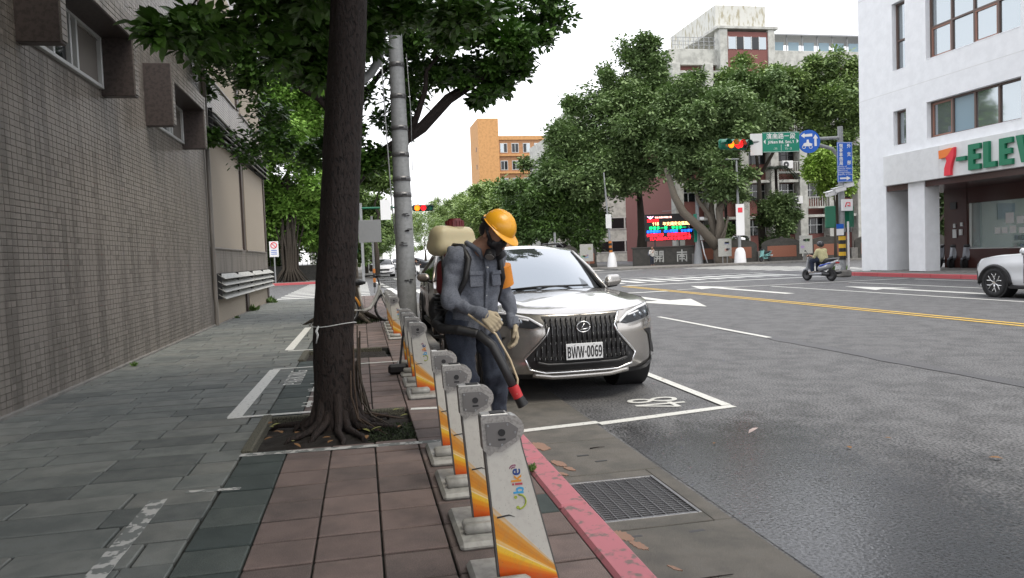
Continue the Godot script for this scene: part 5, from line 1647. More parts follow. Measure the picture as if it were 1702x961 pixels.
	# palms before the brick block
	for p in [[36.2, -66.5, 6.2], [35.0, -67.5, 7.0], [40.2, -67.0, 9.0]]:
		var pt = thing("palm", "slim dark palm before the red brick school block", "palm tree", Vector3(p[0], 0.1, p[1]), 0.0, "palms in the school yard")
		tube(pt, "trunk", M.bark, [Vector3(0, 0, 0), Vector3(0.1, p[2] * 0.5, 0), Vector3(0, p[2], 0)], [0.2, 0.16, 0.13], 9, 0.05)
		for k in 13:
			var az = TAU * k / 13 + R(-0.2, 0.2)
			var fs = new_st()
			var dir = Vector3(cos(az), 0, sin(az))
			var prev = Vector3(0, p[2], 0)
			for q in 14:
				var u = (q + 1) / 14.0
				var pos = Vector3(0, p[2], 0) + dir * 2.0 * u + Vector3(0, 0.9 * u - 1.9 * u * u, 0)
				for s in [-1, 1]:
					leaf_into(fs, pos, dir.cross(Vector3.UP) * s + dir * 0.6 + Vector3(0, -0.5, 0), Vector3.UP, 0.6, 0.07)
				quad(fs, prev + Vector3(0, 0.02, 0), pos + Vector3(0, 0.02, 0), pos - Vector3(0, 0.02, 0), prev - Vector3(0, 0.02, 0))
				prev = pos
			fs.generate_normals()
			put(pt, "frond", fs.commit(), plain(L(0.03, 0.06, 0.02), 0.5))
	# receding row along the school side of the street
	for e in [[15.6, -86.0, 6.4, 3.8, 3.2, 900], [16.6, -100.0, 7.2, 4.4, 3.8, 800], [15.8, -116.0, 7.4, 4.6, 4.2, 700], [17.2, -134.0, 8.0, 5.2, 4.8, 650], [16.6, -156.0, 8.6, 5.6, 5.4, 600], [15.2, -182.0, 9.5, 6.5, 6.2, 600], [12.0, -214.0, 10.0, 7.0, 7.0, 600]]:
		a_tree("avenue_tree", "green street tree in the receding row along the school side", "receding street trees on the school side", Vector3(e[0], 0, e[1]), 0.35, M.bark_grey, [Vector3(0, 0, 0), Vector3(0.1, 2, 0), Vector3(0, 3.6, 0)], [[Vector3(e[0] + 0.3, e[2], e[1]), Vector3(e[3], e[4], e[3]), e[5]]], Color(0.175, 0.255, 0.08), y1, 1.05)
	# left side: banyan by the side street, street trees beyond
	var lb = a_tree("root_banyan", "banyan with hanging pale roots at the far corner of the side street", "", Vector3(-5.2, 0.1, -57.5), 0.5, M.bark_grey, [Vector3(0, 0, 0), Vector3(0.1, 3, 0), Vector3(0.2, 5.5, 0)], [[Vector3(-5.4, 9.8, -58), Vector3(3.6, 5.2, 3.5), 1700], [Vector3(-8.6, 7.6, -57), Vector3(2.6, 3.4, 2.5), 700], [Vector3(-4.2, 14.4, -58), Vector3(3.2, 2.8, 3), 700], [Vector3(-6.2, 5.6, -59), Vector3(3.6, 2.2, 2.0), 700], [Vector3(-3.4, 4.8, -60), Vector3(2.6, 2.2, 2.0), 600], [Vector3(-9.0, 4.0, -61), Vector3(2.8, 2.4, 2.0), 600]], Color(0.15, 0.28, 0.05), Color(0.2, 0.35, 0.06), 1.0)
	for i in 26:
		var az = TAU * i / 26
		var rr = R(0.35, 0.7)
		var dx = cos(az)
		var dz = sin(az)
		tube(lb, "aerial_root", M.bark_grey, [Vector3(dx * rr * (2.2 if i % 4 == 0 else 0.7), R(3.5, 5.5), dz * rr), Vector3(dx * rr, 2.4, dz * rr), Vector3(dx * rr * 0.9, 1.0, dz * rr), Vector3(dx * rr * 2.2, 0.0, dz * rr * 2.0)], [0.07, 0.07, 0.07, 0.05], 6, 0.08)
	for e in [[-1.6, -74.0, 5.6, 3.4, 3.6, 800], [-2.0, -92.0, 7.2, 4.0, 4.2, 800], [-1.8, -112.0, 8.2, 4.4, 4.6, 700], [1.2, -64.0, 8.6, 2.0, 1.8, 420], [-2.2, -138.0, 9.2, 5.4, 5.4, 650], [-1.0, -170.0, 10.0, 6.2, 6.2, 600], [4.0, -250.0, 11.0, 9.0, 8.0, 700], [0.4, -82.0, 5.0, 3.2, 2.6, 600], [10.0, -270.0, 13.0, 9.0, 9.0, 700], [24.0, -285.0, 14.0, 10.0, 10.0, 700], [-8.0, -290.0, 14.0, 11.0, 10.0, 700], [36.0, -260.0, 14.0, 10.0, 10.0, 600], [1.2, -104.0, 5.5, 3.4, 3.0, 500], [-13.5, -62.5, 7.0, 4.0, 4.4, 900], [-3.0, -66.0, 3.2, 2.6, 2.6, 500], [-8.4, -65.0, 3.4, 3.2, 2.8, 600], [-15.0, -66.0, 3.4, 3.4, 2.8, 600]]:
		a_tree("roadside_tree", "leafy street tree beyond the side street", "street trees beyond the side street", Vector3(e[0], 0, e[1]), 0.3, M.bark_grey, [Vector3(0, 0, 0), Vector3(0.1, 2, 0), Vector3(0, 3.6, 0)], [[Vector3(e[0] + 0.3, e[2], e[1]), Vector3(e[3], e[4], e[3]), e[5]]], Color(0.145, 0.225, 0.07), Color(0.19, 0.285, 0.08), 1.05)

# ---------------------------------------------------------------- bike docks
func dock_print() -> ImageTexture:
	var n = FastNoiseLite.new()
	n.seed = 4
	n.frequency = 0.03
	var im = Image.create(256, 640, false, Image.FORMAT_RGB8)
	var ramp = Gradient.new()
	ramp.offsets = PackedFloat32Array([0.0, 0.22, 0.36, 0.47, 0.53, 0.56, 0.6, 0.72, 0.86, 1.0])
	ramp.colors = PackedColorArray([Color(0.7, 0.27, 0.1), Color(0.76, 0.32, 0.1), Color(0.82, 0.47, 0.12), Color(0.87, 0.67, 0.17), Color(0.88, 0.74, 0.33), Color(0.88, 0.84, 0.74), Color(0.83, 0.58, 0.2), Color(0.77, 0.49, 0.18), Color(0.8, 0.57, 0.26), Color(0.76, 0.75, 0.73)])
	for y in 640:
		for x in 256:
			var u = x / 255.0
			var v = 1.0 - y / 639.0
			var t = v / (0.5 * (1.18 - u))
			var c = Color(0.74, 0.73, 0.7)
			if t < 1.0:
				c = ramp.sample(clampf(t + 0.035 * sin(t * 70.0) * t, 0.0, 1.0))
			# scuffs and dirt of the print
			var g = n.get_noise_2d(x * 1.0, y * 0.6)
			var s = n.get_noise_2d(x * 7.0 + 900, y * 2.0)
			c = c.lerp(Color(0.55, 0.53, 0.51), clampf(g * 0.25, 0.0, 0.15))
			if s > 0.56:
				c = c.lerp(Color(0.25, 0.24, 0.23), 0.45)
			im.set_pixel(x, y, c)
	return ImageTexture.create_from_image(im)

func docks() -> void:
	var d = thing("bike_dock", "white bike-share docking post with orange sunburst print in the row beside the tree pit", "bike dock", Vector3(0.49, 0.12, -2.97), 0.0, "bike-share docks along the kerb")
	var edge = plain(L(0.12, 0.115, 0.11), 0.4, 0.3)
	var face_m = plain(Color.WHITE, 0.35)
	face_m.albedo_texture = dock_print()
	var th = 0.05
	# post: tapered plate with bevelled rim
	var prof = [Vector2(0.0, 0.03), Vector2(0.255, 0.03), Vector2(0.118, 0.6), Vector2(0.112, 0.64), Vector2(-0.044, 0.64)]
	prism(d, "post", edge, prof, th)
	var st = new_st()
	for s in [1, -1]:
		var q = [Vector2(0.006, 0.034), Vector2(0.247, 0.034), Vector2(0.112, 0.6), Vector2(0.106, 0.636), Vector2(-0.037, 0.636)]
		var pts = []
		for p in q:
			pts.append(p)
		for tri in [[0, 1, 2], [0, 2, 3], [0, 3, 4]]:
			var order: Array = tri if s < 0 else [tri[0], tri[2], tri[1]]
			for k in order:
				var p: Vector2 = pts[k]
				st.set_normal(Vector3(0, 0, s))
				st.set_uv(Vector2((p.x + 0.04) / 0.29, 1.0 - (p.y - 0.03) / 0.62))
				st.add_vertex(Vector3(p.x, p.y, s * (th / 2 + 0.002)))
	put(d, "printed_face", st.commit(), face_m)
	# steel head with a rounded road-side corner
	var head_m = grainy(L(0.4, 0.39, 0.37), 0.33, 0.85, 1.05, 0.3, 0.03)
	head_m.metallic = 0.55
	var hp = [Vector2(-0.046, 0.6), Vector2(-0.053, 0.735), Vector2(0.07, 0.735)]
	for k in 9:
		var a = PI / 2 - k * (PI * 0.85) / 8
		hp.append(Vector2(0.066 + cos(a) * 0.058, 0.677 + sin(a) * 0.058))
	hp += [Vector2(0.05, 0.6), Vector2(0.03, 0.588), Vector2(0.0, 0.592), Vector2(-0.02, 0.575)]
	var head = prism(d, "head", head_m, hp, th + 0.022)
	prism(head, "cheek", plain(L(0.2, 0.195, 0.19), 0.35, 0.6), [Vector2(-0.03, 0.62), Vector2(-0.035, 0.71), Vector2(0.06, 0.71), Vector2(0.1, 0.68), Vector2(0.09, 0.645), Vector2(0.05, 0.625), Vector2(0.02, 0.608)], th + 0.03)
	rod(head, "lock_hole", M.black, Vector3(0.03, 0.668, 0.03), Vector3(0.03, 0.668, 0.0435), 0.015)
	for p in [[-0.02, 0.625], [-0.025, 0.7], [0.055, 0.7], [0.085, 0.665], [0.03, 0.618]]:
		rod(head, "bolt", M.galv, Vector3(p[0], p[1], 0.036), Vector3(p[0], p[1], 0.045), 0.0045, -1, 8)
	box(head, "slot", M.black, Vector3(0.03, 0.64, 0.041), Vector3(0.03, 0.008, 0.004))
	box(head, "top_plate", plain(L(0.5, 0.5, 0.49), 0.3, 0.3), Vector3(0.005, 0.739, 0), Vector3(0.11, 0.008, 0.066), 0.002)
	box(head, "display", M.black, Vector3(0.02, 0.745, 0.0), Vector3(0.06, 0.004, 0.045), 0.001)
	# base with wheel guides
	var bs = grainy(L(0.34, 0.335, 0.31), 0.5, 0.88, 1.04, 0.8, 0.02)
	box(d, "base_plate", bs, Vector3(0.08, 0.018, 0.0), Vector3(0.36, 0.045, 0.54), 0.018)
	for z in [0.07, 0.14]:
		tube(d, "wheel_guide", bs, [Vector3(-0.065, 0.06, z), Vector3(-0.055, 0.063, z), Vector3(0.1, 0.063, z), Vector3(0.12, 0.063, z)], [0.012, 0.028, 0.028, 0.015], 12)
	# logo on the front: a smiling letter, word and wave arcs, read upwards
	var up = Basis(Vector3(0, 1, 0), Vector3(-1, 0, 0), Vector3(0, 0, 1))
	var lz = th / 2 + 0.003
	var logo = Node3D.new()
	logo.name = "logo"
	d.add_child(logo)
	var g = plain(L(0.3, 0.36, 0.05), 0.5)
	var arc = []
	for k in 11:
		var a = PI + PI * k / 10
		arc.append(Vector3(0.112 - sin(a) * 0.03 - 0.02, 0.375 + cos(a) * 0.03, lz))
	tube(logo, "smile", g, arc, [0.004], 6)
	for p in [[0.08, 0.395], [0.088, 0.352]]:
		rod(logo, "eye", g, Vector3(p[0], p[1] + 0.0, lz - 0.002), Vector3(p[0], p[1], lz + 0.002), 0.007, -1, 10)
	var cols = [plain(L(0.05, 0.3, 0.55), 0.5), plain(L(0.4, 0.05, 0.08), 0.5), plain(L(0.6, 0.25, 0.03), 0.5), plain(L(0.02, 0.05, 0.2), 0.5)]
	var yy = 0.422
	for k in 4:
		var ch = "bike"[k]
		text(logo, "letter", cols[k], ch, 0.04, 0.002, Transform3D(up, Vector3(0.095 - 0.004 * k, yy, lz)))
		yy += [0.027, 0.021, 0.029, 0.0][k]
	for r in [0.012, 0.02]:
		var w = []
		for k in 7:
			var a = deg_to_rad(70 + k * 15)
			w.append(Vector3(0.078 + cos(a) * r, 0.508 + sin(a) * r, lz))
		tube(logo, "wave", plain(L(0.25, 0.03, 0.12), 0.5), w, [0.0022], 5)
	# scuff mark
	prism(d, "scratch", M.dark_metal, [Vector2(0.0, 0.0), Vector2(0.05, 0.006), Vector2(0.075, 0.0), Vector2(0.05, 0.012), Vector2(0.0, 0.007)], 0.002, Transform3D(Basis(), Vector3(0.0, 0.315, lz)))
	for z in [-3.68, -4.43, -5.14, -7.56, -8.27, -8.98, -9.69, -13.2, -13.9, -14.6, -15.3, -16.0]:
		copy(d, Vector3(0.49, 0.12, z), 0.0, "" if z > -6.0 else ("white bike-share docking post in the middle row behind the worker" if z > -11.0 else "white bike-share docking post in the far row by the thick lamp pole"))
	share_bike()

func wheel_ring(parent: Node, c: Vector3, r: float, w: float, axis: Vector3) -> void:
	# bicycle wheel: tyre, rim, spokes
	var wn = Node3D.new()
	wn.name = "wheel"
	parent.add_child(wn, true)
	wn.position = c
	var u = axis.cross(Vector3.UP).normalized()
	var pts = []
	var pts2 = []
	for k in 25:
		var a = TAU * k / 24
		pts.append((u * cos(a) + Vector3.UP * sin(a)) * r)
		pts2.append((u * cos(a) + Vector3.UP * sin(a)) * (r - w * 1.3))
	tube(wn, "tyre", M.rubber, pts, [w], 8)
	tube(wn, "rim", M.galv, pts2, [w * 0.5], 6)
	for k in 14:
		var a = TAU * k / 14
		rod(wn, "spoke", M.galv, Vector3.ZERO, (u * cos(a) + Vector3.UP * sin(a)) * (r - w), 0.0025, -1, 4)
	rod(wn, "hub", M.galv, -axis * 0.05, axis * 0.05, 0.03)

func share_bike() -> void:
	var b = thing("share_bike", "pale share bicycle with front basket standing at the last dock by the banyan", "bicycle", Vector3(0.52, 0.12, -16.9), 0.45)
	var fm = plain(L(0.5, 0.5, 0.47), 0.35)
	var om = plain(L(0.65, 0.28, 0.04), 0.4)
	wheel_ring(b, Vector3(0, 0.33, 0), 0.31, 0.022, Vector3(0, 0, 1))
	wheel_ring(b, Vector3(-1.02, 0.33, 0), 0.31, 0.022, Vector3(0, 0, 1))
	tube(b, "frame", fm, [Vector3(-0.17, 0.82, 0), Vector3(-0.2, 0.68, 0), Vector3(-0.3, 0.5, 0), Vector3(-0.42, 0.33, 0), Vector3(-0.6, 0.28, 0)], [0.035, 0.04, 0.042, 0.042, 0.04], 10)
	tube(b, "frame", fm, [Vector3(-0.6, 0.28, 0), Vector3(-0.68, 0.8, 0)], [0.025], 8)
	for s in [-0.06, 0.06]:
		tube(b, "stay", fm, [Vector3(-0.6, 0.3, s * 0.5), Vector3(-1.02, 0.33, s)], [0.013], 6)
		tube(b, "fork", fm, [Vector3(-0.17, 0.72, s * 0.6), Vector3(-0.08, 0.5, s), Vector3(0, 0.33, s)], [0.018], 6)
	tube(b, "stem", M.dark_metal, [Vector3(-0.17, 0.8, 0), Vector3(-0.22, 1.02, 0)], [0.018], 8)
	tube(b, "handlebar", M.dark_metal, [Vector3(-0.38, 1.03, -0.28), Vector3(-0.26, 1.05, -0.2), Vector3(-0.22, 1.03, 0), Vector3(-0.26, 1.05, 0.2), Vector3(-0.38, 1.03, 0.28)], [0.016], 8)
	for s in [-0.28, 0.28]:
		tube(b, "grip", M.rubber, [Vector3(-0.38, 1.03, s), Vector3(-0.29, 1.045, s * 0.8)], [0.021], 8)
	tube(b, "saddle", M.black, [Vector3(-0.52, 0.9, 0), Vector3(-0.66, 0.91, 0), Vector3(-0.8, 0.92, 0)], [0.03, 0.07, 0.09], 10)
	# mudguard and basket
	var mg = []
	for k in 12:
		var a = deg_to_rad(10 + k * 15)
		mg.append(Vector3(-1.02 + cos(a) * 0.35, 0.33 + sin(a) * 0.35, 0))
	tube(b, "mudguard", om, mg, [0.03], 6)
	var bk = Node3D.new()
	bk.name = "basket"
	b.add_child(bk)
	for k in 5:
		var y = 0.76 + k * 0.055
		var w = 0.13 + k * 0.012
		for s in [-1, 1]:
			rod(bk, "wire", M.galv, Vector3(0.0 - w + 0.05, y, s * w), Vector3(0.05 + w, y, s * w), 0.005, -1, 5)
			rod(bk, "wire", M.galv, Vector3(0.05 + s * w, y, -w), Vector3(0.05 + s * w, y, w), 0.005, -1, 5)
	for k in 7:
		for s in [-1, 1]:
			var q = -0.12 + k * 0.04
			rod(bk, "wire", M.galv, Vector3(0.05 + q, 0.76, s * 0.13), Vector3(0.05 + q * 1.3, 0.99, s * 0.175), 0.004, -1, 5)
			rod(bk, "wire", M.galv, Vector3(0.05 + s * 0.13, 0.76, q), Vector3(0.05 + s * 0.175, 0.99, q * 1.3), 0.004, -1, 5)

# ---------------------------------------------------------------- poles on our side
func street_poles() -> void:
	var p = thing("lamp_pole", "thick grey steel lamp pole with metal bands and rust scars beside the docks", "pole", Vector3(0.9, 0.12, -15.8))
	put(p, "shaft", lathe_mesh([Vector2(0.205, 0), Vector2(0.19, 2.0), Vector2(0.165, 4.2), Vector2(0.13, 7.0), Vector2(0.1, 9.0)], 28), M.pole_grey)
	for e in [[3.55, 0.176], [3.05, 0.182], [2.72, 0.186], [4.1, 0.17], [4.75, 0.162], [5.4, 0.155]]:
		put(p, "band", lathe_mesh([Vector2(e[1] - 0.005, -0.05), Vector2(e[1] + 0.008, -0.045), Vector2(e[1] + 0.008, 0.045), Vector2(e[1] - 0.005, 0.05)], 28), M.steel, Transform3D(Basis(), Vector3(0, e[0], 0)))
		box(p, "clamp", M.dark_metal, Vector3(0.03, e[0], e[1] + 0.012), Vector3(0.1, 0.03, 0.03), 0.004)
	for e in [[2.3, 0.05], [1.7, -0.02], [0.95, 0.06], [2.0, 0.1]]:
		for k in 4:
			box(p, "tape_scrap", M.dark_metal, Vector3(e[1] + R(-0.07, 0.07), e[0] + R(-0.04, 0.04), 0.198), Vector3(R(0.03, 0.12), R(0.008, 0.03), 0.01))
	tube(p, "cable", M.galv, [Vector3(-0.33, 6.6, 0.2), Vector3(-0.3, 4.6, 0.25), Vector3(-0.24, 2.6, 0.24), Vector3(-0.2, 1.9, 0.2)], [0.014], 6)
	tube(p, "cable", M.galv, [Vector3(0.2, 5.6, 0.15), Vector3(0.24, 4.4, 0.15), Vector3(0.22, 3.2, 0.16)], [0.008], 6)
	var u = thing("twin_lamp_post", "lamp post with twin upswept grey arms rising among the leaves behind the trunk", "lamp post", Vector3(-0.23, 0.12, -8.2))
	rod(u, "shaft", M.pole_grey, Vector3(0, 0, 0), Vector3(0.2, 3.28, 0), 0.045)
	tube(u, "arm", M.pole_grey, [Vector3(0.2, 3.26, 0), Vector3(0.31, 3.29, 0), Vector3(0.42, 3.38, 0), Vector3(0.5, 3.5, 0), Vector3(0.54, 3.66, 0), Vector3(0.57, 3.92, 0)], [0.047], 12)
	tube(u, "arm", M.pole_grey, [Vector3(0.2, 3.26, 0), Vector3(0.08, 3.29, 0), Vector3(-0.04, 3.38, 0), Vector3(-0.12, 3.5, 0), Vector3(-0.17, 3.66, 0)], [0.047], 12)
	put(u, "lamp_socket", lathe_mesh([Vector2(0, 0.09), Vector2(0.045, 0.07), Vector2(0.06, 0.01), Vector2(0.05, -0.03)], 16), M.dark_metal, Transform3D(Basis(), Vector3(-0.17, 3.66, 0)))
	# back of a road sign and small green plate
	var s = thing("road_sign_back", "grey back of a square road sign on a slim post beyond the banyan", "road sign", Vector3(0.5, 0.1, -32.5))
	rod(s, "post", M.galv, Vector3.ZERO, Vector3(0, 3.3, 0), 0.045)
	box(s, "plate", M.galv, Vector3(-0.1, 2.65, 0.06), Vector3(0.95, 0.95, 0.03), 0.006)
	for k in 4:
		box(s, "hazard_band", M.hazard_orange if k % 2 else M.black, Vector3(0, 0.35 + 0.2 * k, 0), Vector3(0.11, 0.2, 0.11), 0.02)
	var gp = thing("green_plate_post", "slim post with a small green plate and white notice near the banyan", "road sign", Vector3(-0.35, 0.1, -27.5))
	rod(gp, "post", M.galv, Vector3.ZERO, Vector3(0, 2.6, 0), 0.05)
	box(gp, "plate", M.box_green, Vector3(0.1, 2.05, 0.06), Vector3(0.28, 0.7, 0.03), 0.004)
	box(gp, "notice", M.white, Vector3(0.08, 1.35, 0.06), Vector3(0.24, 0.26, 0.02), 0.003)
	var np = thing("no_parking_sign", "white sign with a red crossed ring on a slim post beside the hanging-root banyan", "road sign", Vector3(-6.05, 0.12, -55.3))
	rod(np, "post", M.galv, Vector3.ZERO, Vector3(0, 3.0, 0), 0.05)
	box(np, "plate", M.white, Vector3(0, 2.45, 0.06), Vector3(0.62, 1.1, 0.03), 0.004)
	var ring = []
	for k in 21:
		ring.append(Vector3(cos(TAU * k / 20) * 0.2, 2.72 + sin(TAU * k / 20) * 0.2, 0.08))
	tube(np, "ring", M.red_seven, ring, [0.03], 6)
	rod(np, "slash", M.red_seven, Vector3(-0.14, 2.86, 0.08), Vector3(0.14, 2.58, 0.08), 0.025)
	for k in 3:
		box(np, "print_line", M.sign_blue, Vector3(0, 2.36 - k * 0.13, 0.077), Vector3(0.4, 0.05, 0.006))

func lens(parent: Node, m: Material, at: Vector3, r: float) -> void:
	put(parent, "lamp", lathe_mesh([Vector2(0, 0.05), Vector2(r * 0.7, 0.035), Vector2(r, 0.0)], 16), m, Transform3D(Basis(Vector3.RIGHT, PI / 2), at))
	# hood
	var st = new_st()
	for k in 10:
		var a = PI * k / 10.0 - 0.2
		var b = PI * (k + 1) / 10.0 - 0.2
		quad(st, at + Vector3(cos(a) * r * 1.12, sin(a) * r * 1.12, 0), at + Vector3(cos(b) * r * 1.12, sin(b) * r * 1.12, 0), at + Vector3(cos(b) * r * 1.12, sin(b) * r * 1.12, 0.3), at + Vector3(cos(a) * r * 1.12, sin(a) * r * 1.12, 0.3))
	st.generate_normals()
	put(parent, "visor", st.commit(), M.signal_green)

func signals() -> void:
	# corner pole with the signal arm
	var p = thing("signal_pole", "tall grey corner pole with a long double arm and yellow-black hazard wrap", "signal pole", Vector3(20.5, 0.0, -29.0))
	rod(p, "shaft", M.pole_grey, Vector3.ZERO, Vector3(0, 6.5, 0), 0.14, 0.11)
	box(p, "foot", M.kerb_grey, Vector3(0, 0.15, 0), Vector3(0.6, 0.3, 0.5), 0.06)
	rod(p, "arm", M.pole_grey, Vector3(0, 6.02, 0), Vector3(-4.4, 5.85, 0.05), 0.075, 0.05)
	tube(p, "arm", M.pole_grey, [Vector3(0, 4.6, 0), Vector3(-0.1, 5.2, 0), Vector3(-0.4, 5.55, 0), Vector3(-1.0, 5.7, 0), Vector3(-2.6, 5.74, 0.03)], [0.08], 10)
	for k in 7:
		var band = rod(p, "hazard_wrap", M.hazard_yellow if k % 2 else M.black, Vector3(0, 0.75 + k * 0.17, 0), Vector3(0, 0.92 + k * 0.17, 0), 0.148, -1, 16)
		band.rotation.z = 0.0
	box(p, "white_strip", M.white, Vector3(0.26, 1.2, 0.05), Vector3(0.09, 2.4, 0.05), 0.01)
	box(p, "small_plate", M.sign_blue, Vector3(-0.2, 2.2, 0.16), Vector3(0.34, 0.2, 0.02))
	box(p, "small_plate", M.white, Vector3(-0.2, 1.95, 0.16), Vector3(0.34, 0.28, 0.02))
	box(p, "notice_box", M.white, Vector3(0.12, 3.1, 0.2), Vector3(0.5, 0.5, 0.12), 0.01)
	tube(p, "notice_mark", M.red_seven, [Vector3(0.0, 3.02, 0.265), Vector3(0.05, 3.2, 0.265), Vector3(0.22, 3.2, 0.265), Vector3(0.22, 3.05, 0.265), Vector3(0.1, 3.08, 0.265)], [0.025], 6)
	for s in [[-0.42, 2.62, -0.2], [0.44, 2.62, -0.15]]:
		box(p, "pedestrian_signal", M.box_green, Vector3(s[0], s[1], s[2]), Vector3(0.42, 0.95, 0.3), 0.03, Vector3(0, 0.5 * signf(s[0]), 0))
	for c in [[Vector3(-0.55, 3.62, 0.1), 0.35], [Vector3(-0.15, 3.78, 0.1), 0.2], [Vector3(0.25, 3.95, 0.0), -0.3]]:
		var cm = Node3D.new()
		cm.name = "camera_housing"
		p.add_child(cm, true)
		cm.position = c[0]
		cm.rotation = Vector3(0, c[1], 0.2)
		box(cm, "case", M.white, Vector3.ZERO, Vector3(0.62, 0.2, 0.2), 0.03)
		box(cm, "shade", M.panel_grey, Vector3(-0.03, 0.115, 0), Vector3(0.72, 0.02, 0.24))
	var g = thing("street_name_sign", "green street name sign with white Chinese and English lettering hung from the arm", "sign", Vector3(17.55, 5.4, -28.8), -0.12)
	box(g, "plate", M.sign_green, Vector3(0, 0.42, 0), Vector3(1.6, 0.84, 0.04), 0.006)
	for yy in [0.02, 0.82]:
		box(g, "border", M.white, Vector3(0, yy, 0.022), Vector3(1.56, 0.012, 0.004))
	strokes(g, "lettering", M.white, "濟南路一段", 0.23, 0.027, Vector2(0.255, 0), Transform3D(Basis(), Vector3(-0.63, 0.79, 0.024)))
	text(g, "lettering", M.white, "JiNan Rd. Sec.1", 0.115, 0.004, Transform3D(Basis(), Vector3(0, 0.425, 0.024)))
	text(g, "lettering", M.white, "-71", 0.09, 0.004, Transform3D(Basis(), Vector3(-0.25, 0.14, 0.024)), false)
	text(g, "lettering", M.white, "15 - 3", 0.09, 0.004, Transform3D(Basis(), Vector3(0.3, 0.14, 0.024)), false)
	text(g, "lettering", M.white, "4 ←", 0.08, 0.004, Transform3D(Basis(), Vector3(0.25, 0.27, 0.024)), false)
	box(g, "divider", M.white, Vector3(0, 0.19, 0.023), Vector3(0.012, 0.26, 0.004))
	for s in [-1, 1]:
		prism(g, "arrow", M.white, [Vector2(s * 0.76, 0.45), Vector2(s * 0.68, 0.55), Vector2(s * 0.68, 0.35)], 0.004, Transform3D(Basis(), Vector3(0, 0, 0.024)))
	var bc = thing("turn_sign", "round blue sign with white arrows and a scooter, next to the green sign", "sign", Vector3(18.83, 5.83, -28.75), -0.12)
	rod(bc, "disc", M.sign_blue, Vector3(0, 0, -0.02), Vector3(0, 0, 0.02), 0.49, -1, 40)
	prism(bc, "arrow", M.white, [Vector2(-0.36, 0.25), Vector2(-0.2, 0.36), Vector2(-0.2, 0.3), Vector2(0.14, 0.33), Vector2(0.14, 0.21), Vector2(-0.2, 0.2), Vector2(-0.2, 0.14)], 0.006, Transform3D(Basis(), Vector3(0, 0, 0.022)))
	prism(bc, "arrow", M.white, [Vector2(0.28, 0.3), Vector2(0.39, 0.12), Vector2(0.33, 0.12), Vector2(0.33, -0.2), Vector2(0.23, -0.2), Vector2(0.23, 0.12), Vector2(0.17, 0.12)], 0.006, Transform3D(Basis(), Vector3(0, 0, 0.022)))
	for x in [-0.24, 0.06]:
		var r = []
		for k in 15:
			r.append(Vector3(x + cos(TAU * k / 14) * 0.07, -0.23 + sin(TAU * k / 14) * 0.07, 0.024))
		tube(bc, "scooter_mark", M.white, r, [0.014], 5)
	prism(bc, "scooter_mark", M.white, [Vector2(-0.3, -0.2), Vector2(0.1, -0.2), Vector2(0.14, -0.1), Vector2(0.0, -0.06), Vector2(-0.02, 0.08), Vector2(-0.1, 0.08), Vector2(-0.12, -0.04), Vector2(-0.24, -0.08)], 0.006, Transform3D(Basis(), Vector3(0, 0, 0.022)))
	var bp = thing("ministry_sign", "tall blue panel sign with two white columns of characters and an arrow", "sign", Vector3(20.58, 4.1, -28.84), -0.1)
	box(bp, "plate", M.sign_blue, Vector3(0, 0.85, 0), Vector3(0.68, 1.7, 0.04), 0.006)
	for s in [-1, 1]:
		box(bp, "border", M.white, Vector3(s * 0.325, 0.85, 0.022), Vector3(0.012, 1.66, 0.004))
		box(bp, "border", M.white, Vector3(0, 0.85 + s * 0.825, 0.022), Vector3(0.64, 0.012, 0.004))
	strokes(bp, "lettering", M.white, "外交部", 0.17, 0.022, Vector2(0, -0.36), Transform3D(Basis(), Vector3(0.1, 1.63, 0.024)))
	strokes(bp, "lettering", M.white, "領事事務局", 0.17, 0.022, Vector2(0, -0.185), Transform3D(Basis(), Vector3(-0.26, 1.63, 0.024)))
	for k in 5:
		text(bp, "lettering", M.white, ["Bureau of", "Consular Affairs", "Ministry of", "Foreign Affairs", "Republic of China"][k], 0.062, 0.003, Transform3D(Basis(), Vector3([-0.12, -0.02, -0.1, -0.03, 0.0][k], 0.66 - k * 0.085, 0.024)), false)
	prism(bp, "arrow", M.white, [Vector2(-0.24, 0.12), Vector2(0.06, 0.12), Vector2(0.06, 0.06), Vector2(0.24, 0.155), Vector2(0.06, 0.25), Vector2(0.06, 0.19), Vector2(-0.24, 0.19)], 0.006, Transform3D(Basis(), Vector3(0, 0, 0.022)))
	var sg = thing("traffic_signal", "horizontal green traffic signal showing amber and a red countdown on the long arm", "traffic signal", Vector3(15.4, 5.75, -28.9), 0.25)
	box(sg, "housing", M.signal_green, Vector3(0, 0, 0), Vector3(1.5, 0.42, 0.2), 0.08)
	lens(sg, M.signal_green, Vector3(-0.56, 0, 0.11), 0.16)
	lens(sg, M.amber_light, Vector3(-0.18, 0, 0.11), 0.16)
	lens(sg, M.red_light, Vector3(0.2, 0, 0.11), 0.16)
	lens(sg, M.win_dark, Vector3(0.57, 0, 0.11), 0.16)
	text(sg, "countdown", M.red_light, "20", 0.26, 0.01, Transform3D(Basis(), Vector3(0.2, 0, 0.18)))
	for k in 2:
		var ol = OmniLight3D.new()
		ol.name = "signal_glow"
		ol.light_color = [Color(1, 0.45, 0.1), Color(1, 0.1, 0.1)][k]
		ol.light_energy = 0.03
		ol.light_size = 0.15
		ol.shadow_enabled = true
		ol.position = Vector3([-0.18, 0.2][k], 0, 0.24)
		sg.add_child(ol)
	var bb = thing("grey_back_plate", "plain grey back of a sign mounted between the signal and the green sign", "sign", Vector3(16.5, 5.3, -28.95), -0.2)
	box(bb, "plate", M.panel_grey, Vector3(0, 0.45, 0), Vector3(0.5, 0.9, 0.04), 0.006)
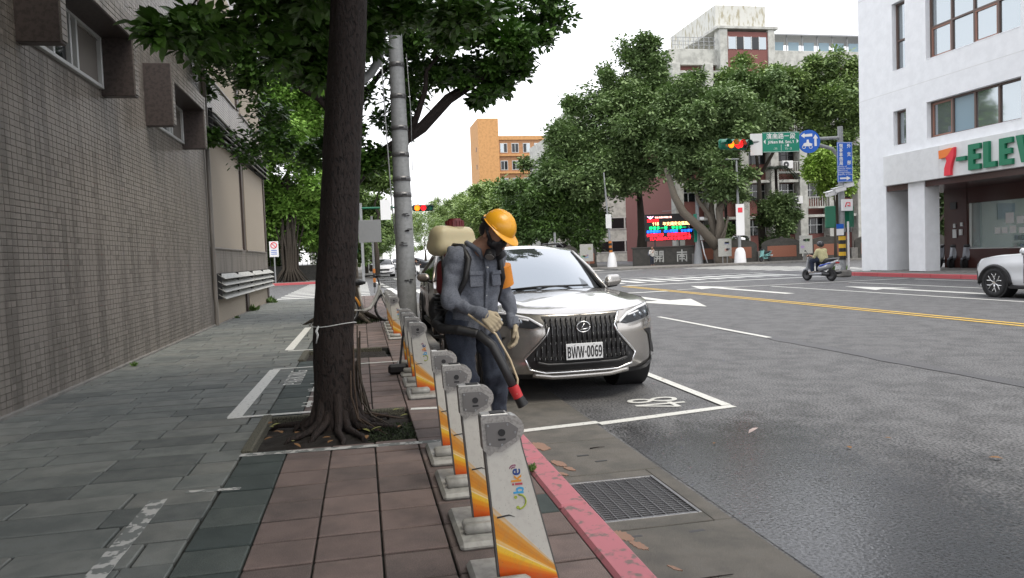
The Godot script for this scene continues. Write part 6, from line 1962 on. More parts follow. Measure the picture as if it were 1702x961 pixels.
	# school-side signal pole beside the screen
	var q = thing("signal_pole", "grey signal pole beside the message screen with a bent arm and green street plate", "signal pole", Vector3(28.3, 0.1, -59.6))
	rod(q, "shaft", M.pole_grey, Vector3.ZERO, Vector3(0, 6.4, 0), 0.2, 0.14)
	put(q, "foot", lathe_mesh([Vector2(0.42, 0), Vector2(0.36, 0.6), Vector2(0.24, 1.6), Vector2(0.2, 2.0)], 16), M.pole_grey)
	tube(q, "arm", M.pole_grey, [Vector3(0, 4.6, 0), Vector3(0.2, 5.2, 0.1), Vector3(0.8, 5.75, 0.2), Vector3(2.6, 5.9, 0.4)], [0.1], 10)
	box(q, "street_plate", M.sign_green, Vector3(-0.25, 3.1, 0.1), Vector3(0.3, 2.4, 0.06))
	box(q, "control_box", M.panel_grey, Vector3(0.3, 2.3, 0.2), Vector3(0.3, 0.5, 0.25), 0.02)
	box(q, "control_box", M.white, Vector3(0.3, 3.9, 0.2), Vector3(0.35, 0.25, 0.2), 0.02)
	tube(q, "conduit", M.white, [Vector3(0.2, 2.0, 0.3), Vector3(0.4, 0.9, 0.35), Vector3(0.65, 0.1, 0.4)], [0.05], 6)
	box(q, "back_plate", M.panel_grey, Vector3(2.1, 5.95, 0.3), Vector3(1.0, 0.8, 0.05), 0.01, Vector3(0, 0, 0.12))
	var sg2 = thing("traffic_signal", "green traffic signal seen edge-on above the leaning tree", "traffic signal", Vector3(31.0, 6.05, -59.2), 1.2)
	box(sg2, "housing", M.signal_green, Vector3.ZERO, Vector3(1.6, 0.45, 0.25), 0.08)
	for k in 4:
		lens(sg2, M.signal_green, Vector3(-0.57 + k * 0.38, 0, 0.13), 0.16)
	# far junction arm on our side
	var f = thing("signal_pole", "far signal pole with a green arm reaching over the road beyond the banyan", "signal pole", Vector3(0.1, 0.1, -53.0))
	rod(f, "shaft", M.pole_grey, Vector3.ZERO, Vector3(0, 5.4, 0), 0.1)
	rod(f, "arm", M.box_green, Vector3(0, 5.05, 0), Vector3(4.4, 5.05, 0), 0.07)
	box(f, "plate", M.white, Vector3(1.7, 4.9, 0.1), Vector3(0.7, 1.4, 0.03))
	var sg3 = thing("traffic_signal", "far horizontal signal glowing orange and red over the road beside the lamp pole", "traffic signal", Vector3(4.4, 5.05, -52.8))
	box(sg3, "housing", M.black, Vector3(0, 0, 0), Vector3(1.5, 0.44, 0.2), 0.08)
	lens(sg3, M.amber_light, Vector3(-0.42, 0, 0.11), 0.19)
	lens(sg3, M.red_light, Vector3(0.02, 0, 0.11), 0.18)
	lens(sg3, M.signal_green, Vector3(0.48, 0, 0.11), 0.18)
	# slim lamp and notice poles across the junction
	var lp = thing("street_lamp", "slim pale lamp pole with a notice plate in front of the brick bays", "street lamp", Vector3(30.9, 0.1, -57.2))
	rod(lp, "shaft", M.galv, Vector3.ZERO, Vector3(-0.15, 8.6, 0), 0.14, 0.08)
	put(lp, "foot", lathe_mesh([Vector2(0.5, 0), Vector2(0.42, 0.9), Vector2(0.3, 1.2), Vector2(0.15, 1.3)], 12), M.white)
	box(lp, "notice_plate", M.white, Vector3(0.0, 3.6, 0.16), Vector3(0.75, 2.6, 0.04), 0.01)
	box(lp, "notice_mark", M.red_seven, Vector3(0.0, 4.4, 0.19), Vector3(0.4, 0.4, 0.02))
	box(lp, "lamp_head", M.galv, Vector3(-0.6, 8.6, 0.1), Vector3(1.2, 0.12, 0.3), 0.04)
	var lp2 = thing("street_lamp", "slim leaning lamp pole with orange-striped foot beside the name slab", "street lamp", Vector3(21.3, 0.1, -61.8))
	rod(lp2, "shaft", M.galv, Vector3.ZERO, Vector3(-0.5, 8.2, 0), 0.13, 0.06)
	put(lp2, "foot", lathe_mesh([Vector2(0.45, 0), Vector2(0.36, 0.8), Vector2(0.2, 1.3)], 12), M.white)
	for k in 5:
		rod(lp2, "hazard_band", M.hazard_orange if k % 2 == 0 else M.black, Vector3(-0.08 - k * 0.012, 1.3 + k * 0.2, 0), Vector3(-0.092 - k * 0.012, 1.5 + k * 0.2, 0), 0.14, -1, 10)
	box(lp2, "notice_plate", M.panel_grey, Vector3(-0.25, 4.0, 0.13), Vector3(0.5, 1.2, 0.05))
	var sp = thing("bollard_post", "short striped post beside the school wall", "post", Vector3(16.4, 0.1, -62.4))
	rod(sp, "shaft", M.galv, Vector3.ZERO, Vector3(0, 3.2, 0), 0.1)
	for k in 5:
		rod(sp, "hazard_band", M.hazard_orange if k % 2 == 0 else M.black, Vector3(0, 0.8 + k * 0.2, 0), Vector3(0, 1.0 + k * 0.2, 0), 0.11, -1, 10)
	for e in [[29.9, -57.9, "white poster board leaning beside the lamp pole at the brick bays"], [36.4, -56.3, "white poster board hung on the brick bay behind the teal scooter"], [19.2, -62.4, "white notice board standing beside the striped-foot lamp pole"], [15.4, -62.5, "narrow white notice board at the far end of the school wall"]]:
		var nb = thing("notice_board", e[2], "notice board", Vector3(e[0], 0.1, e[1]))
		box(nb, "board", M.louver, Vector3(0, 1.35, 0), Vector3(0.5 if e[0] < 16 else 1.2, 1.5, 0.05), 0.01)
		for k in 5:
			box(nb, "print", plain(Color.from_hsv(R(0, 1), 0.25, R(0.35, 0.7)), 0.6), Vector3(R(-0.12, 0.12) if e[0] < 16 else R(-0.35, 0.35), R(0.9, 1.85), 0.03), Vector3(0.1 if e[0] < 16 else R(0.15, 0.4), R(0.1, 0.25), 0.012))
		for s in [-0.2, 0.2]:
			box(nb, "leg", M.galv, Vector3(s, 0.3, -0.02), Vector3(0.05, 0.6, 0.05))
	var yl = thing("yard_lamp", "old black globe yard lamp before the brick school block", "lamp", Vector3(42.0, 0.1, -68.0))
	rod(yl, "shaft", M.black, Vector3.ZERO, Vector3(0, 5.6, 0), 0.14, 0.1)
	put(yl, "globe", lathe_mesh([Vector2(0.0, 0.55), Vector2(0.3, 0.4), Vector2(0.42, 0.1), Vector2(0.3, -0.2), Vector2(0.1, -0.3)], 16), M.win_dark, Transform3D(Basis(), Vector3(0, 5.9, 0)))
	var tk = thing("water_tank", "shiny ribbed steel water tank behind the school wall", "tank", Vector3(35.6, 0.1, -66.0))
	var pr = []
	for k in 13:
		pr.append(Vector2(0.9 + (0.06 if k % 2 else 0.0), 0.6 + k * 0.14))
	pr.append(Vector2(0.3, 2.6))
	pr.append(Vector2(0.0, 2.65))
	put(tk, "shell", lathe_mesh(pr, 24), M.chrome)
	box(tk, "stand", M.dark_metal, Vector3(0, 0.3, 0), Vector3(1.4, 0.6, 1.4))

# ---------------------------------------------------------------- cars
# local frame: nose at z = 0 facing +z, rear at z = -ln
func nose_z(x: float, y: float) -> float:
	var a = clampf(absf(x) / 0.93, 0.0, 1.0)
	return -0.36 * pow(a, 2.8) - 0.1 * pow(a, 9.0) - 0.09 * pow(maxf(0.0, y - 0.7) / 0.2, 2.0) - 0.1 * pow(maxf(0.0, 0.45 - y) / 0.2, 2.0)

func nose_top(x: float) -> float:
	var a = absf(x) / 0.93
	return 0.885 + 0.075 * a * a

func patch(parent: Node, called: String, m: Material, nu: int, nv: int, f: Callable) -> MeshInstance3D:
	var rings = []
	for i in nu + 1:
		var r = []
		for j in nv + 1:
			r.append(f.call(float(i) / nu, float(j) / nv))
		rings.append(r)
	return put(parent, called, loft_mesh(rings), m)

func car_wheel(parent: Node, at: Vector3, side: float, spokes: int, rim_m: Material) -> void:
	var w = Node3D.new()
	w.name = "wheel"
	parent.add_child(w, true)
	w.position = at
	w.rotation = Vector3(0, 0, -PI / 2 * side)  # local +y points outwards
	put(w, "tyre", lathe_mesh([Vector2(0.24, -0.1), Vector2(0.33, -0.11), Vector2(0.355, -0.09), Vector2(0.362, 0.0), Vector2(0.355, 0.09), Vector2(0.335, 0.112), Vector2(0.262, 0.116), Vector2(0.25, 0.1)], 36), M.rubber)
	put(w, "rim", lathe_mesh([Vector2(0.262, 0.112), Vector2(0.245, 0.118), Vector2(0.236, 0.09), Vector2(0.23, -0.05), Vector2(0.0, -0.05)], 36), M.dark_metal)
	for k in spokes:
		var a = TAU * k / spokes
		for s in [-1, 1]:
			tube(w, "spoke", rim_m, [Vector3(cos(a) * 0.04, 0.085, sin(a) * 0.04), Vector3(cos(a) * 0.12, 0.09, sin(a) * 0.12), Vector3(cos(a + s * 0.22) * 0.2, 0.1, sin(a + s * 0.22) * 0.2), Vector3(cos(a + s * 0.28) * 0.245, 0.104, sin(a + s * 0.28) * 0.245)], [0.022, 0.017, 0.013, 0.012], 7)
	rod(w, "hub_cap", rim_m, Vector3(0, 0.06, 0), Vector3(0, 0.1, 0), 0.045)

func car(called: String, label: String, at: Vector3, turn: float, paint: Material, ln: float, glass: Material, spokes := 5, rim_m: Material = null) -> Node3D:
	var c = thing(called, label, "car", at, turn)
	if rim_m == null:
		rim_m = M.chrome
	var cowl = func(x: float) -> Vector3:
		var a = absf(x) / 0.93
		return Vector3(x * 0.9, 1.085 - 0.03 * a * a, -1.16 - 0.52 * a * a)
	var zs = func(v: float, y: float) -> float: return nose_z(0.93, y)
	patch(c, "front_bumper", paint, 30, 14, func(u, v):
		var x = lerpf(-0.93, 0.93, u)
		var y = lerpf(0.25, nose_top(x), v)
		return Vector3(x, y, nose_z(x, y)))
	patch(c, "bonnet", paint, 30, 14, func(u, v):
		var x = lerpf(-0.93, 0.93, u)
		var y0 = nose_top(x)
		var p0 = Vector3(x, y0, nose_z(x, y0))
		var p1: Vector3 = cowl.call(x)
		var y = lerpf(p0.y, p1.y, pow(v, 0.62))
		y += 0.022 * exp(-pow((absf(x) - 0.6) / 0.1, 2.0)) * sin(PI * minf(v * 1.2, 1.0))
		return Vector3(lerpf(p0.x, p1.x, v), y, lerpf(p0.z, p1.z, v)))
	var belt = func(z: float) -> float: return 1.055 + 0.1 * clampf((-z - 1.6) / 2.6, 0.0, 1.0)
	for s in [-1.0, 1.0]:
		patch(c, "body_side", paint, 26, 10, func(u, v):
			var z0 = nose_z(0.93, 0.955)
			var z = lerpf(z0, -ln, u)
			var xt = 0.93
			var yt = 0.96
			if z > -1.68:
				var k = (z - z0) / (-1.68 - z0)
				yt = lerpf(0.96, 1.055, pow(maxf(k, 0.0), 0.62))
				xt = lerpf(0.93, 0.837, k)
			else:
				yt = belt.call(z)
				xt = lerpf(0.837, 0.86, minf((-z - 1.68) / 0.6, 1.0))
			var y = lerpf(yt, 0.25, v)
			var x = lerpf(xt, 0.935, smoothstep(0.0, 0.3, v)) - 0.06 * smoothstep(0.75, 1.0, v) - 0.018 * sin(PI * clampf((v - 0.35) / 0.4, 0.0, 1.0))
			x *= 1.0 - 0.16 * pow(clampf((-z - ln + 0.7) / 0.7, 0.0, 1.0), 2.0)
			if u == 0.0:
				x = 0.93
			var zz = z
			if u < 0.08:
				zz = lerpf(nose_z(0.93, y), z, u / 0.08)
			return Vector3(x * s, y, zz))
		# wheel arches, sill
		for wz in [-0.92, -ln + 1.0]:
			var arch = []
			for k in 15:
				var a = PI * k / 14
				arch.append(Vector3(s * 0.925, 0.36 + sin(a) * 0.41, wz + cos(a) * 0.42))
			tube(c, "wheel_arch", M.black, arch, [0.035], 7)
			rod(c, "wheel_well", M.black, Vector3(s * 0.6, 0.38, wz), Vector3(s * 0.939, 0.38, wz), 0.4, -1, 28)
			car_wheel(c, Vector3(s * 0.845, 0.36, wz), s, spokes, rim_m)
		box(c, "sill", M.black, Vector3(s * 0.88, 0.27, -ln / 2), Vector3(0.1, 0.1, ln - 2.6), 0.02)
		for dz in [-2.1, -3.1]:
			box(c, "door_handle", M.chrome, Vector3(s * 0.935, 0.94, dz - 0.35), Vector3(0.03, 0.03, 0.2), 0.01)
			box(c, "door_gap", M.black, Vector3(s * 0.925, 0.7, dz + 0.35), Vector3(0.02, 0.66, 0.008))
		# side glass between belt and roof rail
		patch(c, "side_window", glass, 14, 4, func(u, v):
			var z = lerpf(-1.62, -ln + 0.45, u)
			var top_z = lerpf(-2.5, -ln + 1.0, u)
			var yb: float = belt.call(z) - 0.01
			var yt = 1.53 - 0.06 * pow(maxf(0.0, u - 0.5) * 2.0, 2.0)
			return Vector3(s * lerpf(0.838, 0.645, pow(v, 1.2)), lerpf(yb, yt, v), lerpf(z, top_z, v)))
		tube(c, "roof_pillar", paint, [Vector3(s * 0.838, 1.05, -1.63), Vector3(s * 0.76, 1.3, -2.02), Vector3(s * 0.675, 1.5, -2.42), Vector3(s * 0.65, 1.55, -2.9), Vector3(s * 0.645, 1.53, -3.6), Vector3(s * 0.66, 1.43, -ln + 0.7), Vector3(s * 0.8, 1.15, -ln + 0.25)], [0.032, 0.03, 0.032, 0.03, 0.03, 0.05, 0.07], 9)
		tube(c, "glass_trim", M.black, [Vector3(s * 0.8, 1.065, -1.585), Vector3(s * 0.725, 1.3, -1.99), Vector3(s * 0.645, 1.5, -2.39)], [0.024], 7)
		tube(c, "roof_rail", M.dark_metal, [Vector3(s * 0.6, 1.585, -2.6), Vector3(s * 0.6, 1.63, -2.8), Vector3(s * 0.59, 1.635, -3.6), Vector3(s * 0.59, 1.56, -4.0)], [0.015], 7)
		# mirrors
		var mr = Node3D.new()
		mr.name = "mirror"
		c.add_child(mr, true)
		tube(mr, "stalk", M.black, [Vector3(s * 0.84, 1.04, -1.82), Vector3(s * 0.95, 1.08, -1.82)], [0.025], 8)
		put(mr, "shell", flesh([[Vector3(s * 0.94, 1.12, -1.8), 0.055, Vector3(s * 1.07, 1.13, -1.86), 0.06], [Vector3(s * 0.96, 1.17, -1.82), 0.04, Vector3(s * 1.08, 1.17, -1.87), 0.035]], 0.016, 0.04), paint)
		put(mr, "lower_shell", flesh([[Vector3(s * 0.94, 1.075, -1.81), 0.03, Vector3(s * 1.06, 1.085, -1.86), 0.03]], 0.012, 0.02), M.black)
	patch(c, "windscreen", glass, 18, 8, func(u, v):
		var x = lerpf(-0.93, 0.93, u)
		var a = absf(x) / 0.93
		var p0: Vector3 = cowl.call(x)
		p0 += Vector3(-x * 0.03, 0.004, -0.03)
		var p1 = Vector3(x * 0.7, 1.575 - 0.05 * a * a, -2.2 - 0.22 * a * a)
		return p0.lerp(p1, v) + Vector3(0, 0.05, 0.03) * sin(PI * v) * (1.0 - a * a * 0.7))
	patch(c, "roof", paint, 16, 10, func(u, v):
		var x = lerpf(-0.93, 0.93, u)
		var a = absf(x) / 0.93
		var z = lerpf(-2.2 - 0.22 * a * a, -ln + 0.75, v)
		var y = 1.575 - 0.05 * a * a + 0.075 * sin(PI * pow(v, 0.7)) - 0.1 * v
		return Vector3(x * 0.7, y, z))
	patch(c, "rear_window", glass, 12, 5, func(u, v):
		var x = lerpf(-0.93, 0.93, u)
		var a = absf(x) / 0.93
		return Vector3(lerpf(x * 0.7, x * 0.84, v), lerpf(1.475 - 0.05 * a * a, 1.14, v), lerpf(-ln + 0.75, -ln + 0.1 + 0.12 * a * a, v)))
	patch(c, "tailgate", paint, 14, 6, func(u, v):
		var x = lerpf(-0.79, 0.79, u)
		var a = absf(x) / 0.79
		return Vector3(x, lerpf(1.15, 0.3, v), -ln + 0.1 - 0.12 * sin(PI * v) + 0.12 * a * a * a - 0.1 * (1.0 - v) * 0.0))
	box(c, "underbody", M.black, Vector3(0, 0.3, -ln / 2 - 0.05), Vector3(1.6, 0.16, ln - 0.6), 0.04)
	# wiper line at the windscreen foot
	tube(c, "wiper", M.black, [Vector3(-0.55, 1.09, -1.36), Vector3(-0.1, 1.125, -1.22), Vector3(0.5, 1.115, -1.3)], [0.012], 5)
	return c

# a face piece lying on the nose: polygon points (x, y), raised by out
func nose_patch(parent: Node, called: String, m: Material, poly: Array, out: float, fine := 0.05) -> MeshInstance3D:
	var pv = PackedVector2Array(poly)
	if Geometry2D.is_polygon_clockwise(pv):
		pv.reverse()
	# split into a grid of small convex pieces so that it follows the curve
	var st = new_st()
	st.set_smooth_group(-1)
	var lo = pv[0]
	var hi = pv[0]
	for p in pv:
		lo = lo.min(p)
		hi = hi.max(p)
	var nx = int(ceil((hi.x - lo.x) / fine))
	var ny = int(ceil((hi.y - lo.y) / fine))
	for i in nx:
		for j in ny:
			var cell = PackedVector2Array([lo + Vector2(i, j) * fine, lo + Vector2(i + 1, j) * fine, lo + Vector2(i + 1, j + 1) * fine, lo + Vector2(i, j + 1) * fine])
			for q in Geometry2D.intersect_polygons(cell, pv):
				if q.size() < 3:
					continue
				for k in range(1, q.size() - 1):
					for v in [q[0], q[k + 1], q[k]]:
						st.add_vertex(Vector3(v.x, v.y, nose_z(v.x, v.y) + out))
	st.generate_normals()
	return put(parent, called, st.commit(), m)

func nose_line(parent: Node, called: String, m: Material, pts: Array, r: float, out: float) -> void:
	var q = []
	for i in pts.size() - 1:
		for k in 6:
			var p: Vector2 = pts[i].lerp(pts[i + 1], k / 6.0)
			q.append(Vector3(p.x, p.y, nose_z(p.x, p.y) + out))
	var e: Vector2 = pts[pts.size() - 1]
	q.append(Vector3(e.x, e.y, nose_z(e.x, e.y) + out))
	tube(parent, called, m, q, [r], 8)

func parked_cars() -> void:
	var paint = plain(L(0.42, 0.4, 0.375), 0.24, 0.8)
	paint.clearcoat_enabled = true
	paint.clearcoat = 1.0
	paint.clearcoat_roughness = 0.03
	var glass = plain(L(0.29, 0.315, 0.34), 0.04, 0.85)
	var c = car("parked_suv", "silver-grey parked luxury SUV with a black spindle grille facing the worker", Vector3(2.12, 0, -7.12), deg_to_rad(1.2), paint, 4.66, glass)
	# grille
	var grille_poly = [Vector2(-0.4, 0.88), Vector2(0.4, 0.88), Vector2(0.335, 0.77), Vector2(0.36, 0.7), Vector2(0.565, 0.47), Vector2(0.52, 0.37), Vector2(0.38, 0.335), Vector2(-0.38, 0.335), Vector2(-0.52, 0.37), Vector2(-0.565, 0.47), Vector2(-0.36, 0.7), Vector2(-0.335, 0.77)]
	var gr = nose_patch(c, "grille", M.black, grille_poly, 0.012)
	var half = func(y: float) -> float:
		if y > 0.77:
			return lerpf(0.335, 0.4, (y - 0.77) / 0.11)
		if y > 0.7:
			return 0.34
		return lerpf(0.55, 0.36, (y - 0.47) / 0.23) if y > 0.47 else 0.54
	var slat_m = plain(L(0.02, 0.02, 0.021), 0.15)
	for i in 21:
		var x = -0.52 + i * 0.052
		var pts = []
		for k in 9:
			var y = 0.86 - k * 0.052
			if absf(x) < half.call(y) - 0.015:
				pts.append(Vector3(x, y, nose_z(x, y) + 0.02 + 0.012 * sin(k * PI / 1.0 + 0.5 * PI)))
		if pts.size() > 1:
			tube(gr, "slat", slat_m, pts, [0.009, 0.014], 6)
	for r in 6:  # rows of bright chips stand in for glints on the black slats
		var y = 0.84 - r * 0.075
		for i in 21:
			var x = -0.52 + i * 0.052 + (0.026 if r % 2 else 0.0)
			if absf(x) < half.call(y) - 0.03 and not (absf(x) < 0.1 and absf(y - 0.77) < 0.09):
				box(gr, "glint_chip", M.chrome, Vector3(x, y, nose_z(x, y) + 0.034), Vector3(0.008, 0.026, 0.012), 0.003)
	nose_line(c, "grille_trim", M.chrome, [Vector2(-0.34, 0.77), Vector2(-0.365, 0.7), Vector2(-0.58, 0.47), Vector2(-0.535, 0.355), Vector2(-0.38, 0.315), Vector2(0.38, 0.315), Vector2(0.535, 0.355), Vector2(0.58, 0.47), Vector2(0.365, 0.7), Vector2(0.34, 0.77), Vector2(0.41, 0.885)], 0.013, 0.018)
	nose_line(c, "grille_trim", M.dark_metal, [Vector2(-0.47, 0.43), Vector2(-0.36, 0.405), Vector2(0.36, 0.405), Vector2(0.47, 0.43)], 0.014, 0.03)
	nose_line(c, "lower_lip", paint, [Vector2(-0.5, 0.3), Vector2(-0.3, 0.27), Vector2(0.3, 0.27), Vector2(0.5, 0.3)], 0.03, 0.02)
	nose_patch(c, "lower_intake", M.black, [Vector2(-0.86, 0.25), Vector2(0.86, 0.25), Vector2(0.8, 0.295), Vector2(-0.8, 0.295)], 0.008)
	# emblem
	var em = Node3D.new()
	em.name = "emblem"
	c.add_child(em)
	em.position = Vector3(0, 0.765, nose_z(0, 0.765) + 0.045)
	var ring = []
	for k in 25:
		ring.append(Vector3(cos(TAU * k / 24) * 0.068, sin(TAU * k / 24) * 0.052, 0))
	tube(em, "ring", M.chrome, ring, [0.0065], 8)
	prism(em, "disc", M.black, range(24).map(func(k): return Vector2(cos(TAU * k / 24) * 0.066, sin(TAU * k / 24) * 0.05)), 0.006, Transform3D(Basis(), Vector3(0, 0, -0.006)))
	tube(em, "letter", M.chrome, [Vector3(0.012, 0.036, 0.002), Vector3(-0.012, 0.0, 0.002), Vector3(-0.03, -0.026, 0.002), Vector3(0.01, -0.022, 0.002), Vector3(0.05, -0.014, 0.002)], [0.006], 6)
	# plate
	var pl = Node3D.new()
	pl.name = "number_plate"
	c.add_child(pl)
	pl.position = Vector3(0, 0.525, nose_z(0, 0.525) + 0.05)
	box(pl, "plate", plain(L(0.68, 0.69, 0.7), 0.45), Vector3.ZERO, Vector3(0.38, 0.16, 0.008), 0.003)
	text(pl, "lettering", M.black, "BWW·0069", 0.088, 0.003, Transform3D(Basis.from_scale(Vector3(0.6, 1.28, 1)), Vector3(0, -0.008, 0.005)), true)
	for s in [-1, 1]:
		rod(pl, "screw", M.chrome, Vector3(s * 0.1, 0.065, 0.003), Vector3(s * 0.1, 0.065, 0.007), 0.006, -1, 8)
	box(pl, "bracket", M.black, Vector3(0, 0, -0.025), Vector3(0.3, 0.1, 0.045))
	# headlights, corner vents
	for s in [-1.0, 1.0]:
		var hl = Node3D.new()
		hl.name = "headlight"
		c.add_child(hl, true)
		nose_patch(hl, "lens", plain(L(0.03, 0.032, 0.036), 0.06), [Vector2(s * 0.4, 0.79), Vector2(s * 0.5, 0.86), Vector2(s * 0.66, 0.9), Vector2(s * 0.84, 0.925), Vector2(s * 0.9, 0.86), Vector2(s * 0.86, 0.815), Vector2(s * 0.7, 0.79), Vector2(s * 0.5, 0.765)], 0.014, 0.03)
		nose_line(hl, "daylight_strip", plain(L(0.85, 0.86, 0.88), 0.25), [Vector2(s * 0.4, 0.785), Vector2(s * 0.52, 0.865), Vector2(s * 0.68, 0.905), Vector2(s * 0.86, 0.93)], 0.013, 0.016)
		nose_line(hl, "daylight_strip", plain(L(0.8, 0.81, 0.83), 0.25), [Vector2(s * 0.52, 0.845), Vector2(s * 0.68, 0.875)], 0.009, 0.016)
		for k in 3:
			var x = s * (0.6 + k * 0.085)
			var y = 0.83 + k * 0.008
			put(hl, "projector", lathe_mesh([Vector2(0.0, 0.02), Vector2(0.018, 0.016), Vector2(0.028, 0.0)], 14), plain(L(0.2, 0.22, 0.25), 0.05, 0.6), Transform3D(Basis(Vector3.RIGHT, PI / 2), Vector3(x, y, nose_z(x, y) + 0.012)))
		nose_patch(c, "corner_vent", M.black, [Vector2(s * 0.74, 0.68), Vector2(s * 0.86, 0.68), Vector2(s * 0.915, 0.42), Vector2(s * 0.9, 0.3), Vector2(s * 0.86, 0.33), Vector2(s * 0.85, 0.45), Vector2(s * 0.81, 0.62)], 0.012, 0.03)
		nose_patch(c, "corner_fin", M.dark_metal, [Vector2(s * 0.62, 0.27), Vector2(s * 0.92, 0.36), Vector2(s * 0.92, 0.31), Vector2(s * 0.8, 0.26)], 0.03, 0.03)
		var fx = s * 0.875
		rod(c, "fog_lamp", M.chrome, Vector3(fx, 0.4, nose_z(fx, 0.4) + 0.0), Vector3(fx, 0.4, nose_z(fx, 0.4) + 0.03), 0.018)
	# bonnet shut line and washer mark
	nose_line(c, "shut_line", M.black, [Vector2(-0.5, 0.9), Vector2(0, 0.883), Vector2(0.5, 0.9)], 0.003, 0.001)
	# second car behind
	var paint2 = plain(L(0.2, 0.17, 0.15), 0.25, 0.7)
	paint2.clearcoat_enabled = true
	paint2.clearcoat = 1.0
	var c2 = car("parked_car", "dark bronze car parked close behind the silver-grey SUV", Vector3(2.16, 0, -12.6), 0.0, paint2, 4.5, M.win_dark)
	plain_face(c2)

func plain_face(c: Node3D) -> void:
	nose_patch(c, "grille", M.black, [Vector2(-0.5, 0.72), Vector2(0.5, 0.72), Vector2(0.42, 0.56), Vector2(-0.42, 0.56)], 0.012)
	nose_patch(c, "lower_intake", M.black, [Vector2(-0.7, 0.42), Vector2(0.7, 0.42), Vector2(0.6, 0.3), Vector2(-0.6, 0.3)], 0.012)
	var pl = box(c, "number_plate", M.white, Vector3(0, 0.48, nose_z(0, 0.48) + 0.03), Vector3(0.38, 0.16, 0.01), 0.003)
	pl.name = "number_plate"
	for s in [-1.0, 1.0]:
		nose_patch(c, "headlight", plain(L(0.3, 0.32, 0.35), 0.08), [Vector2(s * 0.55, 0.78), Vector2(s * 0.88, 0.86), Vector2(s * 0.9, 0.76), Vector2(s * 0.58, 0.7)], 0.014, 0.03)
		nose_patch(c, "fog_lamp", M.chrome, [Vector2(s * 0.7, 0.46), Vector2(s * 0.8, 0.48), Vector2(s * 0.8, 0.42), Vector2(s * 0.7, 0.4)], 0.014, 0.03)

func white_car() -> void:
	var paint = plain(L(0.74, 0.76, 0.78), 0.3)
	paint.clearcoat_enabled = true
	paint.clearcoat = 1.0
	var c = car("white_car", "white crossover with black wheel arches and forked alloy wheels driving past the shop", Vector3(16.2, 0, -16.6), PI, paint, 4.55, M.win_dark, 6, M.chrome)
	plain_face(c)
	# black cladding round the arches and along the nose
	for s in [-1.0, 1.0]:
		for wz in [-0.92, -3.55]:
			var arch = []
			for k in 17:
				var a = PI * k / 16
				arch.append(Vector3(s * 0.93, 0.33 + sin(a) * 0.45, wz + cos(a) * 0.46))
			tube(c, "arch_cladding", M.black, arch, [0.045], 7)
		nose_patch(c, "side_intake", M.black, [Vector2(s * 0.78, 0.6), Vector2(s * 0.88, 0.66), Vector2(s * 0.9, 0.3), Vector2(s * 0.8, 0.28)], 0.012, 0.03)

func far_traffic() -> void:
	var white = plain(L(0.7, 0.7, 0.72), 0.3)
	var dark = plain(L(0.03, 0.03, 0.035), 0.25)
	var silver = plain(L(0.4, 0.42, 0.45), 0.3, 0.6)
	for e in [["distant_car", "white car waiting in the far lane beyond the banyan", Vector3(1.9, 0, -66.0), 0.0, white], ["distant_car", "silver car far down the street beside the white one", Vector3(4.6, 0, -92.0), 0.0, silver], ["distant_car", "dark car far down the street, turned across its lane", Vector3(9.6, 0, -100.0), 1.2, dark], ["distant_car", "pale car far down the street ahead of the distant rider", Vector3(7.0, 0, -118.0), 0.0, white], ["distant_car", "silver car crossing at the far junction", Vector3(12.4, 0, -140.0), 1.57, silver]]:
		var c = car(e[0], e[1], e[2], e[3], e[4], 4.4, M.win_dark)
		plain_face(c)

# ---------------------------------------------------------------- people
func bone(a: Vector3, ra: float, b: Vector3, rb: float) -> Array:
	return [a, ra, b, rb]

# five-fingered hand as bones: w wrist, d direction of the hand, n palm normal, curl 0..1, s +1 when the thumb lies towards d x n
func hand_bones(w: Vector3, d: Vector3, n: Vector3, curl: float, s: float, k := 1.0) -> Array:
	d = d.normalized()
	n = (n - d * n.dot(d)).normalized()
	var side = d.cross(n) * s
	var out = []
	var kn = w + d * 0.085 * k
	for i in 4:
		var o = (1.5 - i) * 0.021 * k
		out.append(bone(w + side * o * 0.6 + d * 0.015 * k, 0.016 * k, kn + side * o, 0.0135 * k))
	for i in 4:
		var o = (1.5 - i) * 0.022 * k
		var ln: float = [0.07, 0.08, 0.075, 0.058][i] * k
		var p = kn + side * o
		var a = curl * 1.1
		var d1 = d * cos(a * 0.8) + n * sin(a * 0.8)
		var d2 = d * cos(a * 1.9) + n * sin(a * 1.9)
		var d3 = d * cos(a * 2.6) + n * sin(a * 2.6)
		var p1 = p + d1 * ln * 0.45
		var p2 = p1 + d2 * ln * 0.32
		out.append(bone(p, 0.012 * k, p1, 0.0105 * k))
		out.append(bone(p1, 0.0105 * k, p2, 0.0098 * k))
		out.append(bone(p2, 0.0098 * k, p2 + d3 * ln * 0.25, 0.0085 * k))
	var tb = w + side * 0.03 * k + d * 0.02 * k
	var t1 = tb + (side * 0.7 + d * 0.8 + n * 0.45).normalized() * 0.042 * k
	out.append(bone(w + d * 0.02 * k, 0.017 * k, tb, 0.015 * k))
	out.append(bone(tb, 0.0145 * k, t1, 0.012 * k))
	out.append(bone(t1, 0.012 * k, t1 + (d + n * 0.5 - side * 0.1).normalized() * 0.035 * k, 0.0095 * k))
	return out

func cloth(c: Color, size := 0.02) -> StandardMaterial3D:
	var m = grainy(c, 0.9, 0.78, 1.12, 0.35, 0.04, 0.0)
	m.rim_enabled = true
	m.rim = 0.25
	return m

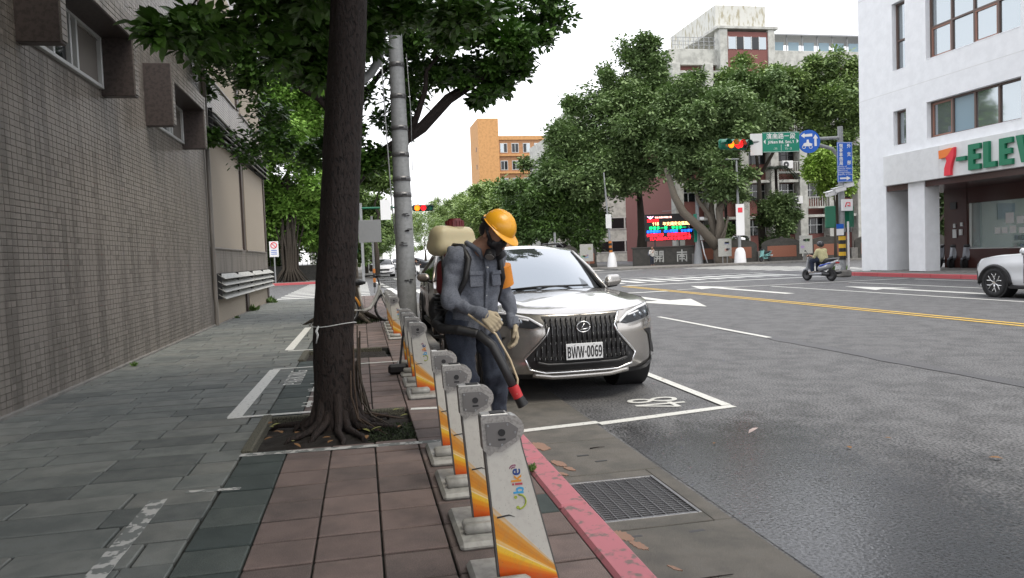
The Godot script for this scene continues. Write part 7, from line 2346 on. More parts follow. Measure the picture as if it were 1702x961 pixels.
func worker() -> void:
	var p = thing("person", "worker in yellow hard hat, respirator and grey-blue shirt bending over a spray wand", "person", Vector3(0.775, 0.12, -5.42), deg_to_rad(29))
	var shirt_m = cloth(L(0.13, 0.142, 0.17))
	var jean_m = cloth(L(0.028, 0.036, 0.055))
	var glove_m = grainy(L(0.5, 0.42, 0.29), 0.95, 0.7, 1.1, 0.08, 0.06, 0.15)
	var hipR = Vector3(-0.1, 0.9, 0.0)
	var hipL = Vector3(0.1, 0.9, 0.0)
	var kneeR = Vector3(-0.12, 0.5, 0.06)
	var kneeL = Vector3(0.14, 0.5, 0.1)
	var ankR = Vector3(-0.13, 0.09, -0.03)
	var ankL = Vector3(0.16, 0.09, 0.04)
	var shR = Vector3(-0.18, 1.395, 0.06)
	var shL = Vector3(0.18, 1.39, 0.09)
	var elR = Vector3(-0.25, 1.08, 0.08)
	var elL = Vector3(0.275, 1.09, 0.06)
	var wrR = Vector3(-0.12, 0.975, 0.29)
	var wrL = Vector3(0.27, 0.87, 0.15)
	var neck = Vector3(0, 1.44, 0.13)
	var head = Vector3(0.045, 1.55, 0.25)
	var fd = Vector3(0.22, -0.8, 0.66).normalized()  # face direction
	var fs = Vector3.UP.cross(fd).normalized()       # his left
	var fu = fd.cross(fs).normalized()
	# the body
	var body = [bone(hipR, 0.085, hipL, 0.085), bone(Vector3(-0.05, 0.95, 0), 0.1, Vector3(-0.06, 1.28, 0.05), 0.098), bone(Vector3(0.05, 0.95, 0), 0.1, Vector3(0.06, 1.28, 0.05), 0.098), bone(shR - Vector3(0, 0.015, 0), 0.044, shL - Vector3(0, 0.015, 0), 0.044), bone(Vector3(0, 1.36, 0.06), 0.07, neck, 0.058), bone(neck, 0.056, head - fu * 0.05, 0.052),
		bone(hipR, 0.072, kneeR, 0.05), bone(kneeR, 0.05, ankR, 0.036), bone(hipL, 0.072, kneeL, 0.05), bone(kneeL, 0.05, ankL, 0.036), bone(ankR, 0.04, ankR + Vector3(-0.02, -0.05, 0.15), 0.035), bone(ankL, 0.04, ankL + Vector3(0.03, -0.05, 0.15), 0.035),
		bone(shR - Vector3(0, 0.015, 0), 0.04, elR, 0.03), bone(elR, 0.03, wrR, 0.024), bone(shL - Vector3(0, 0.015, 0), 0.04, elL, 0.03), bone(elL, 0.03, wrL, 0.024),
		bone(head + fu * 0.03 - fd * 0.02, 0.088, head + fu * 0.02 + fd * 0.03, 0.08), bone(head - fu * 0.05 + fd * 0.03, 0.062, head - fu * 0.09 + fd * 0.055, 0.035)]
	put(p, "body", flesh(body, 0.014, 0.04), M.skin)
	# face pieces
	var hd = Node3D.new()
	hd.name = "face"
	p.add_child(hd)
	put(hd, "nose", flesh([bone(head + fd * 0.105 + fu * 0.01, 0.012, head + fd * 0.125 - fu * 0.03, 0.017)], 0.006, 0.01), M.skin)
	for s in [-1, 1]:
		put(hd, "ear", flesh([bone(head + fs * s * 0.086 - fu * 0.0, 0.014, head + fs * s * 0.088 - fu * 0.045, 0.012)], 0.006, 0.01), M.skin)
		put(hd, "eye", flesh([bone(head + fd * 0.098 + fs * s * 0.033 + fu * 0.012, 0.011, head + fd * 0.098 + fs * s * 0.04 + fu * 0.012, 0.011)], 0.005, 0.01), M.black)
	# hair under the helmet
	put(p, "hair", flesh([bone(head - fd * 0.035 + fu * 0.035, 0.09, head - fd * 0.05 - fu * 0.03, 0.068)], 0.012, 0.02), M.black)
	# respirator
	var mask = Node3D.new()
	mask.name = "respirator"
	p.add_child(mask)
	var rub = plain(L(0.012, 0.012, 0.014), 0.5)
	put(mask, "face_piece", flesh([bone(head + fd * 0.085 - fu * 0.02, 0.05, head + fd * 0.1 - fu * 0.085, 0.042), bone(head + fd * 0.06 - fu * 0.05 - fs * 0.05, 0.035, head + fd * 0.06 - fu * 0.05 + fs * 0.05, 0.035)], 0.008, 0.02), rub)
	for s in [-1, 1]:
		var c0 = head + fd * 0.1 - fu * 0.1 + fs * s * 0.05
		var ax = (fd * 0.7 - fu * 0.4 + fs * s * 0.6).normalized()
		var cr = rod(mask, "filter", rub, c0, c0 + ax * 0.045, 0.038, 0.042, 20)
		rod(cr, "filter_face", plain(L(0.16, 0.15, 0.14), 0.7), c0 + ax * 0.044, c0 + ax * 0.05, 0.034, 0.032, 20)
		tube(mask, "strap", rub, [head + fd * 0.07 - fu * 0.04 + fs * s * 0.07, head + fs * s * 0.1, head - fd * 0.09 + fs * s * 0.05 + fu * 0.02], [0.012], 6)
	# hard hat
	var hat = Node3D.new()
	hat.name = "hard_hat"
	p.add_child(hat)
	var hm = plain(L(0.72, 0.34, 0.015), 0.32)
	hat.transform = Transform3D(Basis(fs, fu, fd), head + fu * 0.055 - fd * 0.0)
	hat.transform = hat.transform * Transform3D(Basis(Vector3.RIGHT, -0.12), Vector3.ZERO)
	patch(hat, "shell", hm, 36, 12, func(u, v):
		var a = TAU * u
		var e = v * PI / 2
		var r = cos(e)
		var y = sin(e)
		var rid = 0.0
		for c in [0.0, 0.028, -0.028]:
			rid = maxf(rid, exp(-pow((sin(a) * r * 0.115 - c) / 0.008, 2.0)))
		return Vector3(sin(a) * r * 0.11, y * 0.112 + 0.007 * rid * smoothstep(0.15, 0.5, y), cos(a) * r * 0.13))
	patch(hat, "brim", hm, 36, 4, func(u, v):
		var a = TAU * u
		var front = maxf(0.0, cos(a))
		var out = 0.008 + 0.052 * pow(front, 1.6) * (1.0 - 0.25 * pow(absf(sin(a)), 3.0))
		return Vector3(sin(a) * (0.109 + out * v * 0.8), 0.001 - 0.018 * v * front - 0.004 * v, cos(a) * (0.129 + out * v)))
	tube(hat, "rim_edge", hm, range(37).map(func(k):
		var a = TAU * k / 36
		var front = maxf(0.0, cos(a))
		var out = 0.008 + 0.052 * pow(front, 1.6) * (1.0 - 0.25 * pow(absf(sin(a)), 3.0))
		return Vector3(sin(a) * (0.109 + out * 0.8), -0.004 - 0.018 * front, cos(a) * (0.129 + out))), [0.003], 5)
	tube(hat, "chin_strap", M.black, [Vector3(-0.105, -0.005, -0.03), Vector3(-0.1, -0.07, 0.01), Vector3(-0.06, -0.13, 0.05)], [0.006], 5)
	tube(hat, "harness", M.black, [Vector3(-0.09, -0.01, -0.09), Vector3(0, -0.03, -0.125), Vector3(0.09, -0.01, -0.09)], [0.02], 8)
	box(hat, "side_clip", hm, Vector3(-0.12, 0.012, 0.03), Vector3(0.008, 0.012, 0.05), 0.003)
	# shirt: body with folds, sleeves, collar, placket, pocket
	var top = [bone(Vector3(-0.055, 0.86, 0.0), 0.148, Vector3(-0.075, 1.27, 0.055), 0.132), bone(Vector3(0.055, 0.86, 0.0), 0.148, Vector3(0.075, 1.27, 0.055), 0.132), bone(shR + Vector3(0.03, -0.02, 0), 0.085, shL + Vector3(-0.03, -0.02, 0), 0.085), bone(Vector3(0, 1.36, 0.07), 0.1, Vector3(0, 1.425, 0.11), 0.076),
		bone(shR, 0.074, elR, 0.06), bone(elR, 0.06, wrR, 0.045), bone(shL, 0.074, elL, 0.06), bone(elL, 0.06, wrL, 0.046)]
	var dR = (wrR - elR).normalized()
	var dL = (wrL - elL).normalized()
	var shirt = put(p, "shirt", flesh(top, 0.012, 0.045, 0.024, 4.2, [[Vector3(0, 0.8, 0), Vector3(0.1, -1, 0.05).normalized()]]), shirt_m)
	var fold = []
	for s in [-1, 1]:
		tube(shirt, "collar", shirt_m, [Vector3(s * 0.05, 1.48, 0.04), Vector3(s * 0.078, 1.465, 0.11), Vector3(s * 0.055, 1.42, 0.185), Vector3(s * 0.035, 1.36, 0.2)], [0.02, 0.022, 0.022, 0.008], 8)
	tube(shirt, "placket", shirt_m, [Vector3(0.0, 1.37, 0.175), Vector3(0.0, 1.25, 0.2), Vector3(0.0, 1.05, 0.17), Vector3(0.0, 0.84, 0.148)], [0.012], 6)
	for k in 5:
		var y = 1.3 - k * 0.1
		rod(shirt, "button", M.white_plastic, Vector3(0.0, y, 0.19 - 0.012 * k), Vector3(0.0, y, 0.212 - 0.012 * k), 0.006, -1, 8)
	for s in [-1, 1]:
		box(shirt, "pocket", shirt_m, Vector3(s * 0.09, 1.215, 0.186), Vector3(0.1, 0.1, 0.014), 0.004, Vector3(-0.06, s * 0.25, 0))
		box(shirt, "pocket_flap", shirt_m, Vector3(s * 0.091, 1.26, 0.193), Vector3(0.106, 0.028, 0.014), 0.004, Vector3(-0.06, s * 0.25, 0))
	rod(shirt, "cuff", shirt_m, wrR - dR * 0.045, wrR + dR * 0.012, 0.047, 0.045, 20)
	rod(shirt, "cuff", shirt_m, wrL - dL * 0.045, wrL + dL * 0.012, 0.048, 0.046, 20)
	var ab0 = shL.lerp(elL, 0.3)
	var ab1 = shL.lerp(elL, 0.78)
	rod(p, "armband", plain(L(0.62, 0.22, 0.02), 0.6), ab0 + Vector3(0.003, 0, 0), ab1 + Vector3(0.003, 0, 0), 0.087, 0.08, 24)
	# trousers, boots, gloves
	put(p, "trousers", flesh([bone(hipR, 0.125, hipL, 0.125), bone(hipR, 0.115, kneeR, 0.085), bone(kneeR, 0.085, ankR + Vector3(0, 0.0, 0), 0.075), bone(hipL, 0.115, kneeL, 0.085), bone(kneeL, 0.085, ankL, 0.075)], 0.014, 0.035, 0.026, 4.4), jean_m)
	for e in [[ankR, -0.02], [ankL, 0.03]]:
		put(p, "boot", flesh([bone(e[0] + Vector3(0, 0.0, 0), 0.05, e[0] + Vector3(0, -0.05, 0), 0.045), bone(e[0] + Vector3(0, -0.045, -0.03), 0.043, e[0] + Vector3(e[1], -0.05, 0.16), 0.038)], 0.01, 0.03), M.rubber)
	var hR = hand_bones(wrR + dR * 0.0, (dR + Vector3(0, -0.35, 0)).normalized(), Vector3(0.5, -0.5, -0.2), 0.8, 1.0, 1.2)
	put(p, "glove", flesh(hR, 0.0045, 0.008), glove_m)
	rod(p, "glove_cuff", glove_m, wrR - dR * 0.02, wrR + dR * 0.035, 0.034, 0.03, 16)
	var hL = hand_bones(wrL + dL * 0.0, Vector3(0.02, -1, 0.12), Vector3(-0.8, 0, -0.3), 0.42, -1.0, 1.2)
	put(p, "glove", flesh(hL, 0.0045, 0.008), glove_m)
	rod(p, "glove_cuff", glove_m, wrL - dL * 0.02, wrL + dL * 0.035, 0.034, 0.03, 16)

	# the sprayer on his back
	var s = thing("backpack_sprayer", "backpack mist blower with cream tank, red cap and frame, worn by the worker", "sprayer", p.position, p.rotation.y)
	var cream = plain(L(0.5, 0.43, 0.26), 0.4)
	cream.subsurf_scatter_enabled = true
	cream.subsurf_scatter_strength = 0.05
	var redm = plain(L(0.13, 0.014, 0.017), 0.4)
	put(s, "tank", flesh([bone(Vector3(-0.17, 1.46, -0.24), 0.07, Vector3(0.07, 1.46, -0.24), 0.07), bone(Vector3(-0.17, 1.56, -0.25), 0.06, Vector3(0.06, 1.56, -0.25), 0.055), bone(Vector3(-0.17, 1.47, -0.34), 0.07, Vector3(0.06, 1.47, -0.36), 0.07), bone(Vector3(-0.17, 1.56, -0.31), 0.06, Vector3(0.06, 1.56, -0.33), 0.055)], 0.014, 0.06), cream)
	var cap = rod(s, "cap", redm, Vector3(-0.03, 1.61, -0.28), Vector3(-0.03, 1.665, -0.28), 0.068, 0.066, 28)
	rod(cap, "cap_top", redm, Vector3(-0.03, 1.664, -0.28), Vector3(-0.03, 1.678, -0.28), 0.052, 0.048, 28)
	for k in 16:
		var a = TAU * k / 16
		box(cap, "cap_rib", redm, Vector3(-0.03 + cos(a) * 0.068, 1.637, -0.28 + sin(a) * 0.068), Vector3(0.008, 0.045, 0.008), 0.001)
	rod(s, "tank_neck", cream, Vector3(-0.03, 1.595, -0.28), Vector3(-0.03, 1.615, -0.28), 0.075)
	put(s, "back_frame", flesh([bone(Vector3(-0.16, 1.4, -0.2), 0.035, Vector3(-0.16, 1.14, -0.2), 0.04), bone(Vector3(0.08, 1.4, -0.22), 0.04, Vector3(0.08, 1.12, -0.22), 0.05), bone(Vector3(-0.16, 1.32, -0.27), 0.05, Vector3(-0.16, 1.16, -0.27), 0.06)], 0.014, 0.05), redm)
	var eng = box(s, "engine", M.black, Vector3(-0.05, 1.03, -0.27), Vector3(0.26, 0.26, 0.2), 0.05)
	put(eng, "fan_housing", lathe_mesh([Vector2(0.0, -0.05), Vector2(0.11, -0.045), Vector2(0.13, -0.02), Vector2(0.13, 0.04), Vector2(0.11, 0.06), Vector2(0.0, 0.06)], 26), M.black, Transform3D(Basis(Vector3.RIGHT, PI / 2), Vector3(-0.05, -0.04, -0.1)))
	for k in 7:
		box(eng, "cooling_fin", M.dark_metal, Vector3(-0.155, 0.08 - k * 0.028, 0.02), Vector3(0.03, 0.01, 0.16), 0.002)
	box(eng, "exhaust", M.dark_metal, Vector3(-0.16, -0.1, 0.03), Vector3(0.07, 0.1, 0.12), 0.015)
	box(s, "fuel_tank", plain(L(0.05, 0.05, 0.052), 0.35), Vector3(-0.08, 0.86, -0.24), Vector3(0.3, 0.09, 0.2), 0.03)
	for sd in [-1, 1]:
		tube(s, "stand_tube", M.black, [Vector3(-0.06 + sd * 0.16, 1.4, -0.19), Vector3(-0.06 + sd * 0.16, 0.85, -0.17), Vector3(-0.06 + sd * 0.16, 0.8, -0.2), Vector3(-0.06 + sd * 0.15, 0.79, -0.36)], [0.012], 7)
	tube(s, "fuel_line", plain(L(0.35, 0.2, 0.1), 0.5), [Vector3(-0.16, 1.42, -0.16), Vector3(-0.22, 1.3, -0.16), Vector3(-0.2, 1.15, -0.14), Vector3(-0.17, 1.06, -0.13)], [0.007], 6)
	rod(s, "starter_knob", M.chrome, Vector3(-0.19, 1.04, -0.14), Vector3(-0.19, 1.06, -0.11), 0.012)
	for sd in [-1, 1]:
		tube(s, "shoulder_strap", M.black, [Vector3(sd * 0.11, 1.35, -0.15), Vector3(sd * 0.115, 1.46, -0.02), Vector3(sd * 0.125, 1.45, 0.08), Vector3(sd * 0.14, 1.36, 0.17), Vector3(sd * 0.17, 1.22, 0.165), Vector3(sd * 0.2, 1.05, 0.06), Vector3(sd * 0.17, 0.95, -0.12)], [0.02, 0.026, 0.028, 0.026, 0.022, 0.014, 0.012], 8)
	# hose and wand
	var hp = []
	var hr = []
	var way = [Vector3(-0.12, 0.96, -0.2), Vector3(-0.24, 0.9, -0.12), Vector3(-0.29, 0.88, 0.02), Vector3(-0.23, 0.87, 0.16), Vector3(-0.14, 0.84, 0.27)]
	for i in 4:
		for k in 9:
			hp.append(way[i].lerp(way[i + 1], k / 9.0))
			hr.append(0.036 if k % 2 == 0 else 0.031)
	tube(s, "blower_hose", M.black, hp, hr, 14)
	tube(s, "wand", plain(L(0.03, 0.03, 0.032), 0.5), [Vector3(-0.15, 0.845, 0.26), Vector3(-0.085, 0.76, 0.335), Vector3(-0.05, 0.62, 0.4), Vector3(-0.0, 0.47, 0.44)], [0.034, 0.032, 0.032, 0.03], 14)
	tube(s, "liquid_hose", plain(L(0.5, 0.4, 0.26), 0.5), [Vector3(-0.2, 0.98, 0.22), Vector3(-0.08, 0.84, 0.37), Vector3(-0.01, 0.66, 0.43), Vector3(0.025, 0.52, 0.46), Vector3(0.0, 0.42, 0.475)], [0.008], 7)
	rod(s, "red_collar", plain(L(0.5, 0.03, 0.035), 0.4), Vector3(-0.004, 0.478, 0.438), Vector3(0.03, 0.395, 0.455), 0.04, 0.036, 18)
	rod(s, "nozzle", M.black, Vector3(0.03, 0.396, 0.455), Vector3(0.058, 0.335, 0.472), 0.034, 0.04, 18)
	for o in s.get_children():
		var called = String(o.name)
		for k in ["tank", "cap", "back_frame", "engine", "fuel", "stand_tube", "starter"]:
			if called.begins_with(k):
				o.position += Vector3(0.09, -0.005, 0.03)
				break
	box(s, "handle_grip", M.black, Vector3(-0.06, 0.9, 0.34), Vector3(0.12, 0.03, 0.035), 0.01, Vector3(0, -0.5, 0.2))

# ---------------------------------------------------------------- scooters and riders
func ring_wheel(parent: Node, at: Vector3, r: float) -> void:
	var w = Node3D.new()
	w.name = "wheel"
	parent.add_child(w, true)
	w.position = at
	w.rotation.x = PI / 2
	put(w, "tyre", lathe_mesh([Vector2(r * 0.62, -0.045), Vector2(r * 0.9, -0.055), Vector2(r, -0.02), Vector2(r, 0.02), Vector2(r * 0.9, 0.055), Vector2(r * 0.62, 0.045)], 26), M.rubber)
	put(w, "rim", lathe_mesh([Vector2(0.0, 0.03), Vector2(r * 0.3, 0.03), Vector2(r * 0.62, 0.045)], 26), M.dark_metal)
	put(w, "rim", lathe_mesh([Vector2(r * 0.62, -0.045), Vector2(r * 0.3, -0.03), Vector2(0.0, -0.03)], 26), M.dark_metal)

# local frame: heads towards -x, base at the ground between the wheels
func scooter(called: String, label: String, at: Vector3, turn: float, body_m: Material, accent: Material) -> Node3D:
	var s = thing(called, label, "scooter", at, turn)
	ring_wheel(s, Vector3(-0.62, 0.24, 0), 0.24)
	ring_wheel(s, Vector3(0.62, 0.24, 0), 0.24)
	put(s, "tail", flesh([bone(Vector3(0.15, 0.52, 0), 0.13, Vector3(0.55, 0.62, 0), 0.13), bone(Vector3(0.5, 0.64, 0), 0.12, Vector3(0.92, 0.78, 0), 0.06), bone(Vector3(0.1, 0.5, 0.06), 0.09, Vector3(0.5, 0.56, 0.1), 0.08), bone(Vector3(0.1, 0.5, -0.06), 0.09, Vector3(0.5, 0.56, -0.1), 0.08)], 0.025, 0.08), body_m)
	put(s, "side_stripe", flesh([bone(Vector3(0.2, 0.6, 0.17), 0.035, Vector3(0.7, 0.72, 0.13), 0.02), bone(Vector3(0.2, 0.6, -0.17), 0.035, Vector3(0.7, 0.72, -0.13), 0.02)], 0.018, 0.02), accent)
	put(s, "seat", flesh([bone(Vector3(0.02, 0.76, 0), 0.09, Vector3(0.4, 0.78, 0), 0.11), bone(Vector3(0.4, 0.78, 0), 0.11, Vector3(0.75, 0.84, 0), 0.08)], 0.025, 0.06), M.black)
	put(s, "front_shield", flesh([bone(Vector3(-0.5, 0.5, 0.1), 0.07, Vector3(-0.4, 0.95, 0.12), 0.06), bone(Vector3(-0.5, 0.5, -0.1), 0.07, Vector3(-0.4, 0.95, -0.12), 0.06), bone(Vector3(-0.5, 0.5, 0), 0.09, Vector3(-0.42, 0.9, 0), 0.09), bone(Vector3(-0.5, 0.45, 0.06), 0.06, Vector3(-0.3, 0.3, 0.1), 0.05), bone(Vector3(-0.5, 0.45, -0.06), 0.06, Vector3(-0.3, 0.3, -0.1), 0.05)], 0.025, 0.06), body_m)
	put(s, "floorboard", flesh([bone(Vector3(-0.35, 0.27, 0.1), 0.05, Vector3(0.2, 0.29, 0.1), 0.06), bone(Vector3(-0.35, 0.27, -0.1), 0.05, Vector3(0.2, 0.29, -0.1), 0.06)], 0.025, 0.08), body_m)
	put(s, "front_mudguard", flesh([bone(Vector3(-0.78, 0.42, 0), 0.055, Vector3(-0.55, 0.52, 0), 0.07)], 0.02, 0.04), body_m)
	put(s, "engine", flesh([bone(Vector3(0.15, 0.3, 0.02), 0.1, Vector3(0.5, 0.27, 0.06), 0.09), bone(Vector3(0.5, 0.27, -0.1), 0.06, Vector3(0.95, 0.34, -0.12), 0.06)], 0.025, 0.05), M.dark_metal)
	for z in [-0.06, 0.06]:
		rod(s, "fork", M.dark_metal, Vector3(-0.62, 0.24, z), Vector3(-0.47, 0.7, z), 0.022)
	tube(s, "handlebar", M.black, [Vector3(-0.2, 1.02, -0.33), Vector3(-0.32, 1.04, -0.18), Vector3(-0.38, 1.02, 0), Vector3(-0.32, 1.04, 0.18), Vector3(-0.2, 1.02, 0.33)], [0.02], 8)
	put(s, "head_cowl", flesh([bone(Vector3(-0.46, 1.0, -0.07), 0.07, Vector3(-0.46, 1.0, 0.07), 0.07), bone(Vector3(-0.36, 1.05, -0.1), 0.05, Vector3(-0.36, 1.05, 0.1), 0.05)], 0.02, 0.04), M.black)
	put(s, "tail_lamp", flesh([bone(Vector3(0.93, 0.72, -0.06), 0.035, Vector3(0.93, 0.72, 0.06), 0.035)], 0.015, 0.02), plain(L(0.4, 0.02, 0.02), 0.3))
	box(s, "number_plate", M.white, Vector3(0.95, 0.52, 0), Vector3(0.02, 0.15, 0.28), 0.004, Vector3(0, 0, -0.3))
	tube(s, "grab_rail", M.galv, [Vector3(0.5, 0.86, 0.14), Vector3(0.9, 0.9, 0.12), Vector3(0.98, 0.9, 0), Vector3(0.9, 0.9, -0.12), Vector3(0.5, 0.86, -0.14)], [0.018], 7)
	for z in [-0.36, 0.36]:
		tube(s, "mirror", M.black, [Vector3(-0.3, 1.04, z * 0.6), Vector3(-0.3, 1.2, z), Vector3(-0.3, 1.22, z * 1.15)], [0.008, 0.01, 0.04], 7)
	return s

func rider(label: String, at: Vector3, turn: float, shirt: Color, trouser: Color, helmet_m: Material) -> Node3D:
	var p = thing("person", label, "person", at, turn)
	var hd = Vector3(0.1, 1.42, 0)
	var b = [bone(Vector3(0.22, 0.9, -0.08), 0.12, Vector3(0.22, 0.9, 0.08), 0.12), bone(Vector3(0.2, 0.95, -0.05), 0.13, Vector3(0.14, 1.18, -0.07), 0.12), bone(Vector3(0.2, 0.95, 0.05), 0.13, Vector3(0.14, 1.18, 0.07), 0.12), bone(Vector3(0.13, 1.2, -0.17), 0.065, Vector3(0.13, 1.2, 0.17), 0.065), bone(Vector3(0.12, 1.24, 0), 0.06, hd, 0.05), bone(hd, 0.09, hd + Vector3(-0.02, 0.03, 0), 0.09)]
	var legs = []
	var arms = []
	for s in [-1, 1]:
		legs.append(bone(Vector3(0.2, 0.88, s * 0.1), 0.095, Vector3(-0.2, 0.8, s * 0.16), 0.075))
		legs.append(bone(Vector3(-0.2, 0.8, s * 0.16), 0.075, Vector3(-0.2, 0.42, s * 0.14), 0.055))
		arms.append(bone(Vector3(0.13, 1.2, s * 0.19), 0.06, Vector3(0.02, 0.97, s * 0.26), 0.05))
		b.append(bone(Vector3(0.02, 0.97, s * 0.26), 0.042, Vector3(-0.2, 1.02, s * 0.27), 0.034))
		b.append_array(hand_bones(Vector3(-0.2, 1.03, s * 0.27), Vector3(-1, 0.0, 0), Vector3(0, -1, 0), 0.8, s))
		b.append(bone(Vector3(-0.2, 0.42, s * 0.14), 0.045, Vector3(-0.2, 0.36, s * 0.14), 0.04))
		b.append(bone(Vector3(-0.18, 0.36, s * 0.14), 0.04, Vector3(-0.36, 0.345, s * 0.15), 0.036))
	put(p, "body", flesh(b + legs + arms, 0.02, 0.03), M.skin)
	put(p, "shirt", flesh([bone(Vector3(0.22, 0.88, -0.06), 0.15, Vector3(0.15, 1.16, -0.08), 0.14), bone(Vector3(0.22, 0.88, 0.06), 0.15, Vector3(0.15, 1.16, 0.08), 0.14), bone(Vector3(0.13, 1.2, -0.16), 0.085, Vector3(0.13, 1.2, 0.16), 0.085)] + arms.map(func(a): return bone(a[0], a[1] + 0.025, a[2], a[3] + 0.02)), 0.02, 0.05, 0.015, 3.0), cloth(shirt))
	put(p, "trousers", flesh(legs.map(func(a): return bone(a[0], a[1] + 0.015, a[2], a[3] + 0.018)), 0.02, 0.04), cloth(trouser))
	for s in [-1, 1]:
		put(p, "shoe", flesh([bone(Vector3(-0.16, 0.36, s * 0.14), 0.05, Vector3(-0.36, 0.35, s * 0.15), 0.045)], 0.02, 0.02), plain(L(0.4, 0.36, 0.33), 0.7))
	put(p, "helmet", flesh([bone(hd + Vector3(0.02, 0.04, 0), 0.125, hd + Vector3(-0.03, 0.05, 0), 0.12)], 0.018, 0.03, 0.0, 1.0, [[hd + Vector3(-0.06, -0.03, 0), Vector3(-0.4, -0.9, 0).normalized()]]), helmet_m)
	return p

func scooters() -> void:
	var silver = plain(L(0.42, 0.43, 0.45), 0.3, 0.5)
	var blue = plain(L(0.05, 0.1, 0.5), 0.3)
	var helm = plain(L(0.03, 0.03, 0.035), 0.25)
	var at = Vector3(17.95, 0, -26.9)
	scooter("scooter", "silver and blue scooter turning at the stop line, ridden by a person in pale yellow", at, -1.35, silver, blue)
	rider("person in a pale yellow T-shirt and dark helmet riding the silver and blue scooter", at, -1.35, L(0.5, 0.47, 0.27), L(0.02, 0.03, 0.06), helm)
	scooter("scooter", "pale teal scooter parked at the kerb by the school wall", Vector3(33.0, 0.14, -56.9), 0.5, M.teal_paint, M.black)
	var far_at = Vector3(4.45, 0, -62.5)
	scooter("scooter", "white scooter coming down the far road, ridden by a person in black", far_at, PI / 2 + 0.15, plain(L(0.7, 0.7, 0.7), 0.3), M.black)
	rider("person in black riding the white scooter on the far road", far_at, PI / 2 + 0.15, L(0.02, 0.02, 0.025), L(0.02, 0.02, 0.025), helm)
	# parked scooters beside the shop
	for k in 3:
		scooter("scooter", "dark grey scooter parked in the arcade behind the white column", Vector3(26.6, 0.14, -28.4 - k * 0.75), 0.2, plain(L(0.2, 0.21, 0.23), 0.3, 0.5), M.black).set_meta("group", "scooters parked behind the column")
	pedestrian()

func pedestrian() -> void:
	var p = thing("person", "pedestrian in a white top and dark trousers with a shoulder bag before the name slab", "person", Vector3(24.25, 0.14, -60.0), 0.1)
	var head = Vector3(0, 1.5, 0.03)
	var legs = []
	var b = [bone(Vector3(-0.08, 0.86, 0), 0.1, Vector3(0.08, 0.86, 0), 0.1), bone(Vector3(-0.05, 0.9, 0), 0.11, Vector3(-0.06, 1.2, 0), 0.11), bone(Vector3(0.05, 0.9, 0), 0.11, Vector3(0.06, 1.2, 0), 0.11), bone(Vector3(-0.15, 1.29, 0), 0.05, Vector3(0.15, 1.29, 0), 0.05), bone(Vector3(0, 1.3, 0), 0.05, head, 0.045), bone(head, 0.085, head + Vector3(0, 0.04, 0.01), 0.085)]
	for s in [-1, 1]:
		legs.append(bone(Vector3(s * 0.08, 0.85, 0), 0.09, Vector3(s * 0.09, 0.46, 0.02), 0.06))
		legs.append(bone(Vector3(s * 0.09, 0.46, 0.02), 0.06, Vector3(s * 0.1, 0.09, -0.01), 0.045))
		b.append(bone(Vector3(s * 0.1, 0.07, -0.01), 0.04, Vector3(s * 0.11, 0.04, 0.13), 0.035))
	var arms = [bone(Vector3(-0.17, 1.28, 0), 0.05, Vector3(-0.24, 1.02, 0.03), 0.04), bone(Vector3(-0.24, 1.02, 0.03), 0.04, Vector3(-0.1, 1.1, 0.2), 0.032), bone(Vector3(0.17, 1.28, 0), 0.05, Vector3(0.25, 1.05, 0.05), 0.04), bone(Vector3(0.25, 1.05, 0.05), 0.04, Vector3(0.1, 1.3, 0.17), 0.032)]
	b.append_array(hand_bones(Vector3(-0.1, 1.1, 0.2), Vector3(0.6, 0.3, 0.2), Vector3(0, 0.3, -1), 0.5, 1.0))
	b.append_array(hand_bones(Vector3(0.1, 1.3, 0.17), Vector3(-0.2, 0.9, 0.0), Vector3(-0.3, 0, -1), 0.5, 1.0))
	put(p, "body", flesh(b + legs + arms, 0.02, 0.03), M.skin)
	put(p, "shirt", flesh([bone(Vector3(-0.05, 0.86, 0), 0.13, Vector3(-0.06, 1.2, 0), 0.125), bone(Vector3(0.05, 0.86, 0), 0.13, Vector3(0.06, 1.2, 0), 0.125), bone(Vector3(-0.13, 1.27, 0), 0.07, Vector3(0.13, 1.27, 0), 0.07)] + arms.map(func(a): return bone(a[0], a[1] + 0.02, a[2], a[3] + 0.018)), 0.02, 0.04), cloth(L(0.62, 0.6, 0.56)))
	put(p, "trousers", flesh(legs.map(func(a): return bone(a[0], a[1] + 0.02, a[2], a[3] + 0.02)), 0.02, 0.04), cloth(L(0.02, 0.025, 0.04)))
	put(p, "hair", flesh([bone(head + Vector3(0, 0.06, -0.02), 0.095, head + Vector3(0, -0.02, -0.05), 0.075)], 0.02, 0.03), M.black)
	var bag = thing("shoulder_bag", "grey-blue bag hanging at the side of the pedestrian in white", "bag", p.position, 0.1)
	put(bag, "pouch", flesh([bone(Vector3(-0.24, 0.95, -0.08), 0.08, Vector3(-0.24, 1.15, -0.08), 0.07)], 0.02, 0.03), cloth(L(0.18, 0.19, 0.24)))
	tube(bag, "strap", M.black, [Vector3(-0.22, 1.15, -0.06), Vector3(-0.1, 1.38, 0.0), Vector3(-0.06, 1.38, 0.06), Vector3(-0.2, 1.1, 0.13)], [0.015], 6)

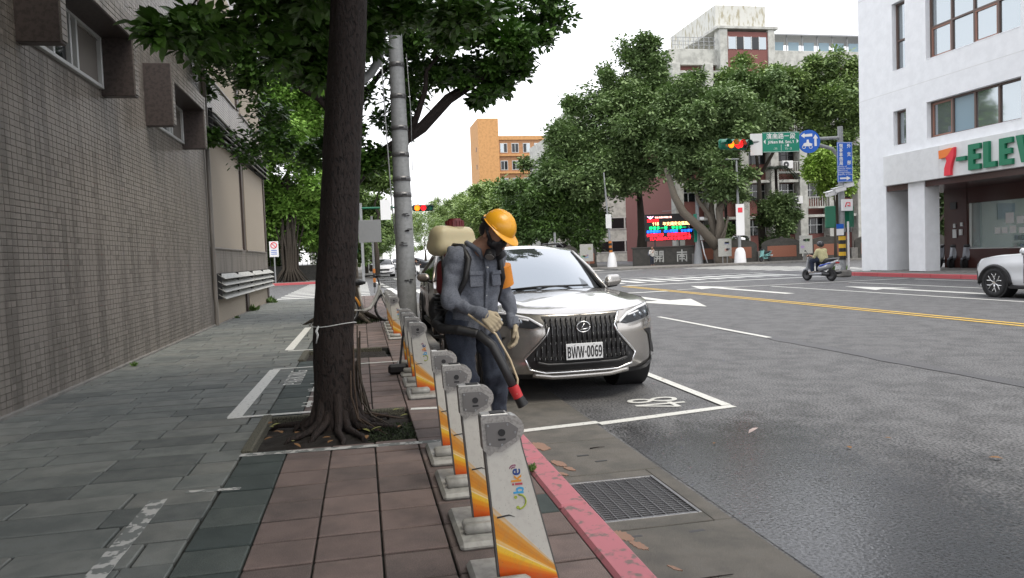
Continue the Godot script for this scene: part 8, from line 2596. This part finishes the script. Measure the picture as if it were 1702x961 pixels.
# ---------------------------------------------------------------- litter and small things
func small_things() -> void:
	for e in [[2.95, -5.4, 0.1], [4.15, -4.2, 0.09], [3.4, -4.75, 0.06], [3.85, -4.9, 0.05], [5.6, -4.7, 0.07], [3.6, -3.45, 0.05], [4.4, -3.2, 0.06], [2.55, -5.2, 0.04], [3.3, -8.0, 0.05], [6.8, -6.0, 0.06], [4.5, -3.05, 0.12]]:
		var st = new_st()
		leaf_into(st, Vector3.ZERO, Vector3(R(-1, 1), 0.12, R(-1, 1)), Vector3.UP, e[2], e[2] * 0.5)
		st.generate_normals()
		var o = put(self, "fallen_leaf", st.commit(), M.leaf_litter if e[2] != 0.1 else plain(L(0.5, 0.4, 0.38), 0.7), Transform3D(Basis(), Vector3(e[0], 0.012, e[1])))
		o.name = numbered("fallen_leaf")
		tag(o, "small dry leaf lying on the asphalt", "leaf", "fallen leaves on the road")
	for e in [[1.62, -5.35, 0.12, 0.5], [1.36, -3.05, 0.22, 0.2], [4.6, -4.4, 0.12, 1.0]]:
		var a = Vector3(e[0], 0.022 if e[0] < 1.9 else 0.01, e[1])
		var tw = tube(self, "twig", M.bark, [Vector3.ZERO, Vector3(e[2] * 0.5, 0.006, e[2] * 0.12 * e[3]), Vector3(e[2], 0.0, -e[2] * 0.2 * e[3])], [0.005, 0.004, 0.002], 5)
		tw.position = a
		tw.name = numbered("twig")
		tag(tw, "short dark twig lying on the ground near the gutter", "twig", "twigs on the ground")
	# grass tuft growing from the kerb joint
	weed(Vector3(1.0, 0.12, -4.62), 0.06, "tiny grass tuft growing in the joint of the pink kerb")
	weed(Vector3(21.7, 0.1, -30.9), 0.45, "weed growing at the foot of the white corner building")
	# broom-like foot of the middle docks
	var br = thing("broom", "dark broom head leaning at the foot of the middle docks", "broom", Vector3(0.37, 0.12, -9.0))
	box(br, "head", M.black, Vector3(0, 0.07, 0), Vector3(0.24, 0.12, 0.1), 0.03)
	rod(br, "handle", M.dark_metal, Vector3(0.02, 0.1, 0), Vector3(0.1, 0.62, -0.06), 0.014)
